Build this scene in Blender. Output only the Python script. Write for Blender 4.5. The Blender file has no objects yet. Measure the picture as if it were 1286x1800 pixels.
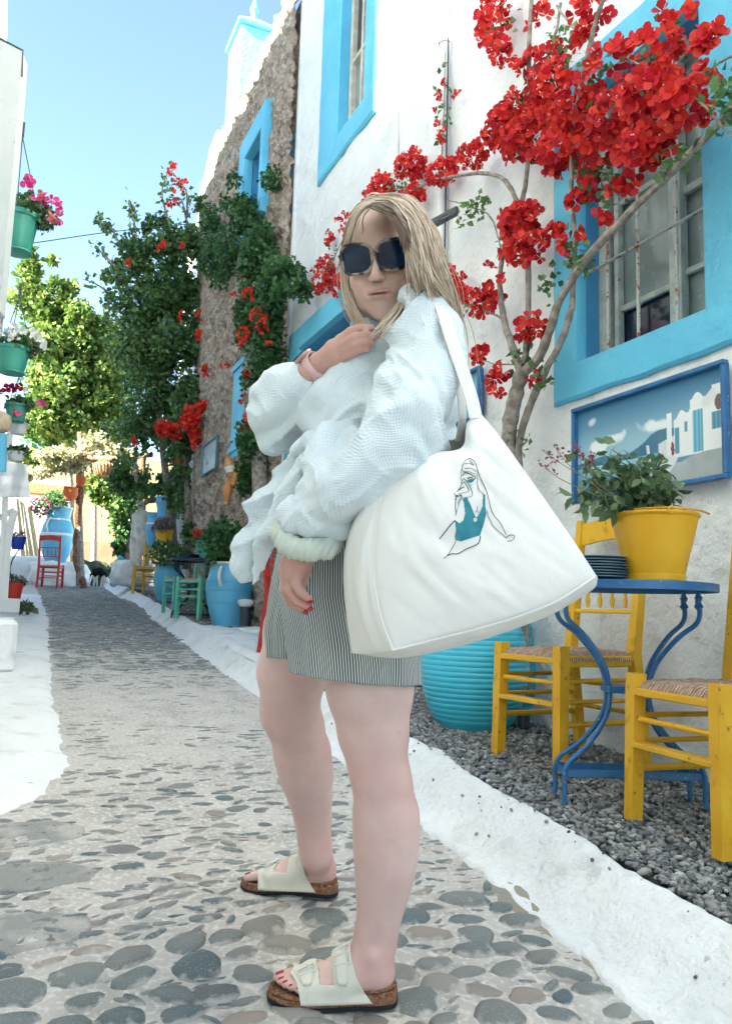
import bpy, bmesh, math, random
import numpy as np
from mathutils import Vector, Matrix, noise
S = bpy.context.scene
COL = S.collection
rnd = random.Random(7)
rng = np.random.default_rng(7)
# ------------------------------------------------------------------ camera
F_, CX_, CY_ = 1400.0, 643.0, 900.0
A_, P_, RHO_ = 0.42175, 0.12440, 0.03
CAM = np.array([0.0, 0.0, 0.92])
fw = np.array([math.sin(A_)*math.cos(P_), math.cos(A_)*math.cos(P_), math.sin(P_)])
r0 = np.array([math.cos(A_), -math.sin(A_), 0.0]); u0 = np.cross(r0, fw)
rt = r0*math.cos(RHO_) + u0*math.sin(RHO_); up = u0*math.cos(RHO_) - r0*math.sin(RHO_)
cd = bpy.data.cameras.new('camera'); cam = bpy.data.objects.new('camera', cd); COL.objects.link(cam)
cam.matrix_world = Matrix(((rt[0], up[0], -fw[0], CAM[0]), (rt[1], up[1], -fw[1], CAM[1]), (rt[2], up[2], -fw[2], CAM[2]), (0, 0, 0, 1)))
cd.sensor_fit = 'VERTICAL'; cd.sensor_height = 24.0; cd.lens = 24.0*F_/1800.0
cd.clip_start = 0.05; cd.clip_end = 3000
S.camera = cam
# ------------------------------------------------------------------ light
SUN_D = Vector((-1.0, -0.22, 0.72)).normalized()     # towards the sun
w = bpy.data.worlds.new('World'); S.world = w; w.use_nodes = True
nt = w.node_tree; nt.nodes.clear()
sky = nt.nodes.new('ShaderNodeTexSky'); sky.sky_type = 'NISHITA'; sky.sun_disc = False
sky.sun_elevation = math.asin(SUN_D.z); sky.sun_rotation = math.atan2(SUN_D.x, SUN_D.y)
sky.air_density = 0.6; sky.dust_density = 0.0; sky.ozone_density = 1.0
bg = nt.nodes.new('ShaderNodeBackground'); bg.inputs['Strength'].default_value = 0.078
wo = nt.nodes.new('ShaderNodeOutputWorld')
nt.links.new(sky.outputs[0], bg.inputs[0]); nt.links.new(bg.outputs[0], wo.inputs[0])
sl = bpy.data.lights.new('sun', 'SUN'); sl.energy = 4.8; sl.angle = math.radians(0.5); sl.color = (1.0, 0.95, 0.86)
so = bpy.data.objects.new('sun', sl); COL.objects.link(so); so.rotation_euler = SUN_D.to_track_quat('Z', 'Y').to_euler()
vs = S.view_settings
vs.view_transform = 'Standard'; vs.look = 'None'; vs.gamma = 1.0; vs.use_curve_mapping = False; vs.exposure = 3.38
vs.use_white_balance = True; vs.white_balance_temperature = 7250; vs.white_balance_tint = 2
S.cycles.max_bounces = 8; S.cycles.diffuse_bounces = 5; S.cycles.transparent_max_bounces = 8
# ------------------------------------------------------------------ helpers
def ray(px, py): return fw + rt*(px-CX_)/F_ - up*(py-CY_)/F_
def at(px, py, d): return CAM + d*ray(px, py)            # a measured point d metres in front of the lens
def onX(px, py, X):
    v = ray(px, py); return CAM + v*(X/v[0])
def onY(px, py, Y):
    v = ray(px, py); return CAM + v*(Y/v[1])
def gp(px, py, h=0.0):
    v = ray(px, py); t = (h-0.92)/(v[2]-0.07*v[1]); return CAM + t*v
def interp(x, tab): return np.interp(x, [a for a, b in tab], [b for a, b in tab])
XR = [(-30, 1.25), (1.3, 1.30), (1.8, 1.35), (2.5, 1.41), (3.5, 1.47), (5, 1.55), (8, 1.66), (11.8, 1.80), (17.6, 1.95), (40, 2.2)]
XO = [(-30, 1.52), (1.37, 1.55), (1.98, 1.58), (2.44, 1.62), (3.2, 1.69), (5, 1.74), (8, 1.86), (11.8, 2.0), (17.6, 2.15), (40, 2.4)]
XL = [(-30, -0.6), (2.55, -0.6), (3.0, 0.05), (3.16, .16), (3.33, .23), (3.65, .30), (4.2, .31), (4.74, .30), (6.2, .35), (10, .51), (14, .58), (40, .7)]
def gz(x, y):
    x = np.asarray(x, float); y = np.asarray(y, float)
    base = 0.07*np.clip(y, -8, 18.3) - 0.05*np.clip(y-19.5, 0, 14)
    t = np.clip((x-interp(y, XR))/(interp(y, XO)-interp(y, XR)), 0, 1)
    return base + 0.14*t*t*(3-2*t)
def gzf(x, y): return float(gz(x, y))
def fbm(V, s, seed=0.0, octv=3):
    out = np.empty(len(V))
    for i, v in enumerate(V):
        p = Vector((v[0]*s+seed, v[1]*s+seed*.7, v[2]*s-seed)); out[i] = noise.fractal(p, 1.0, 2.0, octv)
    return out
def vnoise(V, s, seed=0):
    """cheap smooth value noise for big numpy arrays"""
    P = np.asarray(V)*s + seed*17.31 + 1000.0
    I = np.floor(P).astype(np.int64); f = P-I; f = f*f*(3-2*f)
    def h(i, j, k):
        n = (i*73856093) ^ (j*19349663) ^ (k*83492791) ^ (seed*2654435)
        n = (n ^ (n >> 13))*1274126177; n = n ^ (n >> 16)
        return (n & 0xffff)/32767.5-1.0
    r = 0
    for a in (0, 1):
        for b in (0, 1):
            for c in (0, 1):
                r = r + h(I[:, 0]+a, I[:, 1]+b, I[:, 2]+c)*(f[:, 0] if a else 1-f[:, 0])*(f[:, 1] if b else 1-f[:, 1])*(f[:, 2] if c else 1-f[:, 2])
    return r
def vfbm(V, s, seed=0, o=3):
    r = 0; a = 1.0
    for i in range(o): r = r + a*vnoise(V, s*2**i, seed+i); a *= .5
    return r
def mesh(name, V, Fs, mat=None, smooth=False, col=None, uv=None, attr=None):
    V = np.asarray(V, np.float32)
    me = bpy.data.meshes.new(name)
    if isinstance(Fs, np.ndarray):
        k = Fs.shape[1]; n = len(Fs)
        me.vertices.add(len(V)); me.vertices.foreach_set('co', V.ravel())
        me.loops.add(n*k); me.loops.foreach_set('vertex_index', Fs.astype(np.int32).ravel())
        me.polygons.add(n); me.polygons.foreach_set('loop_start', np.arange(0, n*k, k, dtype=np.int32)); me.polygons.foreach_set('loop_total', np.full(n, k, np.int32))
        me.update(calc_edges=True); me.validate()
    else:
        me.from_pydata(V.tolist(), [], Fs); me.update()
    if smooth: me.polygons.foreach_set('use_smooth', np.ones(len(me.polygons), bool))
    if col is not None:
        c = np.ones((len(V), 4), np.float32); c[:, :3] = col
        a = me.color_attributes.new('Col', 'FLOAT_COLOR', 'POINT'); a.data.foreach_set('color', c.ravel())
    if attr is not None:
        for kx, vv in attr.items():
            a = me.attributes.new(kx, 'FLOAT', 'POINT'); a.data.foreach_set('value', np.asarray(vv, np.float32))
    if mat is not None: me.materials.append(mat)
    return me
def link(name, me, parent=None, kind=None):
    o = bpy.data.objects.new(name, me); COL.objects.link(o)
    if parent is not None:
        o.parent = parent; o.matrix_parent_inverse = chain_inv(parent)
    if kind: o['kind'] = kind
    return o
def chain_inv(p):
    M_ = Matrix.Identity(4); q = p
    while q is not None:
        M_ = (q.matrix_parent_inverse @ q.matrix_basis if q.parent else q.matrix_basis) @ M_; q = q.parent
    return M_.inverted()
def thing(name, loc, label, cat, group=None, rz=0.0):
    o = bpy.data.objects.new(name, None); COL.objects.link(o); o.empty_display_size = .05
    o.location = Vector([float(a) for a in loc]); o.rotation_euler = (0, 0, rz); tag(o, label, cat, group); return o
def tag(o, label, cat, group=None):
    o['label'] = label; o['category'] = cat
    if group: o['group'] = group
    return o
class MB:
    def __init__(s): s.v = []; s.f = []; s.c = []; s.cc = (1, 1, 1)
    def add(s, V, Fs):
        n = len(s.v); s.v.extend([tuple(map(float, q)) for q in V]); s.f.extend([tuple(i+n for i in f) for f in Fs]); s.c.extend([s.cc]*len(V)); return s
    def box(s, c, size, R=None, bev=0.0, taper=1.0):
        hx, hy, hz = [q/2 for q in size]
        if bev <= 0:
            P = [(x, y, z) for z in (-hz, hz) for y in (-hy, hy) for x in (-hx, hx)]
            P = [(x*(taper if z > 0 else 1), y*(taper if z > 0 else 1), z) for x, y, z in P]
            Fs = [(0, 2, 3, 1), (4, 5, 7, 6), (0, 1, 5, 4), (2, 6, 7, 3), (0, 4, 6, 2), (1, 3, 7, 5)]
        else:
            b = min(bev, hx*.9, hy*.9, hz*.9); P = []; Fs = []
            prof = [(-hz, b), (-hz+b, 0), (hz-b, 0), (hz, b)]
            for z, q in prof:
                X, Y = hx-q, hy-q; e = b if q == 0 else b*.3
                for (x, y) in ((-X+e, -Y), (X-e, -Y), (X, -Y+e), (X, Y-e), (X-e, Y), (-X+e, Y), (-X, Y-e), (-X, -Y+e)): P.append((x, y, z))
            for k in range(3):
                for i in range(8): j = (i+1) % 8; Fs.append((k*8+i, k*8+j, k*8+8+j, k*8+8+i))
            Fs.append(tuple(range(7, -1, -1))); Fs.append(tuple(range(24, 32)))
        c = Vector([float(q) for q in c])
        V = [((R @ Vector(p)) if R is not None else Vector(p))+c for p in P]
        return s.add(V, Fs)
    def bar(s, a, b, wx, wy, upv=(0, 0, 1), bev=0.0, wx2=None, wy2=None):
        a = Vector([float(q) for q in a]); b = Vector([float(q) for q in b]); z = (b-a); L = z.length; z.normalize()
        x = Vector(upv).cross(z)
        if x.length < 1e-4: x = Vector((1, 0, 0)).cross(z)
        x.normalize(); y = z.cross(x); R = Matrix((x, y, z)).transposed()
        if wx2 is None: return s.box((a+b)/2, (wx, wy, L), R, bev)
        P = [];
        for k, (p, ax, ay) in enumerate(((a, wx, wy), (b, wx2, wy2))):
            for sx, sy in ((-1, -1), (1, -1), (1, 1), (-1, 1)): P.append(p+x*sx*ax/2+y*sy*ay/2)
        return s.add(P, [(3, 2, 1, 0), (4, 5, 6, 7), (0, 1, 5, 4), (1, 2, 6, 5), (2, 3, 7, 6), (3, 0, 4, 7)])
    def tube(s, pts, r, n=8, cap=True, flat=1.0):
        pts = [Vector([float(q) for q in p]) for p in pts]; m = len(pts)
        if not hasattr(r, '__len__'): r = [r]*m
        V = []; Fs = []; x = None
        for i, p in enumerate(pts):
            t = (pts[min(i+1, m-1)]-pts[max(i-1, 0)])
            if t.length < 1e-9: t = Vector((0, 0, 1))
            t.normalize()
            if x is None:
                x = t.orthogonal().normalized()
            else:
                x = x-t*x.dot(t)
                x = x.normalized() if x.length > 1e-6 else t.orthogonal().normalized()
            y = t.cross(x)
            for k in range(n):
                a = 2*math.pi*k/n; V.append(p+x*math.cos(a)*r[i]+y*math.sin(a)*r[i]*flat)
        for i in range(m-1):
            for k in range(n):
                l = (k+1) % n; Fs.append((i*n+k, i*n+l, (i+1)*n+l, (i+1)*n+k))
        if cap: Fs.append(tuple(range(n-1, -1, -1))); Fs.append(tuple(range((m-1)*n, m*n)))
        return s.add(V, Fs)
    def lathe(s, prof, c, n=32, R=None, wob=0.0):
        c = Vector([float(q) for q in c]); V = []; Fs = []
        for i, (r, z) in enumerate(prof):
            for k in range(n):
                a = 2*math.pi*k/n; q = 1+wob*math.sin(3*a+z*9)
                p = Vector((math.cos(a)*r*q, math.sin(a)*r*q, z)); V.append((R @ p if R is not None else p)+c)
        for i in range(len(prof)-1):
            for k in range(n):
                l = (k+1) % n; Fs.append((i*n+k, i*n+l, (i+1)*n+l, (i+1)*n+k))
        if prof[0][0] > 1e-4: Fs.append(tuple(range(n-1, -1, -1)))
        if prof[-1][0] > 1e-4: Fs.append(tuple(range((len(prof)-1)*n, len(prof)*n)))
        return s.add(V, Fs)
    def build(s, name, mat, parent=None, smooth=False, kind=None, base=None):
        V = np.array(s.v)
        if base is not None: V = V-np.array(base)
        me = mesh(name, V, s.f, mat, False, np.array(s.c) if any(c != (1, 1, 1) for c in s.c) else None)
        if smooth:
            me.polygons.foreach_set('use_smooth', np.ones(len(me.polygons), bool))
            try: me.set_sharp_from_angle(angle=math.radians(40))
            except Exception: pass
        o = link(name, me, parent, kind)
        if base is not None: o.location = Vector(base)
        return o
def bez(pts, n=24):
    """Catmull-Rom through the points"""
    P = [np.array(p, float) for p in pts]; P = [2*P[0]-P[1]]+P+[2*P[-1]-P[-2]]; out = []
    seg = len(P)-3; per = max(2, n//seg)
    for i in range(seg):
        for k in range(per):
            t = k/per; a, b, c, d = P[i:i+4]
            out.append(.5*((2*b)+(-a+c)*t+(2*a-5*b+4*c-d)*t*t+(-a+3*b-3*c+d)*t**3))
    out.append(P[-2]); return out
# materials ---------------------------------------------------------
def M(name, color, rough=.6, spec=.5, var=None, bump=None, metal=0.0, isl=None, objr=None, transl=0.0, coat=0.0, vcol=False, sheen=0.0, fine=None, alpha=None, trans=0.0, ss=0.0, wear=None):
    """var=(scale, color2, lo, hi) noise mix; bump=[(scale, strength, distance)..]; isl=ramp colours picked per island; objr=per object; wear=(scale,color,lo,hi)"""
    m = bpy.data.materials.new(name); m.use_nodes = True; t = m.node_tree; N = t.nodes; L = t.links
    b = N['Principled BSDF']; b.inputs['Roughness'].default_value = rough; b.inputs['Specular IOR Level'].default_value = spec
    b.inputs['Metallic'].default_value = metal; b.inputs['Coat Weight'].default_value = coat; b.inputs['Sheen Weight'].default_value = sheen
    b.inputs['Transmission Weight'].default_value = trans
    if ss: b.inputs['Subsurface Weight'].default_value = ss; b.inputs['Subsurface Radius'].default_value = (.012, .005, .003); b.inputs['Subsurface Scale'].default_value = 1.0
    tc = N.new('ShaderNodeTexCoord'); co = tc.outputs['Object']
    src = None
    if isl or objr:
        cols = isl or objr
        geo = N.new('ShaderNodeNewGeometry'); oi = N.new('ShaderNodeObjectInfo'); ad = N.new('ShaderNodeMath'); ad.operation = 'ADD'
        L.new(geo.outputs['Random Per Island'], ad.inputs[0]); L.new(oi.outputs['Random'], ad.inputs[1])
        fr = N.new('ShaderNodeMath'); fr.operation = 'FRACT'; L.new(ad.outputs[0], fr.inputs[0])
        cr = N.new('ShaderNodeValToRGB'); cr.color_ramp.interpolation = 'LINEAR'; e = cr.color_ramp.elements
        while len(e) < len(cols): e.new(0.5)
        for i, c in enumerate(cols): e[i].position = i/(len(cols)-1); e[i].color = (*c, 1)
        L.new(fr.outputs[0], cr.inputs[0]); src = cr.outputs[0]
    elif vcol:
        vc = N.new('ShaderNodeVertexColor'); vc.layer_name = 'Col'; src = vc.outputs[0]
        mx = N.new('ShaderNodeMix'); mx.data_type = 'RGBA'; mx.blend_type = 'MULTIPLY'; mx.inputs[0].default_value = 1
        L.new(src, mx.inputs[6]); mx.inputs[7].default_value = (*color, 1); src = mx.outputs[2]
    def mixin(src, sc, c2, lo, hi, det=4):
        n = N.new('ShaderNodeTexNoise'); n.inputs['Scale'].default_value = sc; n.inputs['Detail'].default_value = det; L.new(co, n.inputs['Vector'])
        mr = N.new('ShaderNodeMapRange'); mr.inputs[1].default_value = lo; mr.inputs[2].default_value = hi; L.new(n.outputs[0], mr.inputs[0])
        mx = N.new('ShaderNodeMix'); mx.data_type = 'RGBA'; L.new(mr.outputs[0], mx.inputs[0])
        if src is None: mx.inputs[6].default_value = (*color, 1)
        else: L.new(src, mx.inputs[6])
        mx.inputs[7].default_value = (*c2, 1); return mx.outputs[2]
    for q in ([var] if isinstance(var, tuple) else (var or [])): src = mixin(src, *q)
    if wear: src = mixin(src, *wear)
    if src is None: b.inputs['Base Color'].default_value = (*color, 1)
    else: L.new(src, b.inputs['Base Color'])
    prev = None
    for q in (bump or []):
        sc, st, di = q[:3]; typ = q[3] if len(q) > 3 else 'noise'
        if typ == 'noise':
            n = N.new('ShaderNodeTexNoise'); n.inputs['Scale'].default_value = sc; n.inputs['Detail'].default_value = 5; o_ = n.outputs[0]; L.new(co, n.inputs['Vector'])
        elif typ == 'voro':
            n = N.new('ShaderNodeTexVoronoi'); n.inputs['Scale'].default_value = sc; o_ = n.outputs[0]; L.new(co, n.inputs['Vector'])
        else:
            n = N.new('ShaderNodeTexWave'); n.inputs['Scale'].default_value = sc; n.bands_direction = typ; n.inputs['Distortion'].default_value = q[4] if len(q) > 4 else 3; n.inputs['Detail'].default_value = 2; o_ = n.outputs[1]; L.new(co, n.inputs['Vector'])
        bp = N.new('ShaderNodeBump'); bp.inputs['Strength'].default_value = st; bp.inputs['Distance'].default_value = di; L.new(o_, bp.inputs['Height'])
        if prev is not None: L.new(prev, bp.inputs['Normal'])
        prev = bp.outputs[0]
    if prev is not None: L.new(prev, b.inputs['Normal'])
    if transl > 0:
        tr = N.new('ShaderNodeBsdfTranslucent'); ms = N.new('ShaderNodeMixShader'); ms.inputs[0].default_value = transl
        if src is None: tr.inputs[0].default_value = (*color, 1)
        else: L.new(src, tr.inputs[0])
        L.new(b.outputs[0], ms.inputs[1]); L.new(tr.outputs[0], ms.inputs[2]); L.new(ms.outputs[0], N['Material Output'].inputs[0])
    return m
# palette -----------------------------------------------------------
WHITE = M('whitewash', (.76, .77, .765), .85, .2, var=[(1.7, (.66, .68, .69), .42, .72), (9, (.60, .61, .60), .60, .82)], wear=(28, (.50, .48, .45), .70, .80), bump=[(2.5, .8, .05), (9, .9, .03), (32, .6, .010), (110, .35, .003)])
WHITEF = M('whitewash_floor', (.79, .80, .795), .8, .2, var=[(2.5, (.69, .71, .71), .45, .70), (7, (.56, .56, .54), .58, .78), (26, (.36, .34, .31), .68, .76)], bump=[(4, .9, .05), (14, .9, .025), (50, .6, .008), (140, .4, .002)])
BLUEP = M('sky_blue_paint', (.10, .46, .66), .55, .4, var=(2.2, (.14, .54, .74), .4, .7), bump=[(9, .5, .02), (30, .55, .010), (90, .2, .003)])
BLUED = M('blue_gloss_paint', (.012, .105, .27), .4, .5, var=(9, (.02, .16, .36), .4, .7), bump=[(40, .3, .003)], wear=(45, (.20, .28, .32), .64, .70))
YEL = M('yellow_wood_paint', (.66, .35, .015), .45, .4, var=[(5, (.76, .44, .03), .35, .65), (18, (.52, .26, .012), .58, .78)], bump=[(50, .4, .002), (9, .4, .006)], wear=(35, (.28, .14, .03), .66, .72))
TURQ = M('turquoise_glaze', (.04, .47, .64), .35, .5, var=(3, (.06, .54, .70), .4, .65), bump=[(25, .15, .004)], wear=(22, (.30, .60, .68), .72, .80))
JARB = M('jar_blue_paint', (.09, .40, .62), .4, .45, var=(4, (.12, .45, .66), .4, .65), bump=[(18, .15, .006)])
GREENP = M('green_plastic', (.03, .26, .20), .4, .5, var=(5, (.04, .30, .23), .4, .6))
MINT = M('mint_paint', (.12, .50, .36), .5, .4, var=(8, (.16, .56, .42), .4, .6), bump=[(40, .2, .002)])
REDP = M('red_paint', (.48, .03, .025), .45, .4, var=(8, (.38, .02, .02), .4, .7))
RUSH = M('rush_seat', (.52, .34, .23), .8, .2, var=(60, (.72, .54, .42), .4, .62), bump=[(90, .8, .004)])
BARK = M('grey_bark', (.20, .17, .145), .9, .2, var=(24, (.36, .32, .285), .4, .65), bump=[(30, .8, .01), (120, .4, .003)])
IRON = M('dark_iron', (.03, .04, .05), .5, .5)
WOODB = M('brown_wood', (.12, .065, .04), .8, .2, var=(20, (.22, .13, .08), .4, .6), bump=[(30, .5, .005)])
WHITEP = M('white_paint', (.68, .70, .70), .5, .4, var=(6, (.66, .69, .70), .5, .75), bump=[(30, .15, .003)])
CREAMW = M('cream_wall', (.36, .27, .16), .85, .2, var=(1.5, (.42, .32, .20), .4, .7), bump=[(10, .4, .01)])
TERRA = M('terracotta', (.55, .12, .04), .7, .3, var=(8, (.62, .18, .07), .4, .7))
LEAFD = M('leaf_dark', (.03, .08, .03), .45, .4, isl=[(.03, .09, .03), (.09, .19, .06), (.16, .27, .08), (.05, .13, .05)], transl=.25)
LEAFG = M('leaf_fresh', (.05, .14, .04), .45, .4, isl=[(.03, .10, .035), (.05, .15, .05), (.09, .20, .06), (.03, .09, .035)], transl=.3)
LEAFY = M('leaf_yellow', (.2, .2, .04), .5, .4, isl=[(.035, .09, .02), (.12, .20, .04), (.24, .30, .07), (.05, .12, .025), (.09, .17, .035)], transl=.35)
LEAFC = M('leaf_cream', (.3, .28, .14), .6, .3, isl=[(.16, .19, .08), (.52, .48, .30), (.70, .64, .44), (.10, .13, .05), (.60, .55, .36)], transl=.3)
LEAFO = M('leaf_grey', (.1, .13, .08), .6, .3, isl=[(.07, .11, .06), (.12, .16, .10), (.18, .19, .12), (.09, .12, .07)], transl=.2)
REDF = M('red_bract', (.7, .02, .02), .55, .3, isl=[(.48, .008, .014), (.70, .024, .020), (.82, .075, .05), (.64, .014, .04), (.30, .005, .012), (.76, .04, .03)], transl=.35)
PINKF = M('pink_petal', (.7, .05, .25), .55, .3, isl=[(.55, .02, .15), (.75, .10, .30), (.6, .04, .22)], transl=.35)
WHTF = M('white_petal', (.75, .75, .72), .55, .3, transl=.25)
REDG = M('geranium_red', (.75, .03, .02), .55, .3, isl=[(.65, .02, .01), (.8, .06, .03)], transl=.3)
# leaves --------------------------------------------------------------
LEAF_V = np.array([(0, 0, 0), (-.36, .45, .10), (0, 1.0, -.06), (.36, .45, .10), (0, .5, 0)]); LEAF_F = np.array([(0, 4, 1), (1, 4, 2), (0, 3, 4), (4, 3, 2)])
def rand_rots(n, dirs=None, spread=1.0):
    """rotation matrices whose y axis points near dirs"""
    y = rng.normal(size=(n, 3))*spread
    if dirs is not None: y = y+np.asarray(dirs)
    y /= np.linalg.norm(y, axis=1)[:, None]+1e-9
    z = rng.normal(size=(n, 3)); z -= y*np.sum(z*y, 1)[:, None]; z /= np.linalg.norm(z, axis=1)[:, None]+1e-9
    x = np.cross(y, z); return np.stack([x, y, z], axis=2)
def scat(P, R, sc, V=LEAF_V, Fa=LEAF_F):
    n = len(P); k = len(V); sc = np.broadcast_to(np.asarray(sc, float).reshape(-1, 1, 1), (n, 1, 1))
    W_ = np.einsum('nij,kj->nki', R, V)*sc+P[:, None, :]
    Fn = (Fa[None]+(np.arange(n)*k)[:, None, None]).reshape(-1, Fa.shape[1]); return W_.reshape(-1, 3), Fn
def leaves(name, P, size, mat, parent=None, dirs=None, spread=1.0, kind=None, V=LEAF_V, Fa=LEAF_F):
    P = np.asarray(P, float); n = len(P); sc = size*rng.uniform(.65, 1.3, n)
    Vv, Ff = scat(P, rand_rots(n, dirs, spread), sc, V, Fa)
    return link(name, mesh(name, Vv, Ff, mat), parent, kind)
def clump_pts(c, r, n, shell=.55):
    d = rng.normal(size=(n, 3)); d /= np.linalg.norm(d, axis=1)[:, None]
    q = (shell+(1-shell)*rng.random(n))[:, None]**.6; return np.asarray(c)+d*q*np.asarray(r)
# ================================================================== ground, path, borders, gravel
def sheet(name, xs, ys, zf, mat, kind='structure', smooth=True, skip=None):
    X, Y = np.meshgrid(xs, ys); Z = zf(X, Y); V = np.stack([X, Y, Z], -1).reshape(-1, 3); nx, ny = len(xs), len(ys)
    i = np.arange(nx-1)[None]+np.arange(ny-1)[:, None]*nx; Fq = np.stack([i, i+1, i+1+nx, i+nx], -1).reshape(-1, 4)
    if skip is not None: Fq = Fq[~skip(V[Fq].mean(1))]
    return link(name, mesh(name, V, Fq, mat, smooth), None, kind)
def strip(name, ys, xa, xb, nx, zf, mat, parent=None, kind='structure'):
    """sheet between two curves xa(y), xb(y)"""
    t = np.linspace(0, 1, nx); A = xa(ys)[:, None]; B = xb(ys)[:, None]; X = A+(B-A)*t; Y = np.repeat(ys[:, None], nx, 1)
    Z = zf(X, Y, t[None]+0*X); V = np.stack([X, Y, Z], -1).reshape(-1, 3)
    i = np.arange(nx-1)[None]+np.arange(len(ys)-1)[:, None]*nx; Fq = np.stack([i, i+1, i+1+nx, i+nx], -1).reshape(-1, 4)
    return link(name, mesh(name, V, Fq, mat, True), parent, kind)
def n2(X, Y, s, seed=0, o=3):
    V = np.stack([X.ravel(), Y.ravel(), 0*X.ravel()], -1); return vfbm(V, s, seed, o).reshape(X.shape)
DUST = M('dusty_ground', (.34, .31, .27), .95, .1, var=(1.5, (.26, .24, .20), .4, .7), bump=[(8, .4, .02)])
gx = np.concatenate([[-900, -300, -100, -40, -15, -6], np.arange(-3, 6.01, .5), [8, 12, 20, 50, 150, 400, 900]])
gy = np.concatenate([[-900, -300, -100, -40, -20], np.arange(-10, 36, 1.0), [45, 70, 150, 400, 900]])
ground = sheet('ground', gx, gy, lambda X, Y: gz(X, Y)-.06, DUST)
MORTAR = M('path_mortar', (.50, .475, .445), .92, .15, var=[(6, (.39, .37, .345), .42, .68), (60, (.60, .58, .555), .50, .64), (25, (.27, .265, .25), .60, .72)], bump=[(18, .6, .012), (70, .6, .005), (200, .4, .002)])
ys = np.concatenate([np.arange(-1.5, .7, .05), np.arange(.7, 3.6, .018), np.arange(3.6, 8, .04), np.arange(8, 19.6, .1)])
path = strip('cobbled_path', ys, lambda y: 0*y-1.3, lambda y: interp(y, XR)+.06, 140,
             lambda X, Y, t: gz(np.minimum(X, interp(Y, XR)), Y)+.006*n2(X, Y, 9, 3)+.0035*n2(X, Y, 32, 5, 2), MORTAR)
# cobbles: each stone is a buried dome
def dome(seed):
    r_ = random.Random(seed); n = 12; V = []; ph = [r_.uniform(0, 6.28) for _ in range(4)]; e = r_.uniform(.55, .85)
    def rad(a): return 1+.10*math.sin(2*a+ph[0])+.07*math.sin(3*a+ph[1])+.04*math.sin(5*a+ph[2])
    for q, z in ((1.0, -.25), (.97, .08), (.80, .26), (.45, .36)):
        for k in range(n): a = 2*math.pi*k/n; V.append((math.cos(a)*q*rad(a), math.sin(a)*q*rad(a)*e, z+.03*math.sin(a*2+ph[3])))
    V.append((0, 0, .385)); Fs = []
    for i in range(3):
        for k in range(n): l = (k+1) % n; Fs.append((i*n+k, i*n+l, (i+1)*n+l, (i+1)*n+k))
    for k in range(n): Fs.append((3*n+k, 3*n+(k+1) % n, 4*n))
    return V, Fs
COB = M('cobble_stone', (.2, .22, .22), .55, .45, isl=[(.10, .135, .15), (.19, .20, .195), (.075, .115, .13), (.27, .26, .24), (.14, .165, .17), (.33, .27, .23), (.095, .12, .13), (.22, .23, .22), (.12, .15, .16)],
        var=[(38, (.40, .40, .38), .60, .72)], wear=(14, (.34, .33, .31), .56, .78), bump=[(40, .35, .004), (160, .2, .001)])
def skirt(m):
    t = m.node_tree; N = t.nodes; L = t.links; b = N['Principled BSDF']; old = b.inputs['Base Color'].links[0].from_socket
    a = N.new('ShaderNodeAttribute'); a.attribute_name = 'top'; tc = N.new('ShaderNodeTexCoord'); g = N.new('ShaderNodeNewGeometry'); n = N.new('ShaderNodeTexNoise'); n.inputs['Scale'].default_value = 26; n.inputs['Detail'].default_value = 4; L.new(g.outputs['Position'], n.inputs[0])
    ma = N.new('ShaderNodeMath'); ma.operation = 'MULTIPLY_ADD'; ma.inputs[1].default_value = .95; ma.inputs[2].default_value = -.375; L.new(n.outputs[0], ma.inputs[0]); su = N.new('ShaderNodeMath'); su.operation = 'SUBTRACT'; L.new(ma.outputs[0], su.inputs[0]); L.new(a.outputs['Fac'], su.inputs[1])
    mr = N.new('ShaderNodeMapRange'); mr.inputs[1].default_value = -.10; mr.inputs[2].default_value = .06; L.new(su.outputs[0], mr.inputs[0]); mx = N.new('ShaderNodeMix'); mx.data_type = 'RGBA'; L.new(mr.outputs[0], mx.inputs[0]); L.new(old, mx.inputs[6]); mx.inputs[7].default_value = (.47, .445, .415, 1); L.new(mx.outputs[2], b.inputs['Base Color'])
skirt(COB); dmesh = []
for k in range(14):
    V, Fs = dome(50+k); dmesh.append(mesh('cobble', V, Fs, COB, True, None, None, {'top': [v[2] for v in V]}))
placed = []
def try_place(n, x0, x1, y0, y1, ra, rb, gap):
    out = []
    for _ in range(n):
        x = rnd.uniform(x0, x1); y = rnd.uniform(y0, y1); r = rnd.uniform(ra, rb)
        if x+r*.8 > interp(y, XR)-.0 or x-r*.8 < interp(y, XL): continue
        if any((x-a)**2+((y-b)*1.25)**2 < ((r+c)*gap)**2 for a, b, c in placed if abs(b-y) < .25): continue
        placed.append((x, y, r)); out.append((x, y, r))
    return out
near = try_place(9000, -.62, 1.34, .75, 2.0, .046, .075, .84)+try_place(5000, -.62, 1.34, .75, 2.35, .030, .045, .88)
near += try_place(5000, -.62, 1.34, .75, 2.35, .016, .028, .90)
def put_cobble(x, y, r, hgt, ang):
    o = link('cobble', rnd.choice(dmesh), path)
    o.location = (x, y, gzf(min(x, float(interp(y, XR))), y)-.004*r/.05); o.rotation_euler = (rnd.uniform(-.08, .08), rnd.uniform(-.08, .08), ang); o.scale = (r, r, hgt)
near.sort(key=lambda q: -q[2]/(q[1]+.5))
for x, y, r in near[:240]: put_cobble(x, y, r, r*rnd.uniform(.60, 1.0), rnd.gauss(0, .5))
mid = try_place(900, 0, 1.5, 2.3, 3.5, .03, .065, 1.0)
mid.sort(key=lambda q: -q[2]/q[1])
for x, y, r in mid[:58]: put_cobble(x, y, r, r*rnd.uniform(.28, .42), rnd.gauss(0, .4))
rest = near[240:]+mid[58:]
P = []; Rm = []; Sc = []
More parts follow.
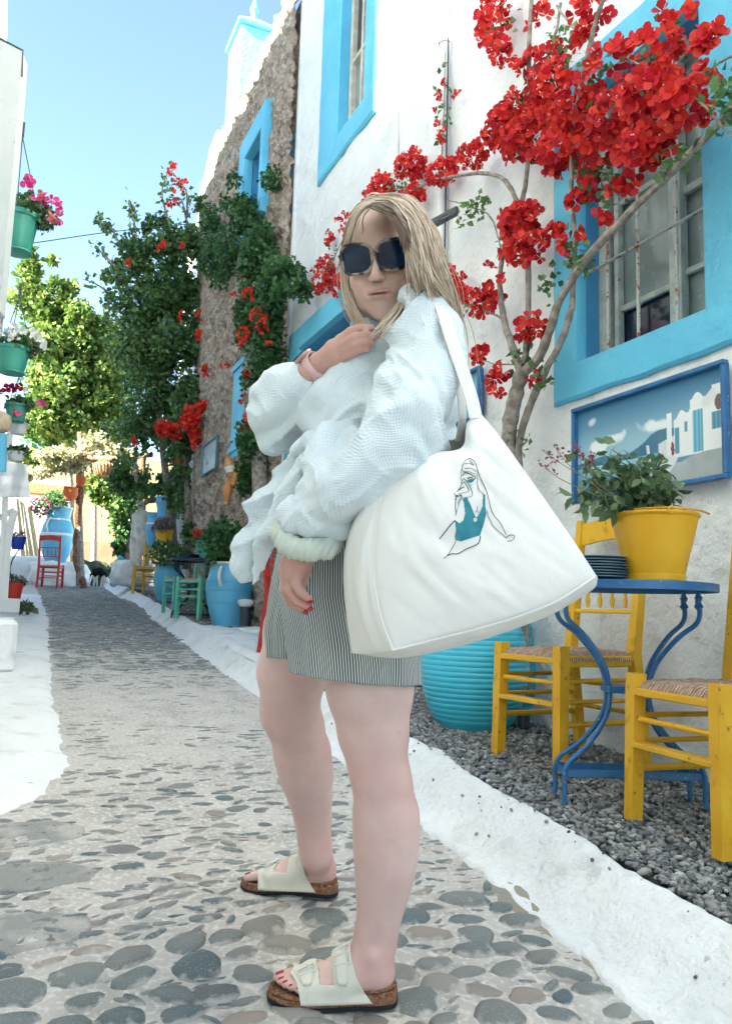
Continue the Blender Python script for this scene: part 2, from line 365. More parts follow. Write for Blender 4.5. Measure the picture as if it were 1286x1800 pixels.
def stone_rows(n, y0, y1, ra, rb, flat):
    for _ in range(n):
        y = rnd.uniform(y0, y1); x = rnd.uniform(float(interp(y, XL))+.02, float(interp(y, XR))-.02); r = rnd.uniform(ra, rb)
        P.append((x, y, gzf(x, y)-.002)); a = rnd.gauss(0, .25); Rm.append((a, flat*rnd.uniform(.7, 1.3), rnd.uniform(.35, .75))); Sc.append(r)
for x, y, r in rest: P.append((x, y, gzf(x, y)-.003)); Rm.append((rnd.gauss(0, .5), .9, .5)); Sc.append(r)
stone_rows(500, .8, 2.6, .012, .028, .4); stone_rows(260, 2.3, 4.4, .02, .05, .35); stone_rows(90, 4.4, 6.6, .02, .05, .2)
stone_rows(260, 5.4, 6.6, .02, .05, .4); stone_rows(600, 6.2, 7.8, .025, .06, .55); stone_rows(4900, 7.4, 18.4, .035, .085, .75)
V0, F0 = dome(99); V0 = np.array(V0); tri = []
for f in F0: tri += [(f[0], f[1], f[2])]+([(f[0], f[2], f[3])] if len(f) == 4 else [])
RR = []
for (a, fl, ew) in Rm:
    c, s_ = math.cos(a), math.sin(a); RR.append(np.array([[c, -s_*ew, 0], [s_, c*ew, 0], [0, 0, fl*.8]]))
Vv, Ff = scat(np.array(P), np.array(RR), np.array(Sc), V0, np.array(tri))
link('small_cobbles', mesh('small_cobbles', Vv, Ff, COB, True, None, None, {'top': np.tile(V0[:, 2], len(P))}), path, 'stuff')
# big flat slabs at the left foot of the path
SLAB = M('grey_slab', (.27, .275, .265), .8, .3, var=[(9, (.42, .40, .375), .42, .58), (30, (.17, .18, .175), .58, .68)], bump=[(12, 1, .03), (40, .8, .01)])
def slab(cx, cy, pts, hgt):
    n = len(pts); V = []; z = gzf(cx, cy)
    for q, zz in ((1.03, -.03), (1.0, hgt*.4), (.95, hgt*.9), (.55, hgt)):
        for (a, b) in pts: V.append((cx+a*q, cy+b*q, z+zz+rnd.uniform(-.003, .003)+b*.07))
    V.append((cx, cy, z+hgt)); Fs = []
    for i in range(3):
        for k in range(n): l = (k+1) % n; Fs.append((i*n+k, i*n+l, (i+1)*n+l, (i+1)*n+k))
    for k in range(n): Fs.append((3*n+k, 3*n+(k+1) % n, 4*n))
    link('slab', mesh('slab', V, Fs, SLAB, True), path)
for (px, py, wx, wy) in ((35, 1470, .20, .13), (40, 1545, .19, .11), (40, 1640, .16, .11)):
    g = gp(px, py); n = 14; slab(g[0], g[1], [(wx*math.cos(2*math.pi*k/n)*rnd.uniform(.85, 1.08), wy*math.sin(2*math.pi*k/n)*rnd.uniform(.74, 1.08)) for k in range(n)], .006)
# white borders
ysb = np.concatenate([np.arange(-1.5, .8, .05), np.arange(.8, 4.6, .02), np.arange(4.6, 19, .06)])
def edge_noise(y, s, a, seed): return a*n2(np.asarray(y), 0*np.asarray(y), s, seed, 3)
strip('white_border', ysb, lambda y: interp(y, XR)-.02+edge_noise(y, 3.5, .022, 11)+edge_noise(y, 17, .008, 12), lambda y: interp(y, XO)+.02+edge_noise(y, 3, .03, 13)+edge_noise(y, 14, .012, 15), 30,
      lambda X, Y, t: gz(X, Y)+.022*np.clip(np.minimum(t, 1-t)*14, 0, 1)**.5+.010*n2(X, Y, 4, 14)*np.clip(np.minimum(t, 1-t)*6, 0, 1)+.004*n2(X, Y, 18, 15)-.008, WHITEF)
def xl_edge(y): return interp(y, XL)+.01+edge_noise(y, 5, .02, 21)+edge_noise(y, 19, .008, 22)
yl = np.concatenate([np.arange(2.56, 4.6, .018), np.arange(4.6, 14.6, .05)])
strip('white_border_left', yl, xl_edge, lambda y: 0*y-1.2, 60, lambda X, Y, t: gz(X, Y)+.030*np.clip(t*18, 0, 1)**.5+.008*n2(X, Y, 4, 24)-.008, WHITEF)
# white floor between the gravel beds, with the step beside the far jar
yf = np.arange(4.45, 8.2, .04)
strip('white_floor', yf, lambda y: interp(y, XO)-.06, lambda y: 0*y+2.56, 26, lambda X, Y, t: gz(X, Y)+.022+.008*n2(X, Y, 4, 31), WHITEF)
# gravel
GRAVB = M('gravel_base', (.10, .10, .10), .9, .1, bump=[(60, .8, .01)])
strip('gravel_base', np.arange(-1.5, 4.6, .1), lambda y: interp(y, XO)-.08, lambda y: 0*y+2.56, 8, lambda X, Y, t: gz(X, Y)-.004, GRAVB)
strip('gravel_base', np.arange(8.0, 18, .2), lambda y: interp(y, XO)-.08, lambda y: 0*y+3.4, 8, lambda X, Y, t: gz(X, Y)-.004, GRAVB)
GRAV = M('gravel_pebble', (.2, .2, .2), .6, .4, isl=[(.07, .08, .085), (.17, .18, .18), (.32, .32, .31), (.11, .125, .13), (.50, .49, .47), (.23, .235, .23), (.37, .34, .31), (.08, .09, .095), (.27, .28, .275)])
bm = bmesh.new(); bmesh.ops.create_icosphere(bm, subdivisions=1, radius=1); ICO_V = np.array([v.co[:] for v in bm.verts]); ICO_F = np.array([[v.index for v in f.verts] for f in bm.faces]); bm.free()
def pebbles(name, n, y0, y1, x1, ra, rb):
    y = y0+(y1-y0)*rng.random(n)**1.25; xo = interp(y, XO)+.015; x = xo+(x1-xo)*rng.random(n)
    P = np.stack([x, y, gz(x, y)+rng.uniform(.0, .012, n)], -1)
    R = rand_rots(n, (0, 0, 0)); tilt = rng.normal(size=(n, 3))*.35+np.array([0, 0, 1]); tilt /= np.linalg.norm(tilt, axis=1)[:, None]
    a = rng.normal(size=(n, 3)); a -= tilt*np.sum(a*tilt, 1)[:, None]; a /= np.linalg.norm(a, axis=1)[:, None]; b = np.cross(tilt, a)
    R = np.stack([a*rng.uniform(.9, 1.4, n)[:, None], b*rng.uniform(.6, .95, n)[:, None], tilt*rng.uniform(.35, .6, n)[:, None]], 2)
    sc = rng.uniform(ra, rb, n)*np.where(rng.random(n) < .08, 1.6, 1)
    Vv, Ff = scat(P, R, sc, ICO_V*(1+.12*rng.normal(size=(len(ICO_V), 1))), ICO_F); link(name, mesh(name, Vv, Ff, GRAV, True), None, 'stuff')
pebbles('gravel', 21000, .9, 4.55, 2.5, .0065, .0135)
pp_n = 70; yy_ = rng.uniform(1.0, 4.4, pp_n); xx_ = interp(yy_, XO)-rng.random(pp_n)**2*.16; Rr_ = rand_rots(pp_n); Vv, Ff = scat(np.stack([xx_, yy_, gz(xx_, yy_)+.018], -1), Rr_, rng.uniform(.003, .009, pp_n), ICO_V*np.array([1, .8, .6]), ICO_F); link('stray_pebbles', mesh('stray_pebbles', Vv, Ff, GRAV, True), None, 'stuff')
pebbles('gravel', 5000, 8.05, 14, 2.6, .012, .022)

# ================================================================== the white house on the right
WX = 2.5
def wallgrid(name, X, y0, y1, z0, z1, holes, step, amp, mat, parent, seed=0, s1=2.2, rough=None, thick=.0, edge0=.06):
    ysx = set(np.round(np.arange(y0, y1+.001, step), 4)); zsx = set(np.round(np.arange(z0, z1+.001, step), 4)); ysx.add(y1); zsx.add(z1)
    for (a, b, c, d) in holes: ysx |= {a, b}; zsx |= {c, d}
    yy = np.array(sorted(ysx)); zz = np.array(sorted(zsx))
    yy = yy[np.concatenate([[True], np.diff(yy) > 1e-3])]; zz = zz[np.concatenate([[True], np.diff(zz) > 1e-3])]
    Y, Z = np.meshgrid(yy, zz); Q = np.stack([0*Y.ravel()+X, Y.ravel(), Z.ravel()], -1)
    d = amp*vfbm(Q, s1, seed, 3)+amp*.35*vfbm(Q, s1*6, seed+7, 2)
    if rough is not None: d = d+rough(Q)
    m = np.ones(len(Q))
    for (a, b, c, e) in holes:
        dy = np.maximum(np.maximum(a-Q[:, 1], Q[:, 1]-b), 0); dz = np.maximum(np.maximum(c-Q[:, 2], Q[:, 2]-e), 0); m = np.minimum(m, np.clip(np.hypot(dy, dz)/edge0, 0, 1))
    Q[:, 0] += d*m
    ny, nz = len(yy), len(zz); i = np.arange(ny-1)[None]+np.arange(nz-1)[:, None]*ny; Fq = np.stack([i, i+ny, i+ny+1, i+1], -1).reshape(-1, 4)
    C = Q[Fq].mean(1); keep = np.ones(len(Fq), bool)
    for (a, b, c, e) in holes: keep &= ~((C[:, 1] > a) & (C[:, 1] < b) & (C[:, 2] > c) & (C[:, 2] < e))
    return link(name, mesh(name, Q, Fq[keep], mat, True), parent)
house = thing('white_house', (WX, 3.5, gzf(WX, 3.5)), 'white rendered house with sky blue window surrounds along the right of the lane', 'house')
NW = (2.26, 3.04, 2.17, 3.53)      # near window  y0 y1 z0 z1
UW = (5.82, 6.42, 5.27, 6.95)      # upper window
DW = (5.93, 7.25, .55, 3.48)       # door
wallgrid('wall', WX, -3.0, 7.60, -.4, 8.2, [NW, UW, DW], .035, .011, WHITE, house, 0, 4.5)
q = MB(); q.box((2.505, 7.60, 3.9), (.08, .05, 8.5)); q.build('corner_edge', WHITE, house)
b = MB()
b.box((WX+.45+2.2, 2.3, 8.25), (5.3, 10.6, .12)); b.box((WX+2.4, -3.05, 3.9), (4.8, .1, 8.6)); b.box((WX+2.5, 7.55, 4.4), (4.9, .08, 7.6)); b.box((WX+4.9, 2.3, 4), (.1, 10.5, 8.4))
b.build('outer_walls', WHITE, house)
def ring(name, y0, y1, z0, z1, hole, X, out, mat, parent, wav=.012, seed=0):
    """painted plaster band round an opening: raised 'out' from the wall, with uneven outer edge"""
    a, bb, c, d = hole; n = 26; V = []; Fs = []
    def side(t):
        k = int(t*4) % 4; f = t*4-int(t*4)
        return [((y0+(y1-y0)*f, z0), (a+(bb-a)*f, c)), ((y1, z0+(z1-z0)*f), (bb, c+(d-c)*f)), ((y1+(y0-y1)*f, z1), (bb+(a-bb)*f, d)), ((y0, z1+(z0-z1)*f), (a, d+(c-d)*f))][k]
    N = n*4
    for i in range(N):
        (oy, oz), (iy, iz) = side(i/N); ww = wav*noise.noise(Vector((oy*4+seed, oz*4, 0)))
        oy += ww; oz += ww
        for q, xx in ((0, X+.02), (0.0, X-out*.55), (.08, X-out), (.5, X-out-.004*noise.noise(Vector((oy*5, oz*5, 3)))), (.97, X-out), (1.0, X-out+.012), (1.0, X+.03)):
            V.append((xx, oy+(iy-oy)*q, oz+(iz-oz)*q))
    m = 7
    for i in range(N):
        j = (i+1) % N
        for k in range(m-1): Fs.append((i*m+k, i*m+k+1, j*m+k+1, j*m+k))
    me = mesh(name, V, Fs, mat, True); me.set_sharp_from_angle(angle=math.radians(35)); return link(name, me, parent)
def reveal(name, hole, X, dep, mat, parent):
    a, bb, c, d = hole; x0, x1 = X-.02, X+dep; bl = MB(); x0 = X+.031
    bl.box(((x0+x1)/2, (a+bb)/2, c-.02), (x1-x0, bb-a+.08, .04)); bl.box(((x0+x1)/2, (a+bb)/2, d+.02), (x1-x0, bb-a+.08, .04))
    bl.box(((x0+x1)/2, a-.02, (c+d)/2), (x1-x0, .04, d-c)); bl.box(((x0+x1)/2, bb+.02, (c+d)/2), (x1-x0, .04, d-c))
    return bl.build(name, mat, parent)
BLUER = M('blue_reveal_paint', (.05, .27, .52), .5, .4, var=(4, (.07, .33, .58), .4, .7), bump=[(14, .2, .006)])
GLASS = M('dusty_glass', (.16, .22, .22), .22, .5, var=(3, (.24, .31, .30), .35, .7), wear=(30, (.35, .42, .41), .60, .80), coat=.3)
DARKG = M('dark_pane', (.008, .014, .035), .08, .6)
FRAMEW = M('weathered_frame', (.30, .36, .34), .75, .3, var=(12, (.44, .50, .47), .4, .65), bump=[(30, .5, .004)], wear=(28, (.16, .17, .15), .64, .74))
RUST = M('rusty_white_bar', (.45, .47, .44), .7, .3, var=(26, (.30, .11, .05), .56, .62), bump=[(60, .6, .003)], wear=(50, (.12, .05, .03), .64, .68))
# near window
nwin = thing('barred_window', (WX, 2.65, 2.17), 'large barred window with dusty panes in a sky blue surround behind the red flowers', 'window')
ring('surround', 1.55, 3.235, 1.985, 3.77, (2.26, 3.04, 2.17, 3.53), WX, .028, BLUEP, nwin)
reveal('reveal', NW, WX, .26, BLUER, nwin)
fx = WX+.14
def bars(nm, mat, par, segs, **k):
    out = []
    for (a, b_, wx, wy) in segs: q = MB(); q.bar(a, b_, wx, wy, bev=.004, **k); out.append(q.build(nm, mat, par))
    return out
fr = bars('window_frame', FRAMEW, nwin, [((fx, 3.0, 2.17), (fx, 3.0, 3.53), .08, .06), ((fx, 2.29, 2.17), (fx, 2.29, 3.53), .06, .05), ((fx, 2.27, 3.49), (fx, 3.03, 3.49), .06, .07), ((fx, 2.27, 2.185), (fx, 3.03, 2.185), .03, .06)])
bars('mullion', FRAMEW, nwin, [((fx-.015, 2.53, 2.17), (fx-.015, 2.53, 3.5), .07, .05), ((fx-.005, 2.92, 2.17), (fx-.005, 2.92, 3.5), .03, .04)])
bars('glazing_bar', FRAMEW, nwin, [((fx, 2.3, 2.45), (fx, 2.53, 2.45), .022, .03), ((fx, 2.56, 2.42), (fx, 2.95, 2.42), .022, .03), ((fx, 2.3, 2.83), (fx, 2.53, 2.83), .03, .035), ((fx, 2.56, 2.97), (fx, 2.95, 2.97), .022, .03)])
for (y0, y1, z0, z1, mt) in ((2.3, 2.53, 2.19, 2.44, GLASS), (2.3, 2.53, 2.46, 2.82, GLASS), (2.3, 2.53, 2.84, 3.5, GLASS), (2.56, 2.94, 2.19, 2.41, DARKG), (2.56, 2.94, 2.43, 2.96, GLASS), (2.56, 2.94, 2.98, 3.5, GLASS)):
    q = MB(); q.box((fx+.022, (y0+y1)/2, (z0+z1)/2), (.006, y1-y0, z1-z0)); q.build('pane', mt, nwin)
bx_ = WX+.03
bars('window_bar', RUST, nwin, [((bx_, y, 2.15), (bx_, y, 3.55), .016, .016) for y in (2.45, 2.68, 2.88)]+[((bx_-.012, 2.26, z), (bx_-.012, 3.04, z), .024, .008) for z in (2.62, 3.1)])
# upper window
uwin = thing('upper_window', (WX, 6.1, 5.2), 'narrow upstairs window with cream shutter frame and sky blue surround', 'window')
ring('surround', 5.60, 6.93, 5.03, 7.25, UW, WX, .035, BLUEP, uwin)
reveal('reveal', UW, WX, .22, BLUEP, uwin)
CRF = M('cream_frame', (.52, .45, .34), .7, .3, var=(12, (.62, .56, .46), .4, .6))
ux = WX+.10
bars('window_frame', CRF, uwin, [((ux, 5.85, 5.27), (ux, 5.85, 6.95), .06, .06), ((ux, 6.38, 5.27), (ux, 6.38, 6.95), .06, .06), ((ux, 6.13, 5.27), (ux, 6.13, 6.95), .04, .06), ((ux, 5.82, 5.32), (ux, 6.42, 5.32), .05, .08), ((ux, 5.82, 6.0), (ux, 6.42, 6.0), .05, .04), ((ux, 5.82, 6.9), (ux, 6.42, 6.9), .05, .08)])
for (y0, y1, z0, z1) in ((5.88, 6.11, 5.36, 5.98), (6.15, 6.35, 5.36, 5.98), (5.88, 6.11, 6.02, 6.86), (6.15, 6.35, 6.02, 6.86)):
    q = MB(); q.box((ux+.02, (y0+y1)/2, (z0+z1)/2), (.006, y1-y0, z1-z0)); q.build('pane', GLASS if z0 < 6 else DARKG, uwin)
# door
door = thing('blue_door', (WX, 6.6, .6), 'blue framed doorway in the white wall behind the woman', 'door')
ring('surround', 5.70, 7.58, .40, 3.72, DW, WX, .035, BLUEP, door)
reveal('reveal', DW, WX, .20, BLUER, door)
q = MB(); q.box((WX+.17, 6.59, 3.30), (.05, 1.32, .32)); q.build('transom', FRAMEW, door)
for k in range(5):
    q = MB(); q.box((WX+.17, 6.06+.265*k, 1.85), (.04, .25, 2.56), bev=.008); q.build('door_plank', BLUED, door)
# pipes on the wall
for (pa, pb, lab, rr) in (((705, -20), (684, 420), 'thin white pipe running down the wall beside the upper window', .03), ((783, -20), (768, 700), 'wide white conduit with a dark joint line down the wall behind the bougainvillea', .045)):
    a = onX(*pa, WX-.03); b_ = onX(*pb, WX-.03); p = thing('wall_pipe', b_, lab, 'pipe'); q = MB(); mid_ = (a[1]+b_[1])/2
    q.tube([(WX-.02, mid_, z) for z in np.linspace(b_[2], a[2], 12)], rr, 10); q.build('pipe', WHITEP, p, True)
    for z in (b_[2]+.5, b_[2]+1.55, b_[2]+2.5):
        q = MB(); q.tube([(WX-.02, mid_, z), (WX-.02, mid_, z+.05)], rr*1.25, 10); q.build('pipe_clip', WHITEP, p, True)
    if rr > .04: q = MB(); q.tube([(WX-.03, mid_-rr-.012, z) for z in np.linspace(b_[2], a[2], 8)], .006, 6); q.build('cable', IRON, p)
# ================================================================== stone house
STONE = M('rubble_stone', (.42, .34, .275), .95, .1, var=[(7, (.27, .21, .165), .42, .62), (22, (.56, .47, .39), .50, .68)], bump=[(9, 1, .06, 'voro'), (16, .9, .03), (50, .8, .012)])
def rubble(Q):
    c = np.abs(vfbm(Q, 5.5, 3, 3)); c2 = vfbm(Q*np.array([1, 1, 1.6]), 11, 9, 2)
    e_ = np.clip((11.7-Q[:, 1])/.5, .25, 1); return (-.055*(1-np.clip(c*1.5, 0, 1))-.036*c2)*e_
sh = thing('stone_house', (2.45, 9.8, gzf(2.45, 9.8)), 'rough brown rubble stone house wall beyond the white house', 'house')
SW = (8.56, 9.28, 5.62, 6.55); SD = (9.08, 9.66, 2.75, 3.98)
so_ = wallgrid('wall', 2.44, 7.60, 11.85, .1, 7.85, [SW, SD], .035, .02, STONE, sh, 5, 2.0, rubble, edge0=.05)
me = so_.data; co = np.empty(len(me.vertices)*3, np.float32); me.vertices.foreach_get('co', co); co = co.reshape(-1, 3)
t = np.clip((co[:, 2]-7.2)/.65, 0, 1); co[:, 2] += t*(.10*vfbm(co*np.array([0, 1, 0]), 2.5, 4, 3)); co[:, 1] += np.clip((co[:, 1]-11.0)/.85, 0, 1)*(.12*vfbm(co*np.array([0, 0, 1]), 1.8, 6, 3)+.75*np.clip((co[:, 2]-3)/4.8, 0, 1))
me.vertices.foreach_set('co', co.ravel())
q = MB(); q.box((2.44+2.2, 9.9, 7.55), (4.2, 4.5, .4)); q.box((2.55+2.0, 12.05, 3.9), (3.9, .6, 7.4)); q.build('roof', STONE, sh)
swin = thing('recessed_window', (2.45, 8.9, 5.6), 'small blue recessed window high in the rubble stone wall', 'window')
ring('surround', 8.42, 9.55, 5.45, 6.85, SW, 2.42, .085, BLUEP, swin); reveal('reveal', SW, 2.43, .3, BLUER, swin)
bars('window_frame', FRAMEW, swin, [((2.62, 8.60, 5.62), (2.62, 8.60, 6.55), .05, .05), ((2.62, 9.24, 5.62), (2.62, 9.24, 6.55), .05, .05), ((2.62, 8.92, 5.62), (2.62, 8.92, 6.55), .04, .05)])
for y0 in (8.77, 9.08): q = MB(); q.box((2.64, y0, 6.08), (.006, .27, .92)); q.build('pane', DARKG, swin)
sdr = thing('blue_shutter', (2.4, 9.4, 2.75), 'sky blue shutter on the stone wall half hidden by ivy', 'shutter')
reveal('reveal', SD, 2.43, .15, BLUEP, sdr)
for k in range(4): q = MB(); q.box((2.46, 9.155+.145*k, 3.365), (.04, .135, 1.23), bev=.006); q.build('shutter_board', BLUEP, sdr)
for z in (2.85, 3.9): q = MB(); q.box((2.43, 9.37, z), (.03, .6, .06)); q.build('rail', BLUEP, sdr)
# chimney
ch = thing('blue_chimney', (2.9, 11.3, 7.6), 'tall sky blue chimney with a pointed cap on the stone house roof', 'chimney')
q = MB(); q.box((2.90, 11.35, 8.6), (.58, .72, 2.3), bev=.02); q.build('stack', M('chimney_paint', (.16, .55, .72), .7, .3, bump=[(7, .6, .03), (25, .5, .01)]), ch)
b1 = BLUEP
q = MB(); q.box((2.90, 11.35, 9.78), (.68, .84, .08), bev=.02); q.build('cornice', b1, ch)
q = MB(); q.add([(2.58, 10.95, 9.82), (3.22, 10.95, 9.82), (3.22, 11.75, 9.82), (2.58, 11.75, 9.82), (2.84, 11.28, 10.13), (2.96, 11.28, 10.13), (2.96, 11.42, 10.13), (2.84, 11.42, 10.13)], [(0, 1, 5, 4), (1, 2, 6, 5), (2, 3, 7, 6), (3, 0, 4, 7), (4, 5, 6, 7), (3, 2, 1, 0)]); q.lathe([(.07, 10.11), (.05, 10.24), (.075, 10.31), (.02, 10.5)], (2.90, 11.35, 0), 12); q.build('cap', b1, ch)
# white stepped gable beyond the stone house
gb = thing('white_gable_house', (2.7, 13.4, 1.1), 'white house with a curved gable beyond the stone wall', 'house')
ol = [(12.3, 0.9), (12.3, 8.75), (12.8, 8.7), (13.2, 8.3), (13.6, 7.75), (14.4, 7.3), (14.4, 0.9)]
V = [(2.62, y, z) for y, z in ol]+[(5.5, y, z) for y, z in ol]; n = len(ol)
q = MB(); q.add(V, [tuple(range(n-1, -1, -1)), tuple(range(n, 2*n))]+[(k, (k+1) % n, n+(k+1) % n, n+k) for k in range(n)]); q.build('wall', WHITE, gb)
# ================================================================== left side of the lane
lh = thing('tall_white_house', (-2.4, 2, 0), 'tall white house on the left side of the lane, shading it', 'house')
q = MB(); q.box((-2.35, -.3, 3.1), (3.5, 15.3, 7.95), bev=.05); q.build('wall', WHITE, lh)
# white panel and post of the porch at the left edge
def prism_px(pts, d, thick, name, mat, parent):
    a = [at(x, y, d) for x, y in pts]; n = len(a); nrm = np.array([0.25, 1.0, 0]); nrm /= np.linalg.norm(nrm)
    V = list(a)+[p+nrm*thick for p in a]; q = MB(); q.add(V, [tuple(range(n)), tuple(range(2*n-1, n-1, -1))]+[((k+1) % n, k, n+k, n+(k+1) % n) for k in range(n)]); return q.build(name, mat, parent)
lh2 = thing('upper_shading_house', (-2.4, 12, 1), 'unseen taller white house up the left of the lane, shaped to shade the walls opposite', 'house')
q = MB(); q.box((-2.40, 8.9, 5.2), (3.55, 8.0, 9.2), bev=.05); q.build('wall', WHITE, lh2)  # out of view; length and height shaped to shade stone wall and upper window
gw_ = thing('added_shade_wall', (-.75, 16, 1.1), 'unseen white wall added left of the lane to shade the lane end', 'wall')
q = MB(); q.box((-.78, 16.6, 2.2), (.3, 7.3, 3.2), bev=.04); q.build('wall', WHITE, gw_)  # added out of view, low enough to shade the path but not the vine
pan = thing('white_porch_panel', at(0, 500, 4.6), 'tapering white porch panel at the left edge above the hanging pots', 'panel')
prism_px([(-60, 38), (40, 90), (38, 130), (25, 270), (16, 363), (9, 440), (0, 546), (-60, 600)], 4.6, .12, 'board', M('panel_paint', (.52, .56, .57), .6, .3, var=[(3, (.46, .50, .52), .4, .7), (30, (.40, .41, .40), .66, .74)], bump=[(12, .3, .01)]), pan)
q = MB(); q.tube([at(-60, 36, 4.6), at(41, 89, 4.6), at(39, 135, 4.6)], .006, 6); q.build('edge_trim', IRON, pan)
pp = thing('grey_porch_post', at(28, 700, 6.6), 'tall grey painted post behind the green hanging pots', 'post')
q = MB(); a = at(29, 130, 6.6); b_ = at(31, 800, 6.4); q.bar((a[0], a[1], a[2]), (a[0], a[1], b_[2]), .10, .10, bev=.006); q.build('post', M('grey_post', (.42, .48, .50), .6, .3, var=(9, (.5, .55, .56), .4, .6)), pp)
q = MB(); a2 = at(7, 440, 6.9); q.bar((a2[0], a2[1], a2[2]+.5), (a2[0], a2[1], at(7, 720, 6.9)[2]), .09, .09); q.build('timber', M('old_timber', (.28, .20, .15), .85, .2, var=(15, (.4, .32, .26), .4, .6), bump=[(20, .5, .01)]), pp)
# ================================================================== furniture and pots
def children(o): return [c for c in bpy.data.objects if c.parent == o]
def copy_thing(root, loc, rz, label, group=None, sc=1.0, mats=None):
    r = root.copy(); COL.objects.link(r); r.location = loc; r.rotation_euler = (0, 0, rz); r.scale = (sc, sc, sc); r['label'] = label
    if group: r['group'] = group
    for c in children(root):
        d = c.copy(); COL.objects.link(d); d.parent = r
        if mats and c.data.materials and c.data.materials[0].name in mats:
            d.data = c.data.copy(); d.data.materials[0] = mats[c.data.materials[0].name]
        for e in children(c): g = e.copy(); COL.objects.link(g); g.parent = d
    return r
def make_chair(mat, label, group):
    t = thing('taverna_chair', (0, 0, 0), label, 'chair', group)
    W2, D = .185, .19; hs = .445
    def part(n, f): q = MB(); f(q); return q.build(n, mat, t)
    for s in (-1, 1):
        part('leg', lambda q: (q.bar((-D-.012, s*(W2+.008), 0), (-D, s*W2, hs+.022), .040, .040, (1, 0, 0), 0, .046, .046)))
        def rear(q):
            q.bar((D+.055, s*(W2+.002), 0), (D, s*W2, hs), .036, .040, (1, 0, 0), 0, .042, .042); q.bar((D, s*W2, hs), (D+.070, s*(W2+.006), 1.02), .042, .042, (1, 0, 0), 0, .030, .034)
        part('rear_post', rear)
    z0 = hs-.035
    part('seat_rail', lambda q: q.bar((-D, -W2+.02, z0), (-D, W2-.02, z0), .05, .024, bev=.004))
    part('seat_rail', lambda q: q.bar((D, -W2+.02, z0), (D, W2-.02, z0), .045, .024, bev=.004))
    for s in (-1, 1): part('seat_rail', lambda q: q.bar((-D+.02, s*W2, z0), (D-.02, s*W2, z0), .024, .045, bev=.004))
    part('stretcher', lambda q: q.bar((-D-.006, -W2+.01, .245), (-D-.006, W2-.01, .245), .050, .018, bev=.003))
    part('stretcher', lambda q: q.tube([(-D-.004, -W2, .325), (-D-.004, W2, .325)], .0095, 8))
    for s in (-1, 1):
        for z in (.17, .255, .335): part('stretcher', lambda q: q.tube([(-D-.006, s*W2, z), (D+.02, s*W2, z)], .009 if z > .2 else .0115, 8))
    for z in (.20, .30): part('stretcher', lambda q: q.tube([(D+.028, -W2, z), (D+.026, W2, z)], .0095, 8))
    def crest(q):
        V = []; n = 12
        for i in range(n+1):
            y = -W2+2*W2*i/n; c = math.cos((i/n-.5)*math.pi); x = D+.062+.02*c
            for dx, z in ((-.010, .905+.022*c), (.010, .905+.022*c), (.012, 1.0+.022*c), (-.008, 1.0+.022*c)): V.append((x+dx, y, z))
        Fs = [(0, 3, 2, 1), (4*n, 4*n+1, 4*n+2, 4*n+3)]
        for i in range(n):
            for k in range(4): l = (k+1) % 4; Fs.append((4*i+k, 4*i+l, 4*i+4+l, 4*i+4+k))
        q.add(V, Fs)
    part('crest_rail', crest)
    part('back_rail', lambda q: q.bar((D+.042, -W2, .78), (D+.042, W2, .78), .028, .018, bev=.003)); part('back_rail', lambda q: q.bar((D+.020, -W2, .61), (D+.020, W2, .61), .028, .018, bev=.003))
    for k in range(4):
        y = -W2+2*W2*(k+1)/5; q = MB(); q.lathe([(.006, 0), (.011, .03), (.006, .05), (.012, .08), (.006, .115), (.009, .14)], (D+.031, y, .625), 8); q.build('spindle', mat, t, True)
    # rush seat: four woven triangles rising over the rails
    V = []; Fs = []; n = 22; rr = random.Random(3)
    for i in range(n+1):
        for j in range(n+1):
            u, v = i/n*2-1, j/n*2-1; e = max(abs(u), abs(v)); ang = .0028*math.sin((abs(u) if abs(u) < abs(v) else abs(v))*n*1.57*1.0+rr.random())
            z = hs+.012*(1-e**4)-.022*max(0, (e-.86)/.14)**2-.008*(1-e)**2+.004*(1-abs(abs(u)-abs(v)))*-1+ang*1.6+rr.uniform(-.001, .001)
            V.append((u*(D+.012), v*(W2+.014), z))
    for i in range(n):
        for j in range(n): a = i*(n+1)+j; Fs.append((a, a+n+1, a+n+2, a+1))
    m0 = len(V); k_ = (n+1)
    for i in range(n+1):
        for s in (0, n):
            V.append((V[i*k_+s][0], V[i*k_+s][1], hs-.035))
    for i in range(n+1):
        for s in (0, n): V.append((V[s*k_+i][0], V[s*k_+i][1], hs-.035))
    for i in range(n):
        a, b_ = i*k_, (i+1)*k_; p, q_ = m0+2*i, m0+2*i+2; Fs.append((a, p, q_, b_)); a, b_ = i*k_+n, (i+1)*k_+n; Fs.append((b_, q_+1, p+1, a))
        p, q_ = m0+2*(n+1)+2*i, m0+2*(n+1)+2*i+2; Fs.append((i+1, q_, p, i)); Fs.append((n*k_+i, p+1, q_+1, n*k_+i+1))
    link('rush_seat', mesh('rush_seat', V, Fs, RUSH_, True), t)
    return t
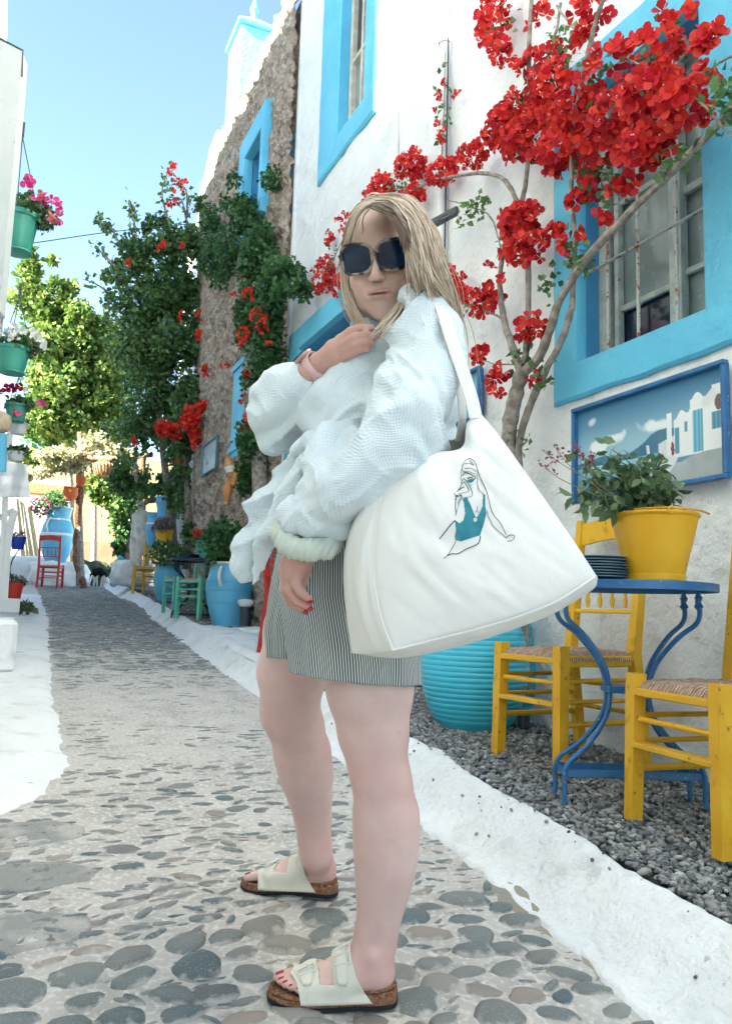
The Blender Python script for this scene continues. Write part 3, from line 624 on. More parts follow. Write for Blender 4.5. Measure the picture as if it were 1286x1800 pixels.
def rush_material():
    m = RUSH; t = m.node_tree; N = t.nodes; L = t.links
    tc = N.new('ShaderNodeTexCoord'); sp = N.new('ShaderNodeSeparateXYZ'); L.new(tc.outputs['Object'], sp.inputs[0])
    ax = N.new('ShaderNodeMath'); ax.operation = 'ABSOLUTE'; ay = N.new('ShaderNodeMath'); ay.operation = 'ABSOLUTE'; L.new(sp.outputs[0], ax.inputs[0]); L.new(sp.outputs[1], ay.inputs[0])
    gt = N.new('ShaderNodeMath'); gt.operation = 'GREATER_THAN'; L.new(ax.outputs[0], gt.inputs[0]); L.new(ay.outputs[0], gt.inputs[1])
    mx = N.new('ShaderNodeMix'); L.new(gt.outputs[0], mx.inputs[0]); L.new(sp.outputs[0], mx.inputs[2]); L.new(sp.outputs[1], mx.inputs[3])
    ns = N.new('ShaderNodeTexNoise'); ns.inputs['Scale'].default_value = 14; L.new(tc.outputs['Object'], ns.inputs[0])
    ma = N.new('ShaderNodeMath'); ma.operation = 'MULTIPLY_ADD'; ma.inputs[1].default_value = .02; L.new(ns.outputs[0], ma.inputs[0]); L.new(mx.outputs[0], ma.inputs[2])
    sn = N.new('ShaderNodeMath'); sn.operation = 'MULTIPLY'; sn.inputs[1].default_value = 620; L.new(ma.outputs[0], sn.inputs[0]); si = N.new('ShaderNodeMath'); si.operation = 'SINE'; L.new(sn.outputs[0], si.inputs[0])
    bp = N.new('ShaderNodeBump'); bp.inputs['Strength'].default_value = .9; bp.inputs['Distance'].default_value = .003; L.new(si.outputs[0], bp.inputs['Height'])
    b = N['Principled BSDF']; L.new(bp.outputs[0], b.inputs['Normal'])
    mr = N.new('ShaderNodeMapRange'); mr.inputs[1].default_value = -1; mr.inputs[2].default_value = 0; L.new(si.outputs[0], mr.inputs[0])
    old = b.inputs['Base Color'].links[0].from_socket; m2 = N.new('ShaderNodeMix'); m2.data_type = 'RGBA'; m2.inputs[6].default_value = (.26, .15, .09, 1); L.new(mr.outputs[0], m2.inputs[0]); L.new(old, m2.inputs[7]); L.new(m2.outputs[2], b.inputs['Base Color'])
    return m
RUSH_ = rush_material()
chy = make_chair(YEL, 'yellow rush seated taverna chair between the ribbed jar and the blue table', 'yellow taverna chairs by the wall')
ch_x, ch_y = 2.15, 2.715
chy.location = (ch_x, ch_y, gzf(1.95, ch_y)+.012); chy.rotation_euler = (0, 0, math.radians(3))
copy_thing(chy, (2.055, 1.825, gzf(1.95, 1.85)+.012), math.radians(-6), 'nearest yellow rush seated taverna chair cut off by the right edge')
def place_far(px, py, h=.14): g = gp(px, py, h); return (g[0], g[1], gzf(g[0], g[1])+.01)
GC = {'yellow_wood_paint': MINT}; RC = {'yellow_wood_paint': REDP}
c = copy_thing(chy, (2.06, 9.05, gzf(2.06, 9.05)+.01), math.radians(28), 'mint green taverna chair at the dark table, nearer of the two by the meander jar', 'mint green chairs at the small far table', 1.0, GC)
c2 = copy_thing(chy, (2.0, 9.75, gzf(2.0, 9.75)+.01), math.radians(8), 'mint green taverna chair left of the other, beside the plain blue jar', 'mint green chairs at the small far table', .95, GC)
copy_thing(chy, (.82, 16.9, gzf(.82, 16.9)+.01), math.radians(-105), 'red wooden chair in front of the white banded blue jar at the lane end', 'red chairs', 1.0, RC)
copy_thing(chy, (2.14, 5.95, gzf(2.14, 5.95)+.02), math.radians(200), 'red wooden chair half hidden behind the striped shorts', 'red chairs', 1.0, RC)
copy_thing(chy, (2.18, 13.5, gzf(2.18, 13.5)+.01), math.radians(60), 'small ochre yellow chair near the statue and the plain blue jar')
# blue iron table ----------------------------------------------------
def make_table(mat, label, R=.30, H=.72, ang0=0.0):
    t = thing('iron_table', (0, 0, 0), label, 'table')
    q = MB(); q.lathe([(0, H-.004), (R-.012, H-.004), (R-.012, H-.022), (R, H-.022), (R, H+.004), (R-.006, H+.006), (R-.02, H), (0, H)], (0, 0, 0), 48); q.build('tabletop', mat, t, True)
    for k, a in enumerate((ang0+.27, ang0-.27, ang0+math.pi+.27, ang0+math.pi-.27)):
        prof = [(.235, H-.02), (.232, H-.055), (.238, H-.09), (.225, H-.13), (.165, H-.18), (.095, H-.27), (.070, H-.36), (.085, H-.45), (.15, H-.54), (.225, H-.60), (.243, H-.64), (.243, H-.68), (.245, 0)]
        pts = bez([(math.cos(a)*r, math.sin(a)*r, z) for r, z in prof], 48); q = MB(); q.tube(pts, [.0115]*len(pts), 8, flat=.75); lg = q.build('leg', mat, t, True)
        q = MB(); q.lathe([(.004, 0), (.016, .015), (.007, .03), (.014, .045), (.004, .06)], (math.cos(a)*.235, math.sin(a)*.235, H-.085), 8); q.build('knob', mat, lg, True)
    q = MB(); q.box((0, 0, H-.36), (.16, .10, .022), Matrix.Rotation(ang0, 3, 'Z'), bev=.004); q.build('cross_bar', mat, t)
    for (a, b_) in ((.27, -.27), (math.pi+.27, math.pi-.27), (.27, math.pi-.27), (-.27, math.pi+.27)):
        q = MB(); z = H-.635; q.bar((.24*math.cos(ang0+a), .24*math.sin(ang0+a), z), (.24*math.cos(ang0+b_), .24*math.sin(ang0+b_), z), .006, .026, bev=.002); q.build('lower_rail', mat, t)
    return t
tb = at(1100, 1028, 2.80); TX, TY = float(tb[0]), float(tb[1]); TZ = float(tb[2])
tg = gzf(TX-.1, TY)+.01
table = make_table(BLUED, 'round sky and navy blue iron table with curled legs holding the yellow bucket', .30, TZ-tg, -A_)
table.location = (TX, TY, tg)
# stack of plates
pc = at(1046, 1018, 2.74); plates = []
PLATE = M('navy_plate', (.018, .05, .10), .25, .5); PLATER = M('plate_rim', (.16, .26, .32), .3, .5)
for k in range(8):
    p = thing('plate', (pc[0]+rnd.uniform(-.004, .004), pc[1]+rnd.uniform(-.004, .004), TZ+.008+k*.0095), ('%s dark blue plate in the stack beside the yellow bucket' % ('lowest', 'second lowest', 'third lowest', 'fourth from the bottom', 'fourth from the top', 'third from the top', 'second from the top', 'topmost')[k]), 'plate', 'dark blue plates stacked on the iron table')
    q = MB(); q.lathe([(0, 0), (.06, 0), (.085, .004), (.106, .012), (.107, .014), (.104, .014), (.08, .007), (0, .004)], (p.location.x, p.location.y, p.location.z), 32); q.build('dish', PLATE, p, True)
    q = MB(); q.lathe([(.1065, .0115), (.1085, .0125), (.1085, .0145), (.1055, .0150)], (p.location.x, p.location.y, p.location.z), 32); q.build('rim', PLATER, p, True)
# yellow bucket
bc = at(1151, 1022, 2.70); bl = Vector((bc[0], bc[1], TZ+.008))
BUCK = M('yellow_bucket_paint', (.72, .38, .015), .42, .45, var=(6, (.78, .45, .03), .4, .7), bump=[(12, .25, .006), (60, .2, .002)], wear=(26, (.55, .26, .02), .70, .76))
bk = thing('yellow_bucket', bl, 'yellow metal bucket with a wire handle planted with flowers on the blue table', 'bucket')
q = MB(); q.lathe([(.094, 0), (.098, .004), (.099, .022), (.096, .024), (.104, .06), (.122, .13), (.141, .215), (.146, .218), (.149, .224), (.146, .230), (.141, .228), (.136, .20), (.1, .05), (0, .05)], bl, 48, wob=.006); q.build('pail', BUCK, bk, True)
SOIL = M('soil', (.05, .035, .025), .95, .1)
q = MB(); q.lathe([(0, .205), (.13, .195)], bl, 24); q.build('soil', SOIL, bk, True)
hd = [bl+Vector((math.cos(A_)*x, -math.sin(A_)*x, z))+Vector((-.37, -.9, 0))*.145*f for x, z, f in ((-.10, .235, .6), (-.06, .236, .85), (.0, .236, 1.02), (.06, .235, .95), (.12, .234, .7), (.165, .232, .35))]
q = MB(); q.tube(bez(hd, 24), .0035, 6); q.build('handle', BUCK, bk, True)
q = MB(); q.tube([hd[2]+Vector((math.cos(a)*.014, 0, math.sin(a)*.012-.008)) for a in np.linspace(0, 6.28, 14)], .004, 6); q.build('handle_ear', BUCK, bk, True)
STEM = M('dry_stem', (.30, .24, .16), .8, .2); GSTEM = M('green_stem', (.08, .12, .05), .7, .2)
pl = thing('potted_flowers', bl+Vector((0, 0, .2)), 'leafy snapdragon plant with faded purple flower heads growing in the yellow bucket', 'plant')
BV = np.array([(0, 0, 0), (-.24, .35, .06), (-.2, .7, .04), (0, 1.0, -.12), (.2, .7, .04), (.24, .35, .06), (0, .35, 0), (0, .7, -.01)]); BF = np.array([(0, 6, 1), (1, 6, 7), (1, 7, 2), (2, 7, 3), (0, 5, 6), (6, 5, 4), (6, 4, 7), (7, 4, 3)])
LEAFB = M('leaf_bucket', (.08, .14, .05), .5, .35, isl=[(.05, .12, .055), (.13, .21, .10), (.20, .27, .14), (.07, .15, .07)], transl=.25)
def stems(name, segs, r, mat, par):
    q = MB()
    for s_ in segs: q.tube(bez(s_, 10), [r*(1-.5*i/10) for i in range(len(bez(s_, 10)))], 5)
    return q.build(name, mat, par, True, 'stuff')
sg = []; LP = []; LD = []
top = bl+Vector((0, 0, .22))
for (px, py) in ((1010, 800), (1022, 845), (1000, 870), (1040, 830), (1060, 800), (1075, 790), (1090, 820), (1100, 850), (1120, 830), (1045, 870), (1080, 870), (1150, 815), (1165, 800), (1170, 840), (1140, 860), (1160, 870), (1030, 890), (1125, 800)):
    e = Vector(at(px, py, 2.66+rnd.uniform(-.07, .12))); s0 = top+Vector((rnd.uniform(-.07, .07), rnd.uniform(-.07, .07), 0)); mid_ = (s0+e)/2+Vector((0, 0, .05)); sg.append([s0, mid_, e])
    for f in np.linspace(.25, 1, 9):
        p = s0*(1-f)**2+mid_*2*f*(1-f)+e*f*f
        for _ in range(3): LP.append(p+Vector((rnd.gauss(0, .012), rnd.gauss(0, .012), rnd.gauss(0, .012)))); LD.append((e-s0).normalized()*.5+Vector((rnd.gauss(0, .5), rnd.gauss(0, .5), -.75)))
stems('stems', sg, .0028, GSTEM, pl)
leaves('leaf', LP, .050, LEAFB, pl, np.array([tuple(d) for d in LD]), .35, 'stuff', BV, BF)
sg = []; FP = []
PURP = M('faded_purple', (.25, .03, .08), .7, .2, isl=[(.22, .02, .06), (.35, .05, .12), (.20, .10, .08), (.40, .10, .2)], transl=.2)
for (px, py, qx, qy) in ((1010, 775, 1040, 850), (956, 795, 1010, 830), (1038, 800, 1050, 850), (972, 783, 1020, 835), (950, 815, 1000, 850)):
    e = Vector(at(px, py, 2.62)); m_ = Vector(at(qx, qy, 2.63)); sg.append([top, m_, e])
    for _ in range(24): FP.append(e+(m_-e)*rnd.random()*.45+Vector((rnd.gauss(0, .006),)*1+(rnd.gauss(0, .006), rnd.gauss(0, .006))))
stems('stalk', sg, .002, STEM, pl); leaves('flower_head', FP, .013, PURP, pl, kind='stuff')
q = MB()
for k in range(8):
    a = rnd.uniform(0, 6.28); q.tube(bez([top+Vector((math.cos(a)*.03, math.sin(a)*.03, -.02)), top+Vector((math.cos(a)*.08, math.sin(a)*.08-.03, .03)), top+Vector((math.cos(a+1)*.09, math.sin(a+1)*.09-.03, .0)), top+Vector((math.cos(a+2)*.04, -.06, -.02))], 16), .0022, 5)
q.build('dry_roots', STEM, pl, True, 'stuff')
stk = thing('white_stick', at(1153, 900, 2.68), 'thin white plastic stake standing in the yellow bucket', 'stake')
q = MB(); q.tube([at(1137, 783, 2.68), at(1152, 905, 2.68)], .0055, 6); q.build('rod', WHITEP, stk, True)
# jars ---------------------------------------------------------------
def ribbed(name, base, r, h, mat, label, nr=17):
    t = thing(name, base, label, 'jar'); P = []; N = 220
    for i in range(N+1):
        u = i/N; z = u*h; rr = r*(.52+.48*math.sin(math.pi*min(1, (u*.92+.05)))**.75) if u < .93 else r*.60+ (u-.93)*r*.6
        P.append((rr+(.0045*abs(math.sin(u*nr*math.pi))**.7 if .04 < u < .93 else 0), z))
    P += [(P[-1][0]-.02, h), (P[-1][0]-.03, h-.1)]
    q = MB(); q.lathe(P, base, 64); q.build('body', mat, t, True); return t
jx, jy = 2.02, 3.50; j0 = at(832, 1283, 3.88); ribbed('ribbed_jar', (float(j0[0]), float(j0[1]), gzf(j0[0], j0[1])+.0), .262, .60, TURQ, 'large round turquoise ribbed jar on the gravel behind the tote bag', 24)
j1 = at(905, 1248, 4.15); ribbed('ribbed_jar', (float(j1[0]), float(j1[1]), gzf(j1[0], j1[1])), .135, .56, TURQ, 'narrow turquoise ribbed jar behind the yellow chair against the wall', 22)
def pithos(base, sc, mat, label, prof=None, white_rim=True, bands=(), meander=False, handles=True, name='blue_jar', R=None, cat='jar'):
    t = thing(name, base, label, cat)
    prof = prof or [(.155, 0), (.165, .02), (.205, .15), (.24, .28), (.255, .40), (.245, .48), (.215, .58), (.195, .63), (.20, .655), (.215, .665), (.20, .67), (.17, .64), (.16, .5), (0, .5)]
    q = MB(); q.lathe([(a*sc, b_*sc) for a, b_ in prof], base, 48, R); q.build('body', mat, t, True)
    def rr(z): return float(np.interp(z, [b_ for a, b_ in prof[:10]], [a for a, b_ in prof[:10]]))
    for (z0, z1, m2) in bands:
        q = MB(); q.lathe([((rr(z)+.006)*sc, z*sc) for z in np.linspace(z0, z1, 5)], base, 48, R); q.build('painted_band', m2, t, True)
    if white_rim:
        zt = prof[9][1]; q = MB(); q.lathe([((rr(zt-.025)+.004)*sc, (zt-.02)*sc), ((rr(zt)+.006)*sc, (zt-.006)*sc), ((rr(zt)+.004)*sc, (zt+.008)*sc), ((rr(zt)-.03)*sc, (zt+.008)*sc)], base, 48, R); q.build('rim', WHITEP, t, True)
    if meander:
        q = MB(); n = 22
        for k in range(n):
            a0 = 2*math.pi*k/n
            for (u0_, u1_, w0, w1) in ((0, .85, .075, .082), (.0, .12, .0, .082), (.0, .6, .0, .01), (.5, .62, .0, .055), (.25, .62, .047, .055), (.85, 1.0, .0, .082)):
                V = []
                for (u, wz) in ((u0_, w0), (u1_, w0), (u1_, w1), (u0_, w1)):
                    a = a0+u*2*math.pi/n; z = .385+wz; r_ = (rr(z)+.0045)*sc; V.append((base[0]+math.cos(a)*r_, base[1]+math.sin(a)*r_, base[2]+z*sc))
                V += [(base[0]+(x-base[0])*.975, base[1]+(y-base[1])*.975, z) for x, y, z in V]; q.add(V, [(0, 1, 2, 3), (0, 4, 5, 1), (1, 5, 6, 2), (2, 6, 7, 3), (3, 7, 4, 0)])
        q.build('meander_relief', mat, t, False, 'stuff')
        for z in (.375, .475, .25):
            q = MB(); q.tube([(base[0]+math.cos(a)*(rr(z)+.002)*sc, base[1]+math.sin(a)*(rr(z)+.002)*sc, base[2]+z*sc) for a in np.linspace(0, 2*math.pi, 49)], .006*sc, 6); q.build('moulding', mat, t, True)
    if handles:
        zt, zb = (prof[6][1]+.02), prof[4][1]+.02
        for a in (A_*-1+.1+math.pi*1.0*0-1.9, 1.25-A_):
            c_, s_ = math.cos(a), math.sin(a); pts = bez([(base[0]+c_*r_*sc, base[1]+s_*r_*sc, base[2]+z*sc) for r_, z in ((rr(zt)-.01, zt), (rr(zt)+.055, zt+.005), (rr(zb)+.05, (zt+zb)/2), (rr(zb)-.01, zb))], 16)
            q = MB(); q.tube(pts, .018*sc, 8); q.build('handle', WHITEP, t, True)
    return t
def far(px, py, d): p = at(px, py, d); return (float(p[0]), float(p[1]), float(p[2]))
pithos(far(401, 1102, 8.35), 1.0, JARB, 'pale blue jar with a raised meander band and white rim beside the stone wall', meander=True)
pithos(far(293, 1056, 11.2), .80, JARB, 'plain blue jar with a rounded belly behind the mint green chairs', handles=False)
TJ = [(.17, 0), (.20, .04), (.29, .25), (.345, .50), (.345, .62), (.30, .82), (.25, .93), (.235, .98), (.25, 1.10), (.272, 1.215), (.25, 1.22), (.22, 1.1), (.2, .9), (0, .9)]
pithos(far(97, 992, 16.9), 1.0, JARB, 'tall blue jar with two white bands on the white plaster base at the lane end', TJ, bands=((.60, .655, WHITEP), (.93, .965, WHITEP)), name='banded_jar')
BK2 = [(.12, 0), (.14, .03), (.17, .2), (.19, .34), (.2, .36), (.21, .38), (.2, .40), (.20, .44), (.21, .46), (.21, .47), (.19, .47), (.17, .3), (.1, .2), (0, .2)]
pithos(far(293, 922, 13.0), .95, JARB, 'blue pot on the shelf behind the statue under the wooden beam', BK2, False, handles=False)
pithos(far(270, 960, 13.2), .95, JARB, 'blue jar with a white band right behind the statue', [(.10, 0), (.12, .05), (.14, .2), (.15, .3), (.15, .36), (.14, .42), (.13, .44), (.13, .46), (.14, .56), (.15, .58), (.13, .58), (.1, .5), (.1, .3), (0, .3)], bands=((.37, .405, WHITEP),), handles=False, white_rim=False)
RT = Matrix.Rotation(math.radians(38), 3, 'Y') @ Matrix.Rotation(math.radians(-10), 3, 'X')
JUG = [(.05, 0), (.075, .02), (.12, .12), (.125, .18), (.10, .26), (.07, .30), (.065, .33), (.07, .35), (.085, .37), (.09, .375), (.07, .375), (.05, .33), (.05, .2), (0, .2)]
pithos(far(196, 1030, 15.4), .75, JARB, 'small blue jug lying tilted by the cat at the lane end', JUG, True, handles=False, name='blue_jug', R=RT, cat='jug')
pithos(far(213, 993, 15.2), 1.0, JARB, 'blue jug leaning on the plaster rock left of the statue', JUG, True, handles=False, name='blue_jug', R=Matrix.Rotation(math.radians(16), 3, 'Y'), cat='jug')
# green bucket with geranium on the small far table
ft = make_table(M('navy_table', (.012, .03, .07), .4, .5), 'small dark iron table with stacked plates between the mint green chairs', .30, .64, -.4); tp = far(345, 984, 9.3); ft.location = (tp[0], tp[1], tp[2]-.64)
for k in range(4):
    p = thing('plate', (tp[0]-.10, tp[1]-.03, tp[2]+.006+k*.011), ('%s dark plate in the small stack on the far iron table' % ('lowest', 'second', 'third', 'topmost')[k]), 'plate', 'dark plates on the far table'); q = MB(); q.lathe([(0, 0), (.08, 0), (.13, .012), (.128, .015), (0, .005)], p.location, 24); q.build('dish', PLATE, p, True)
gb_ = far(361, 984, 9.35); gbk = thing('green_bucket', gb_, 'sea green bucket with a red geranium on the far iron table', 'bucket')
q = MB(); q.lathe([(.10, 0), (.125, .17), (.135, .215), (.14, .22), (.13, .222), (.12, .2), (0, .18)], gb_, 32); q.build('pail', M('sea_green', (.08, .40, .28), .45, .4), gbk, True)
def bush(name, label, c, r, n, size, mat, cat='plant', flowers=None, stem=True, shell=.2, group=None):
    t = thing(name, (c[0], c[1], c[2]-r[2]), label, cat, group); leaves('leaf', clump_pts(c, r, n, shell), size, mat, t, kind='stuff')
    if flowers:
        fm, fn, fs, up_ = flowers; leaves('blossom', clump_pts(np.array(c)+np.array([0, 0, up_]), r, fn, .7), fs, fm, t, kind='stuff')
    if stem:
        q = MB()
        for k in range(6): e = clump_pts(c, np.array(r)*.7, 1)[0]; q.tube([(c[0]+rnd.gauss(0, .01), c[1]+rnd.gauss(0, .01), c[2]-r[2]*1.1), tuple(e)], max(.003, min(r)*.02), 5)
        q.build('stem', GSTEM, t, True, 'stuff')
    return t
def bsh(name, label, px, py, d, rx, rz, n, size, mat, **k):
    c = far(px, py, d); s_ = d/F_; return bush(name, label, c, (rx*s_, rx*s_, rz*s_), n, size, mat, **k)
bsh('geranium', 'red geranium growing in the sea green bucket', 355, 950, 9.35, 17, 18, 160, .05, LEAFD, flowers=None)
g_ = thing('red_bloom', far(346, 938, 9.25), 'bright red geranium bloom above the sea green bucket', 'flower'); leaves('petal', clump_pts(far(346, 938, 9.25), (.05, .05, .05), 90, .6), .028, REDG, g_, kind='stuff')
bsh('leafy_plant', 'dense green bush growing out of the meander jar', 395, 955, 8.4, 42, 46, 1500, .055, LEAFG)
bsh('leafy_plant', 'dark leafy plant above the plain blue jar', 296, 975, 11.2, 36, 26, 800, .06, LEAFD)
bsh('round_basil', 'dense round basil bush in the tall banded jar', 98, 880, 16.9, 24, 19, 900, .05, LEAFG, flowers=(LEAFD, 300, .05, 0))
bsh('pink_flowers', 'pink and white flowers left of the tall banded jar', 72, 893, 16.7, 17, 18, 130, .07, LEAFG, flowers=(PINKF, 160, .06, .03))
yp = far(288, 955, 12.4); ypt = thing('yellow_pot', yp, 'yellow trough planted with grey lavender right of the statue', 'pot'); q = MB(); q.lathe([(.11, 0), (.13, .15), (.14, .2), (.12, .2), (0, .17)], yp, 24); q.build('pot', YEL, ypt, True)
bsh('lavender', 'grey purple lavender in the yellow pot', 288, 925, 12.4, 19, 15, 420, .06, M('lavender_leaf', (.2, .16, .16), .8, .2, isl=[(.16, .14, .12), (.26, .20, .22), (.30, .24, .2)]), shell=.1)
# plaster rocks ------------------------------------------------------
def rock(name, label, c, size, seed, mat=WHITE, amp=.16):
    t = thing(name, (c[0], c[1], c[2]-size[2]), label, 'rock' if 'rock' in name else 'plinth'); bm = bmesh.new(); bmesh.ops.create_icosphere(bm, subdivisions=4, radius=1)
    for v in bm.verts:
        p = v.co.copy(); k = 1/max(abs(p.x), abs(p.y), abs(p.z)); p = p.lerp(p*k, .55); p *= 1+amp*noise.noise(p*2.2+Vector((seed, 0, 0)))+amp*.5*noise.noise(p*6+Vector((0, seed, 0)))
        v.co = Vector((p.x*size[0]+c[0], p.y*size[1]+c[1], p.z*size[2]+c[2]))
    me = bpy.data.meshes.new('body'); bm.to_mesh(me); bm.free(); me.materials.append(mat); me.polygons.foreach_set('use_smooth', np.ones(len(me.polygons), bool)); link('body', me, t); return t
rock('plaster_plinth', 'white lumpy plaster plinth carrying the tall banded jar', far(105, 1015, 17.1), (.62, .5, .34), 3)
rock('plaster_rock', 'white plaster rock under the statue and the leaning jug', far(232, 1008, 14.4), (.36, .5, .24), 5)
rock('plaster_plinth', 'low white plaster bench behind the red chair', far(48, 1010, 17.4), (.75, .4, .40), 8, amp=.08)
rock('plaster_rock', 'whitewashed stone step at the foot of the stone wall by the meander jar', far(455, 1118, 7.9), (.20, .30, .09), 12, amp=.08)
rock('dark_rock', 'dark mossy rock behind the cat at the lane end', far(152, 1012, 18.6), (.55, .4, .32), 9, M('dark_rock', (.09, .09, .08), .95, .1, var=(6, (.04, .07, .03), .4, .6), bump=[(10, .8, .04)]), .3)
# ================================================================== SDF modelling (numpy surface nets)
class SDF:
    def __init__(s, lo, hi, vox):
        s.lo = np.array(lo, float); s.vox = vox; s.n = np.ceil((np.array(hi)-s.lo)/vox).astype(int)+1; s.g = np.full(s.n, .12, np.float32)
    def sub(s, lo, hi):
        a = np.clip(((np.array(lo)-s.lo)/s.vox).astype(int), 0, s.n-1); b = np.clip(((np.array(hi)-s.lo)/s.vox).astype(int)+2, 1, s.n)
        ax = [s.lo[i]+s.vox*np.arange(a[i], b[i]) for i in range(3)]
        return (slice(a[0], b[0]), slice(a[1], b[1]), slice(a[2], b[2])), np.stack(np.meshgrid(*ax, indexing='ij'), -1)
    def comb(s, sl, d, k, cut=False):
        g = s.g[sl]; d = d.astype(np.float32)
        if cut:
            d = -d; h = np.clip(.5-.5*(g-d)/k, 0, 1); s.g[sl] = g*(1-h)+d*h+k*h*(1-h); return
        h = np.clip(.5+.5*(g-d)/k, 0, 1); s.g[sl] = g*(1-h)+d*h-k*h*(1-h)
    def cap(s, a, b, ra, rb, k=.01, flat=None, cut=False):
        """round cone from a to b; flat=(dir, factor) squashes across dir"""
        a = np.array(a, float); b = np.array(b, float); R = max(ra, rb)+k+3*s.vox
        sl, P = s.sub(np.minimum(a, b)-R*(1.5 if flat else 1), np.maximum(a, b)+R*(1.5 if flat else 1))
        if P.size == 0: return
        ba = b-a; pa = P-a; L2 = max(ba@ba, 1e-12)
        t = np.clip((pa@ba)/L2, 0, 1); q = pa-t[..., None]*ba
        if flat is not None:
            dr = np.array(flat[0], float); dr /= np.linalg.norm(dr); c = q@dr; q = q+(c*(1/flat[1]-1))[..., None]*dr
        d = np.linalg.norm(q, axis=-1)-(ra+(rb-ra)*t)
        if flat is not None: d = d*min(1, flat[1])
        s.comb(sl, d, k, cut)
    def chain(s, pts, rs, k=.01, flat=None):
        for i in range(len(pts)-1): s.cap(pts[i], pts[i+1], rs[i], rs[i+1], k, flat)
    def ell(s, c, r, k=.01, R=None, cut=False):
        c = np.array(c, float); r = np.array(r, float); m = r.max()+k+3*s.vox; sl, P = s.sub(c-m, c+m)
        if P.size == 0: return
        q = P-c
        if R is not None: q = q@R
        k0 = np.linalg.norm(q/r, axis=-1); k1 = np.linalg.norm(q/(r*r), axis=-1)+1e-9; s.comb(sl, k0*(k0-1)/k1, k, cut)
    def mesh(s):
        g = s.g; n = g.shape; ins = g < 0
        c = np.zeros(tuple(i-1 for i in n), np.int8)
        for dx in (0, 1):
            for dy in (0, 1):
                for dz in (0, 1): c += ins[dx:n[0]-1+dx, dy:n[1]-1+dy, dz:n[2]-1+dz]
        act = (c > 0) & (c < 8); idx = np.argwhere(act); ids = np.full(act.shape, -1, np.int32); ids[act] = np.arange(len(idx))
        acc = np.zeros((len(idx), 3)); cnt = np.zeros(len(idx))
        cr = [(0, 0, 0), (1, 0, 0), (0, 1, 0), (1, 1, 0), (0, 0, 1), (1, 0, 1), (0, 1, 1), (1, 1, 1)]
        val = [g[idx[:, 0]+a, idx[:, 1]+b, idx[:, 2]+cc] for a, b, cc in cr]
        for i in range(8):
            for j in range(i+1, 8):
                dd = [cr[j][k]-cr[i][k] for k in range(3)]
                if sum(abs(q) for q in dd) != 1: continue
                vi, vj = val[i], val[j]; m = (vi < 0) != (vj < 0); t = np.where(m, vi/np.where(m, vi-vj, 1), 0)
                acc += m[:, None]*(np.array(cr[i])+t[:, None]*np.array(dd)); cnt += m
        V = s.lo+(idx+acc/cnt[:, None])*s.vox; Fq = []
        for ax in range(3):
            o = [(1, 2), (2, 0), (0, 1)][ax]; sa = [slice(0, n[k]-1) if k == ax else slice(1, n[k]-1) for k in range(3)]; sb = list(sa); sb[ax] = slice(1, n[ax])
            A = ins[tuple(sa)]; B = ins[tuple(sb)]; e = np.argwhere(A != B); off = np.array([0 if k == ax else 1 for k in range(3)]); e = e+off
            fl = A[tuple((e-off).T)]; q = []
            for (p, r) in ((-1, -1), (0, -1), (0, 0), (-1, 0)):
                f = e.copy(); f[:, o[0]] += p; f[:, o[1]] += r; q.append(ids[f[:, 0], f[:, 1], f[:, 2]])
            q = np.stack(q, 1); q[~fl] = q[~fl][:, ::-1]; Fq.append(q[(q >= 0).all(1)])
        return V, np.concatenate(Fq)
def smooth_v(V, Fq, it=2, lam=.5):
    n = len(V); e = np.concatenate([Fq[:, [0, 1]], Fq[:, [1, 2]], Fq[:, [2, 3]], Fq[:, [3, 0]]]); e = np.concatenate([e, e[:, ::-1]])
    deg = np.bincount(e[:, 0], minlength=n).astype(float); deg[deg == 0] = 1
    for _ in range(it):
        a = np.stack([np.bincount(e[:, 0], V[e[:, 1], k], n) for k in range(3)], 1)/deg[:, None]; V = V+lam*(a-V)
    return V
def normals(V, Fq):
    a = V[Fq[:, 2]]-V[Fq[:, 0]]; b = V[Fq[:, 3]]-V[Fq[:, 1]]; fn = np.cross(a, b); n = len(V)
    N = np.stack([sum(np.bincount(Fq[:, j], fn[:, k], n) for j in range(4)) for k in range(3)], 1); return N/(np.linalg.norm(N, axis=1)[:, None]+1e-12)
# ================================================================== bougainvillea on the white wall
boug = thing('bougainvillea', onX(905, 1180, 2.3), 'red flowering bougainvillea climbing the white wall round the barred window', 'climbing plant')
def limb(name, pts, r0_, r1_, X=None, n=30, parent=boug, mat=BARK, knob=.12):
    P = bez([onX(p[0], p[1], p[2] if len(p) > 2 else X) for p in pts], n); m = len(P)
    R = [(r0_+(r1_-r0_)*i/m)*(1+knob*noise.noise(Vector((i*.7, r0_*100, 0)))*2) for i in range(m)]
    q = MB(); q.tube([p+np.array([0, .008*noise.noise(Vector((i*.5, 3, r0_*50))), .006*noise.noise(Vector((i*.5, 9, 1)))]) for i, p in enumerate(P)], R, 9 if r0_ > .01 else 6); return q.build(name, mat, parent, True)
limb('trunk', [(900, 1235, 2.25), (898, 1000, 2.28), (892, 800, 2.30), (900, 720, 2.30), (918, 650, 2.30)], .048, .036)
limb('trunk', [(925, 1235, 2.33), (915, 900, 2.34), (912, 780, 2.33), (940, 690, 2.32), (985, 600, 2.31), (1005, 540, 2.3)], .022, .016)
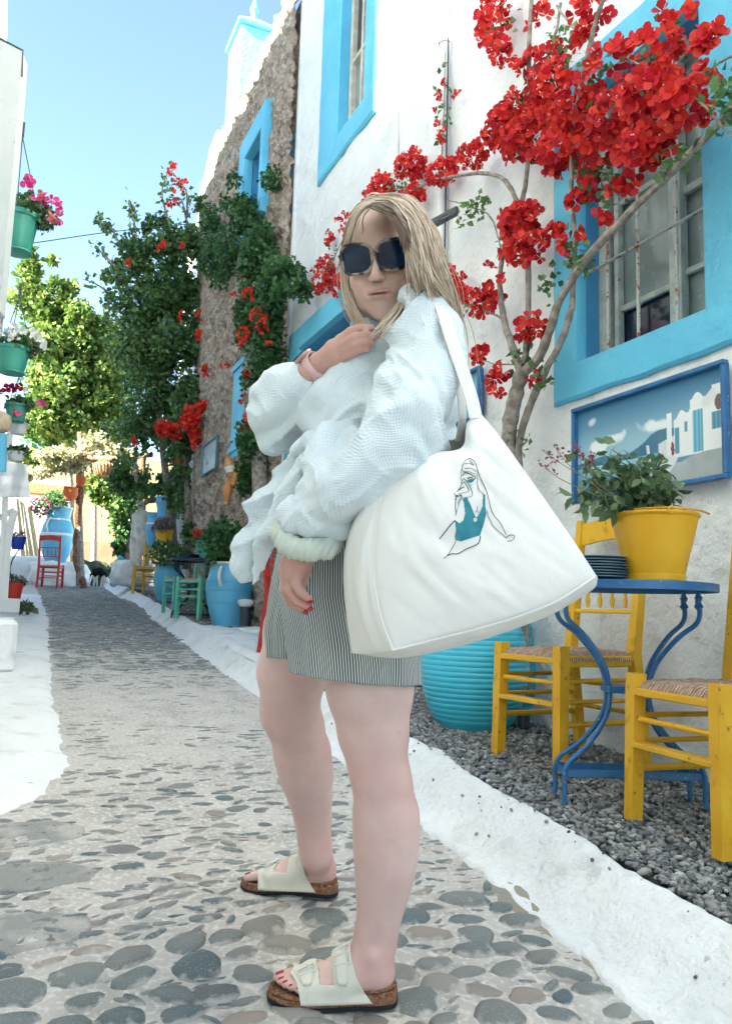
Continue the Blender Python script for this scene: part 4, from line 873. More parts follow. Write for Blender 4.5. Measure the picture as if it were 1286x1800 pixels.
for pts, a, b_ in (
    ([(916, 655, 2.30), (900, 610, 2.30), (885, 560, 2.32), (878, 500, 2.33), (884, 430, 2.33)], .022, .012),
    ([(918, 655, 2.30), (945, 630, 2.29), (962, 590, 2.27), (985, 525, 2.25), (1030, 455, 2.23), (1100, 380, 2.20), (1190, 292, 2.17), (1300, 180, 2.12)], .024, .014),
    ([(922, 640, 2.31), (928, 540, 2.33), (926, 440, 2.33), (915, 370, 2.32), (925, 310, 2.3), (931, 200, 2.28), (928, 90, 2.26), (935, -20, 2.24)], .017, .010),
    ([(912, 360, 2.32), (888, 318, 2.33), (850, 305, 2.34), (790, 312, 2.36), (720, 335, 2.38), (660, 370, 2.4)], .014, .008),
    ([(1005, 545, 2.3), (1010, 430, 2.28), (1003, 330, 2.26), (1010, 200, 2.2), (1040, 60, 2.15), (1065, -20, 2.12)], .013, .009),
    ([(985, 5, 2.3), (975, 60, 2.3), (945, 100, 2.3), (920, 150, 2.3)], .008, .005),
    ([(978, 10, 2.25), (1020, 60, 2.2), (1090, 100, 2.2), (1160, 130, 2.15), (1240, 190, 2.1), (1300, 260, 2.1)], .006, .004),
    ([(882, 440, 2.33), (860, 380, 2.33), (815, 360, 2.34), (780, 350, 2.35)], .006, .003),
    ([(660, 370, 2.4), (610, 410, 2.42), (580, 470, 2.43), (560, 520, 2.44)], .006, .003),
    ([(885, 560, 2.32), (850, 545, 2.33), (815, 535, 2.33), (785, 500, 2.34)], .007, .003),
    ([(900, 640, 2.31), (870, 640, 2.3), (840, 630, 2.3)], .004, .002),
    ([(776, 310, 2.4), (777, 250, 2.41), (780, 180, 2.42), (782, 90, 2.43)], .006, .003),
    ([(1300, 90, 2.05), (1250, 120, 2.1), (1200, 170, 2.1)], .005, .003)):
    limb('branch', pts, a, b_)
bract = []
for k in range(3):
    a = k*2*math.pi/3; c_, s_ = math.cos(a), math.sin(a)
    for (u, v, wz) in ((0, .04, 0), (-.50, .42, .50), (-.36, .85, .62), (0, 1.02, .66), (.36, .85, .62), (.50, .42, .50), (0, .5, .34)):
        x, y, z = u, v*.86, wz; bract.append((x*c_-y*s_, x*s_+y*c_, z*1.05))
BRV = np.array(bract); BRF = np.array([[7*k+i for i in f] for k in range(3) for f in ((0, 6, 1), (1, 6, 2), (2, 6, 3), (3, 6, 4), (4, 6, 5), (5, 6, 0))])
CEN = M('flower_centre', (.85, .80, .70), .6, .3)
def flower_cluster(c, r, n, size, parent, mat=REDF, name='flower_cluster', centre=True):
    P = clump_pts(c, r, n, .35); out = (P-np.array(c))/np.array(r)+np.array([-.9, -.45, -.15])+rng.normal(size=(n, 3))*.35; out /= np.linalg.norm(out, axis=1)[:, None]
    x = rng.normal(size=(n, 3)); x -= out*np.sum(x*out, 1)[:, None]; x /= np.linalg.norm(x, axis=1)[:, None]; y = np.cross(out, x); R = np.stack([x, y, out], 2); sc = size*rng.uniform(.75, 1.2, n)
    V, Fq = scat(P, R, sc, BRV, BRF); nf = len(Fq)
    if centre:
        m = rng.random(n) < .16; k = m.sum()
        sv = np.array([(math.cos(a)*q+ox, math.sin(a)*q+oy, z) for ox, oy in ((.12, 0), (-.1, .1)) for a, q, z in [(i*1.2566, .085, .72) for i in range(5)]+[(0, 0, .3)]]); sf = np.array([[j*6+i, j*6+(i+1) % 5, j*6+5] for j in range(2) for i in range(5)]+[[j*6, j*6+1+i, j*6+2+i] for j in range(2) for i in range(3)])
        V2, F2 = scat(P[m], R[m], sc[m], sv, sf); F2 = F2+len(V); V = np.concatenate([V, V2]); Fq = np.concatenate([Fq, F2])
    me = mesh(name, V, Fq, mat)
    if centre: me.materials.append(CEN); mi = np.zeros(len(me.polygons), np.int32); mi[nf:] = 1; me.polygons.foreach_set('material_index', mi)
    return link(name, me, parent, 'stuff')
FC = [(865, 35, 36, 46, 85, 2.36), (882, 88, 20, 24, 24, 2.36), (945, 35, 22, 22, 12, 2.3), (950, 112, 46, 34, 60, 2.3), (965, 155, 52, 36, 80, 2.28), (1040, 22, 26, 22, 22, 2.18), (1025, 65, 22, 16, 10, 2.2),
      (900, 200, 50, 28, 60, 2.3), (930, 238, 66, 40, 150, 2.28), (880, 228, 38, 32, 70, 2.3), (985, 262, 64, 36, 130, 2.24), (1010, 195, 50, 34, 80, 2.22), (1060, 125, 60, 26, 40, 2.18), (1085, 75, 10, 10, 2, 2.18), (1155, 80, 42, 24, 34, 2.14), (1240, 70, 24, 18, 14, 2.1), (1210, 22, 12, 10, 4, 2.12), (1168, 28, 10, 8, 3, 2.12),
      (1150, 160, 62, 38, 100, 2.14), (1085, 205, 56, 44, 110, 2.18), (1205, 185, 40, 34, 50, 2.12), (1130, 262, 52, 30, 80, 2.16), (1060, 255, 40, 24, 50, 2.2), (722, 292, 33, 26, 75, 2.36), (668, 332, 32, 24, 60, 2.38), (722, 345, 24, 20, 36, 2.36), (776, 302, 34, 18, 50, 2.36), (832, 272, 28, 22, 40, 2.34), (640, 365, 16, 14, 16, 2.4),
      (610, 393, 18, 20, 26, 2.42), (579, 417, 14, 14, 10, 2.43), (568, 482, 28, 34, 70, 2.42), (592, 500, 14, 20, 16, 2.42), (790, 492, 20, 30, 36, 2.36), (850, 528, 38, 24, 46, 2.3), (806, 520, 22, 16, 16, 2.34), (912, 392, 40, 30, 110, 2.28), (925, 440, 48, 18, 56, 2.28), (975, 412, 18, 14, 10, 2.28),
      (932, 575, 30, 20, 32, 2.25), (843, 625, 17, 12, 11, 2.3), (882, 648, 16, 12, 9, 2.3), (868, 668, 12, 10, 5, 2.3), (872, 690, 8, 8, 3, 2.3), (938, 662, 12, 7, 3, 2.28), (1032, 325, 16, 30, 20, 2.24), (1056, 380, 10, 8, 4, 2.24), (1025, 405, 8, 8, 2, 2.24), (1085, 330, 12, 10, 4, 2.18), (1108, 318, 14, 12, 5, 2.18), (780, 240, 12, 9, 5, 2.42), (769, 218, 5, 4, 1, 2.42), (772, 172, 8, 6, 3, 2.42), (797, 168, 6, 4, 2, 2.42), (785, 142, 6, 5, 2, 2.42), (765, 195, 5, 4, 1, 2.42), (881, 492, 5, 5, 1, 2.3), (854, 470, 5, 5, 1, 2.3), (993, 438, 12, 14, 6, 2.25), (1240, 135, 14, 14, 7, 2.08), (1010, 350, 12, 10, 5, 2.24)]
for (px, py, rx, ry, n, X) in FC:
    c = onX(px, py, X); d = (c-CAM)@fw; s_ = d/F_; big = px > 840
    flower_cluster(c, (.10 if n > 20 else .03, rx*s_*1.05, ry*s_), int(n*(1.7 if (X > 2.33 and py > 260) else .95 if n > 30 else 1.2))+1, .035 if big else .029, boug)
lp = []; ld = []
for (px, py, rx, ry, n, X) in [(1040, 300, 40, 60, 90, 2.24), (1010, 440, 25, 50, 34, 2.28), (1270, 180, 40, 70, 80, 2.08), (1190, 280, 50, 30, 50, 2.16), (965, 500, 25, 40, 22, 2.3), (920, 620, 45, 40, 40, 2.3), (955, 660, 25, 40, 22, 2.32), (915, 775, 35, 25, 26, 2.34), (830, 370, 60, 22, 60, 2.33), (1130, 210, 90, 60, 120, 2.25), (930, 200, 90, 70, 100, 2.32), (990, 80, 70, 60, 50, 2.3), (776, 200, 12, 100, 40, 2.42), (700, 320, 70, 25, 60, 2.4), (590, 450, 30, 60, 26, 2.44), (900, 410, 50, 50, 50, 2.33), (840, 530, 50, 30, 40, 2.33), (1020, 460, 30, 20, 30, 2.22), (1150, 90, 90, 60, 60, 2.2), (880, 50, 45, 50, 30, 2.38), (1080, 330, 40, 30, 20, 2.2), (1040, 130, 50, 60, 50, 2.22)]:
    c = onX(px, py, X); d = (c-CAM)@fw; s_ = d/F_; lp.append(clump_pts(c, (.07, rx*s_, ry*s_), n, .1))
leaves('leaf', np.concatenate(lp), .042, LEAFD, boug, kind='stuff')
# ================================================================== foliage masses
def mass(name, label, cat, blobs, size, mat, trunk=None, dens=1.0, flowers=None, thick=.35, plane=None, shell=.15, extra=None, spread=1.0, V=LEAF_V, Fa=LEAF_F):
    P = []; FP = []
    for b in blobs:
        px, py, rx, ry, n, d = b; n = int(n*dens); c = onX(px, py, plane) if plane else at(px, py, d); dd = (c-CAM)@fw; s_ = dd/F_
        # lump made of several sub-lumps so that the crown gets light and dark clumps
        k = max(1, int(n/90))
        cs = clump_pts(c, (thick if plane else rx*s_*.9, rx*s_*.85, ry*s_*.85), k, .1)
        for q in cs: P.append(clump_pts(q, np.array([.5*thick if plane else rx*s_*.42, rx*s_*.42, ry*s_*.42])*rnd.uniform(.7, 1.25)+.03, int(n/k), .3))
    P = np.concatenate(P); base = P[P[:, 2].argmin()]
    t = thing(name, trunk[0] if trunk else base, label, cat)
    leaves('foliage', P, size, mat, t, np.array([[0, 0, -.3]]), spread, 'stuff', V, Fa)
    if flowers:
        fm, pts, fs, fn = flowers
        for (px, py, rx, ry, n, d) in pts:
            c = onX(px, py, plane-.12 if plane else d) if plane else at(px, py, d); s_ = ((c-CAM)@fw)/F_
            flower_cluster(c, (max(.05, rx*s_*.6), rx*s_, ry*s_), n, fs, t, fm, 'flower_cluster', False)
    if trunk: 
        q = MB(); q.tube(bez(trunk, 20), list(np.linspace(.09, .03, len(bez(trunk, 20)))), 8); q.build('trunk', BARK, t, True)
    if extra: extra(t)
    return t
ivl = [(400, 440, 26, 60, 300, 0), (425, 560, 26, 40, 200, 0), (505, 480, 24, 26, 160, 0), (460, 430, 40, 40, 300, 0), (470, 540, 36, 34, 260, 0), (432, 395, 30, 55, 520, 0), (452, 460, 48, 55, 900, 0), (490, 500, 42, 42, 520, 0), (515, 512, 20, 22, 150, 0), (412, 350, 10, 40, 110, 0), (468, 300, 6, 60, 90, 0), (440, 555, 40, 50, 520, 0), (472, 615, 30, 45, 380, 0), (452, 690, 22, 60, 320, 0), (448, 770, 30, 45, 520, 0), (432, 840, 26, 40, 280, 0), (480, 560, 30, 40, 200, 0), (372, 400, 34, 40, 320, 0), (380, 470, 30, 50, 300, 0)]
mass('ivy', 'green climber with small red trumpet flowers covering the rubble stone wall', 'climbing plant', ivl, .056, LEAFG, dens=2.6, thick=.16, plane=2.24,
     trunk=[onX(470, 1060, 2.3), onX(455, 800, 2.3), onX(470, 640, 2.3), onX(430, 600, 2.3), onX(420, 480, 2.3), onX(440, 400, 2.32)],
     flowers=(REDG, [(440, 520, 22, 14, 10, 0), (455, 560, 22, 20, 16, 0), (430, 585, 20, 14, 16, 0), (465, 575, 18, 18, 12, 0), (430, 600, 16, 10, 8, 0), (436, 655, 12, 12, 8, 0), (432, 742, 14, 14, 12, 0), (426, 700, 8, 8, 3, 0), (470, 500, 10, 10, 3, 0), (395, 640, 8, 8, 3, 0), (470, 610, 10, 8, 4, 0), (425, 480, 10, 8, 3, 0), (405, 520, 8, 8, 2, 0)], .035, 0))
dk = [(240, 450, 40, 34, 620, 12.6), (300, 435, 52, 40, 900, 12.6), (345, 440, 26, 45, 420, 12.2), (250, 530, 62, 60, 1500, 12.8), (310, 520, 62, 70, 1700, 12.6), (260, 620, 62, 62, 1500, 12.8), (320, 620, 50, 62, 1300, 12.4), (280, 700, 66, 55, 1500, 12.8), (335, 700, 30, 60, 700, 12.0), (250, 760, 55, 40, 900, 12.8), (315, 770, 48, 44, 900, 12.4), (200, 480, 24, 26, 200, 12.8), (320, 840, 26, 50, 600, 12.2), (230, 840, 32, 60, 800, 13.6), (215, 900, 22, 50, 420, 14.0), (185, 400, 16, 18, 34, 12.6), (176, 385, 6, 10, 10, 12.6), (232, 370, 7, 26, 26, 12.6), (290, 390, 40, 20, 120, 12.6), (265, 395, 14, 22, 50, 12.6), (350, 360, 14, 30, 60, 12.4)]
def spikes(t):
    q = MB()
    for pts in ([(240, 420), (235, 385), (226, 352)], [(215, 440), (195, 400), (166, 382)], [(300, 400), (285, 340), (300, 290)], [(330, 380), (325, 330), (290, 325)], [(330, 400), (318, 350), (292, 355)], [(205, 470), (175, 440), (168, 430)], [(345, 640), (380, 655), (395, 640)], [(200, 520), (170, 500), (145, 490)]):
        P = bez([at(a, b, 12.5) for a, b in pts], 12); q.tube(P, list(np.linspace(.02, .006, len(P))), 5)
        lp_ = [p+rng.normal(size=3)*.05 for p in P for _ in range(3)]; leaves('foliage', lp_, .09, LEAFD, t, kind='stuff')
    q.build('twig', BARK, t, True, 'stuff')
mass('dark_climber', 'big dark green bougainvillea bush overhanging the lane from the stone house corner', 'bush', dk, .088, LEAFD, dens=1.45,
     trunk=[at(305, 1000, 12.8), at(300, 900, 12.8), at(285, 780, 12.8), at(275, 650, 12.8)],
     flowers=(REDG, [(288, 752, 22, 12, 44, 11.6), (338, 738, 26, 26, 90, 11.3), (345, 765, 12, 24, 26, 11.3), (358, 715, 18, 12, 22, 11.3), (310, 760, 18, 12, 26, 11.6), (365, 650, 10, 14, 8, 11.4), (372, 640, 16, 8, 6, 11.4), (352, 552, 8, 8, 4, 11.6), (325, 556, 6, 6, 3, 11.6), (285, 432, 8, 4, 3, 12), (325, 436, 6, 6, 2, 12), (303, 298, 12, 8, 8, 12.2), (315, 325, 20, 6, 7, 12.2), (305, 355, 18, 6, 7, 12.2), (240, 775, 8, 6, 4, 12), (315, 812, 8, 8, 4, 11.6), (348, 590, 10, 8, 4, 11.6), (230, 460, 8, 5, 3, 12)], .06, 0), extra=spikes)
lt = [(190, 640, 30, 60, 500, 20), (200, 740, 40, 50, 600, 20), (150, 560, 40, 34, 400, 20), (60, 480, 26, 30, 380, 20), (110, 500, 22, 28, 330, 20), (75, 540, 50, 45, 900, 20), (120, 560, 50, 50, 1000, 20), (80, 610, 55, 45, 1000, 19.5), (150, 610, 50, 50, 1000, 20), (100, 680, 62, 45, 1100, 19.5), (170, 690, 50, 55, 1000, 20), (75, 740, 45, 40, 600, 19.5), (150, 750, 60, 40, 900, 20), (60, 445, 10, 16, 60, 20), (86, 455, 10, 18, 70, 20), (180, 560, 25, 30, 200, 20), (60, 800, 30, 30, 200, 19.5)]
mass('green_tree', 'tall sunlit yellow green tree at the end of the lane behind the hanging pots', 'tree', [(175, 865, 30, 26, 260, 17.5), (195, 890, 22, 20, 160, 17.5)]+lt, .15, LEAFY, dens=1.8, trunk=[at(130, 1010, 20.5), at(128, 900, 20.5), at(118, 760, 20.3), at(110, 600, 20)], flowers=None)
gl = [(80, 620, 50, 50, 700, 21.5), (140, 680, 60, 60, 1100, 21.5), (90, 720, 60, 60, 1000, 21.5), (170, 770, 60, 40, 900, 21), (210, 650, 40, 90, 900, 21), (100, 780, 60, 36, 700, 21), (200, 820, 40, 40, 600, 21)]
mass('shade_tree', 'deeper green tree behind the sunlit yellow green one', 'tree', gl, .18, LEAFG, dens=1.8, trunk=[at(165, 1010, 22), at(165, 850, 22), at(150, 720, 21.8)])
cr_ = [(110, 798, 40, 16, 300, 15.4), (165, 780, 36, 20, 300, 15.4), (75, 822, 30, 13, 160, 15.4), (130, 822, 40, 13, 200, 15.6), (205, 800, 36, 22, 240, 15.6), (90, 800, 36, 12, 160, 15.2), (60, 835, 14, 10, 60, 15.4), (150, 800, 50, 16, 260, 15.2), (205, 840, 26, 14, 90, 15.6)]
mass('pale_vine', 'cream leaved vine trained over the rustic pergola beams', 'vine', cr_, .085, LEAFC, dens=2.2, trunk=[at(142, 1030, 16.2), at(140, 930, 16.2), at(140, 850, 16.0), at(150, 800, 15.8)])
mass('oleander', 'broad leaved shrub behind the statue', 'shrub', [(228, 900, 24, 44, 420, 14.4), (215, 950, 20, 30, 260, 14.6), (245, 860, 24, 24, 260, 14.4), (300, 850, 26, 30, 300, 13.6)], .14, LEAFG, trunk=[at(225, 1000, 14.6), at(228, 900, 14.5)])
mass('wall_creeper', 'loose dark creeper hanging at the far corner of the stone house', 'climbing plant', [(322, 850, 16, 60, 260, 11.6), (330, 930, 14, 40, 120, 11.4), (318, 800, 20, 20, 120, 11.6)], .08, LEAFD, trunk=[at(330, 1000, 11.5), at(330, 900, 11.5), at(322, 800, 11.6)])
mass('low_shrub', 'low green shrub on the ground behind the cat', 'shrub', [(195, 1003, 20, 16, 200, 17.6), (165, 1010, 16, 14, 120, 17.8), (205, 985, 10, 14, 60, 17.6)], .10, LEAFG)
mass('small_agave', 'grey blue succulent leaves on the white border by the planter', 'plant', [(40, 1064, 10, 7, 50, 9.6)], .10, LEAFO)
# ================================================================== lane end
cb = thing('cream_building', at(165, 980, 26), 'sunlit cream building seen through the gap under the pergola', 'building')
q = MB(); c = at(150, 925, 27); q.box((c[0]+.3, c[1]+1.5, c[2]+.3), (5.0, 3.0, 4.4)); q.build('upper_wall', CREAMW, cb)
q = MB(); c2_ = at(170, 985, 26.5); q.box((c2_[0]+.3, c2_[1]+.9, at(170, 952, 26.5)[2]-1.6), (5.4, 1.6, 3.2)); q.build('lower_wall', M('tan_wall', (.27, .19, .12), .9, .2, var=(2, (.22, .15, .10), .4, .7), bump=[(8, .5, .02)]), cb)
q = MB(); a = at(178, 915, 26.7); q.box((a[0], a[1], a[2]), (.05, .05, 1.0)); q.build('cross_post', STEM, cb); q = MB(); q.box((a[0], a[1]-.06, a[2]+.25), (.34, .05, .05)); q.build('cross_arm', STEM, cb)
ww_ = thing('white_side_wall', at(60, 960, 20), 'sunlit white wall behind the banded jar and the bundle of canes', 'wall')
q = MB(); a = at(45, 900, 19.6); b_ = at(100, 900, 19.6); q.box(((a[0]+b_[0])/2-.6, a[1]+.5, a[2]-.6), (2.6, .3, 3.0), bev=.03); q.build('wall', WHITE, ww_)
tr_ = thing('tiled_ledge', at(85, 868, 19), 'orange brown reed ledge above the banded jar', 'ledge'); q = MB(); a = at(85, 862, 18.6); q.box(a, (1.6, .5, .22)); q.build('ledge', M('reed_ledge', (.42, .22, .10), .9, .2, var=(20, (.55, .34, .18), .4, .6), bump=[(30, .7, .02)]), tr_)
cn = thing('cane_bundle', at(45, 990, 18), 'bundle of dry canes leaning against the white wall', 'canes')
for k in range(11):
    q = MB(); q.tube([at(40+k*3.0, 995-k, 17.9), at(28+k*2.2+rnd.uniform(-3, 3), 872+rnd.uniform(-8, 8), 18.1)], .018, 6); q.build('cane', M('cane', (.50, .40, .24), .8, .2) if k == 0 else bpy.data.materials['cane'], cn)
# pergola posts and beam
pg = thing('pergola', at(148, 1030, 16.2), 'rustic wooden pergola posts and beam over the lane end', 'pergola')
def wood(pts, r, name='post'):
    P = bez([at(*p) for p in pts], 20); q = MB(); q.tube([p+rng.normal(size=3)*.008 for p in P], [r*(1+.15*rnd.uniform(-1, 1)) for _ in P], 8); q.build(name, WOODB, pg, True)
wood([(148, 1033, 16.2), (135, 980, 16.2), (137, 930, 16.2), (140, 860, 16.0), (142, 760, 16.0)], .075)
wood([(252, 1000, 14.25), (252, 880, 14.25), (253, 765, 14.2)], .05); wood([(130, 802, 15.6), (200, 806, 14.6), (266, 800, 14.1)], .045, 'beam'); wood([(256, 882, 14.1), (300, 874, 12.9), (318, 868, 12.6)], .05, 'beam')
# hanging things
WICK = M('wicker', (.30, .17, .09), .8, .2, var=(30, (.42, .27, .16), .4, .6), bump=[(60, .8, .01)])
lc = at(185, 820, 14.8); lm = thing('wicker_lampshade', lc, 'woven wicker lampshade hanging from the pergola beam', 'lampshade'); s_ = 14.8/F_
q = MB(); q.lathe([(r_*s_, z*s_) for r_, z in ((7, 17), (8, 13), (11, 8), (19, 3), (20, 0), (17, -12), (14, -17))], lc, 24); q.build('shade', WICK, lm, True)
for k in range(24):
    a = k*2*math.pi/24; q = MB(); q.tube([(lc[0]+math.cos(a)*r_*s_, lc[1]+math.sin(a)*r_*s_, lc[2]+z*s_) for r_, z in ((9, 13), (12, 8), (20, 3), (21, 0), (18, -12), (15, -17))], .008, 4); q.build('rib', WICK, lm)
q = MB(); q.tube([lc+np.array([0, 0, 17*s_]), at(185, 798, 14.8)], .01, 5); q.build('cord', IRON, lm)
def tpot(px, py, d, r, lab):
    c = at(px, py, d); t = thing('terracotta_pot', c, lab, 'pot', 'orange terracotta pots hung on the pergola post'); q = MB(); q.lathe([(r*.55, -r*.9), (r*.85, -r*.4), (r, .1*r), (r*.9, r*.6), (r*.95, r*.85), (r*.8, r*.85), (r*.6, 0), (0, 0)], c, 20, Matrix.Rotation(rnd.uniform(-.4, .4), 3, 'Y')); q.build('pot', TERRA, t, True)
    q = MB(); q.tube([c+np.array([-r*.8, 0, r*.6]), c+np.array([0, 0, r*1.9]), c+np.array([r*.8, 0, r*.6])], .008, 4); q.build('hanger', IRON, t)
tpot(124, 868, 15.8, .15, 'larger round orange terracotta pot hung left of the pergola post'); tpot(143, 846, 15.7, .10, 'smaller orange terracotta pot hung on top of the pergola post')
ga = thing('garlic_string', at(240, 800, 13.4), 'string of dried garlic hanging from the pergola beam', 'garlic string'); q = MB()
for k in range(22): q.lathe([(.0, -.035), (.032, 0), (.0, .035)], at(239+rnd.uniform(-3, 3), 803+k*2.0, 13.35+rnd.uniform(-.05, .05)), 6)
q.build('bulbs', M('garlic', (.45, .36, .26), .8, .2), ga, True, 'stuff')
# statue ----------------------------------------------------------------
MARB = M('statue_stone', (.72, .68, .61), .7, .3, var=(9, (.50, .46, .40), .45, .7), bump=[(20, .3, .01)])
st = thing('statue', at(250, 1000, 13.6), 'pale stone statue of a draped standing figure on the plaster rock', 'statue')
def build_sdf(name, S_, mat, parent, it=2, smooth=True, fn=None, kind=None, attr=None, col=None):
    V, Fq = S_.mesh()
    if it: V = smooth_v(V, Fq, it)
    if fn is not None: V = fn(V, Fq)
    return link(name, mesh(name, V, Fq, mat, smooth, col(V) if col else None, None, {k: f(V) for k, f in attr.items()} if attr else None), parent, kind)
def A(px, py, dz=0.0, D=13.6): return at(px, py, D+dz)
lo = np.minimum.reduce([A(225, 870), A(275, 1005), A(225, 1005), A(275, 870)])-.25; hi = np.maximum.reduce([A(225, 870), A(275, 1005), A(225, 1005), A(275, 870)])+.25
G_ = SDF(lo, hi, .012); s_ = 13.6/F_
G_.ell(A(247, 888), np.array([6.2, 6.5, 8.5])*s_, .02); G_.ell(A(246, 882), np.array([7, 7, 5])*s_, .01); G_.cap(A(248, 894), A(249, 903), .035, .045, .02)
G_.chain([A(240, 908), A(258, 908)], [.075, .075], .04); G_.chain([A(250, 910), A(250, 930), A(252, 940)], [.13, .105, .12], .05)
G_.chain([A(260, 908), A(268, 922), A(260, 933, -.05)], [.05, .042, .035], .02); G_.chain([A(238, 908), A(235, 925), A(236, 943)], [.05, .042, .038], .02)
G_.chain([A(247, 945), A(244, 970), A(244, 998)], [.085, .062, .045], .03); G_.chain([A(257, 945), A(260, 968), A(256, 998)], [.085, .065, .045], .03)
G_.chain([A(236, 935, .08), A(236, 960, .1), A(237, 985, .1)], [.06, .075, .08], .03); G_.chain([A(266, 925, .08), A(268, 945, .08), A(262, 965, .08)], [.05, .06, .05], .03)
build_sdf('figure', G_, MARB, st, 1); q = MB(); b_ = A(250, 1002); q.box(b_, (.36, .3, .07), bev=.02); q.build('base', MARB, st)
# cat ---------------------------------------------------------------------
ct = thing('cat', at(178, 1030, 16), 'black and white cat nosing at the small blue jug', 'cat'); D_ = 16.0
P4 = [A(165, 1000, 0, D_), A(195, 1032, 0, D_)]; G_ = SDF(np.minimum(*P4)-.35, np.maximum(*P4)+.35, .012)
G_.chain([A(168, 1006, 0, D_), A(176, 1005, 0, D_), A(184, 1011, 0, D_)], [.075, .080, .07], .03); G_.ell(A(188, 1021, 0, D_), (.055, .05, .05), .03); G_.cap(A(184, 1012, 0, D_), A(188, 1019, 0, D_), .05, .04, .03)
for (x0, y0, x1, y1, dz) in ((167, 1010, 165, 1030, .0), (169, 1010, 171, 1030, .08), (181, 1016, 177, 1031, 0), (183, 1016, 182, 1031, .07)): G_.cap(A(x0, y0, dz, D_), A(x1, y1, dz, D_), .035, .018, .02)
for dx in (-2.5, 2): G_.cap(A(187+dx, 1018, 0, D_), A(186.5+dx*1.2, 1013, 0, D_), .018, .005, .01)
G_.chain([A(166, 1004, 0, D_), A(160, 1010, .1, D_), A(158, 1020, .15, D_)], [.022, .018, .012], .02)
zc = A(170, 1013, 0, D_)[2]
build_sdf('body', G_, M('cat_fur', (1, 1, 1), .9, .1, vcol=True), ct, 1, col=lambda V: np.where((V[:, 2:3] < zc+.02*np.sin(V[:, :1]*60)) & (V[:, 2:3] < 9), np.array([[.62, .60, .57]]), np.array([[.012, .012, .014]])))
# dark spotlight with white head beside the meander jar
sp_ = thing('ground_lamp', at(431, 1102, 8.0), 'short dark cylinder lamp with a white top beside the meander jar', 'lamp'); q = MB(); c = at(430, 1100, 8.0); q.lathe([(.05, 0), (.055, .18), (.05, .2)], c, 20); q.build('body', IRON, sp_, True); q = MB(); q.lathe([(.05, .19), (.078, .215), (.082, .25), (.05, .265), (0, .27)], c, 20); q.build('head', WHITEP, sp_, True)
sp2 = thing('ground_lamp', at(920, 1285, 3.7), 'small dark ground spotlight on the gravel under the yellow chair', 'lamp'); c = at(920, 1283, 3.75); q = MB(); q.box(c+np.array([0, 0, .04]), (.045, .05, .07), bev=.008); q.box(c+np.array([0, 0, .085]), (.07, .02, .02), bev=.003); q.build('housing', IRON, sp2)
# pictures on the walls ------------------------------------------------------
def painting(name, label, corners, fn, X, fwid, nx, ny, fmat):
    """corners px: TL TR BR BL measured on plane X"""
    TL, TR, BR, BL = [onX(a, b, X) for a, b in corners]; y0, y1 = (TL[1]+BL[1])/2, (TR[1]+BR[1])/2; z1, z0 = (TL[2]+TR[2])/2, (BL[2]+BR[2])/2
    t = thing(name, (X, (y0+y1)/2, z0), label, 'picture'); sy = 1 if y1 > y0 else -1
    uu, vv = np.meshgrid(np.linspace(0, 1, nx), np.linspace(0, 1, ny)); V = np.stack([0*uu+X+.012, y0+(y1-y0)*uu, z1+(z0-z1)*vv], -1).reshape(-1, 3)
    i = np.arange(nx-1)[None]+np.arange(ny-1)[:, None]*nx; Fq = np.stack([i, i+nx, i+nx+1, i+1], -1).reshape(-1, 4)
    link('canvas', mesh('canvas', V, Fq, CANV, False, fn(uu.ravel(), vv.ravel())), t)
    for (a, b_, w1, w2) in (((y0-sy*fwid/2, z0), (y0-sy*fwid/2, z1), fwid, .03), ((y1+sy*fwid/2, z0), (y1+sy*fwid/2, z1), fwid, .03), ((y0-sy*fwid, z1+fwid/2), (y1+sy*fwid, z1+fwid/2), fwid, .034), ((y0-sy*fwid, z0-fwid/2), (y1+sy*fwid, z0-fwid/2), fwid, .034)):
        q = MB(); q.bar((X, a[0], a[1]), (X, b_[0], b_[1]), w1, w2, (1, 0, 0), bev=.004)
        q.build('frame_side', fmat, t)
    q = MB(); q.box((X+.022, (y0+y1)/2, (z0+z1)/2), (.012, abs(y1-y0)+fwid, z1-z0+fwid)); q.build('backing', fmat, t)
    return t
CANV = M('printed_canvas', (1, 1, 1), .30, .4, vcol=True, coat=.2)
def sm(a, b, x): t = np.clip((x-a)/(b-a), 0, 1); return t*t*(3-2*t)
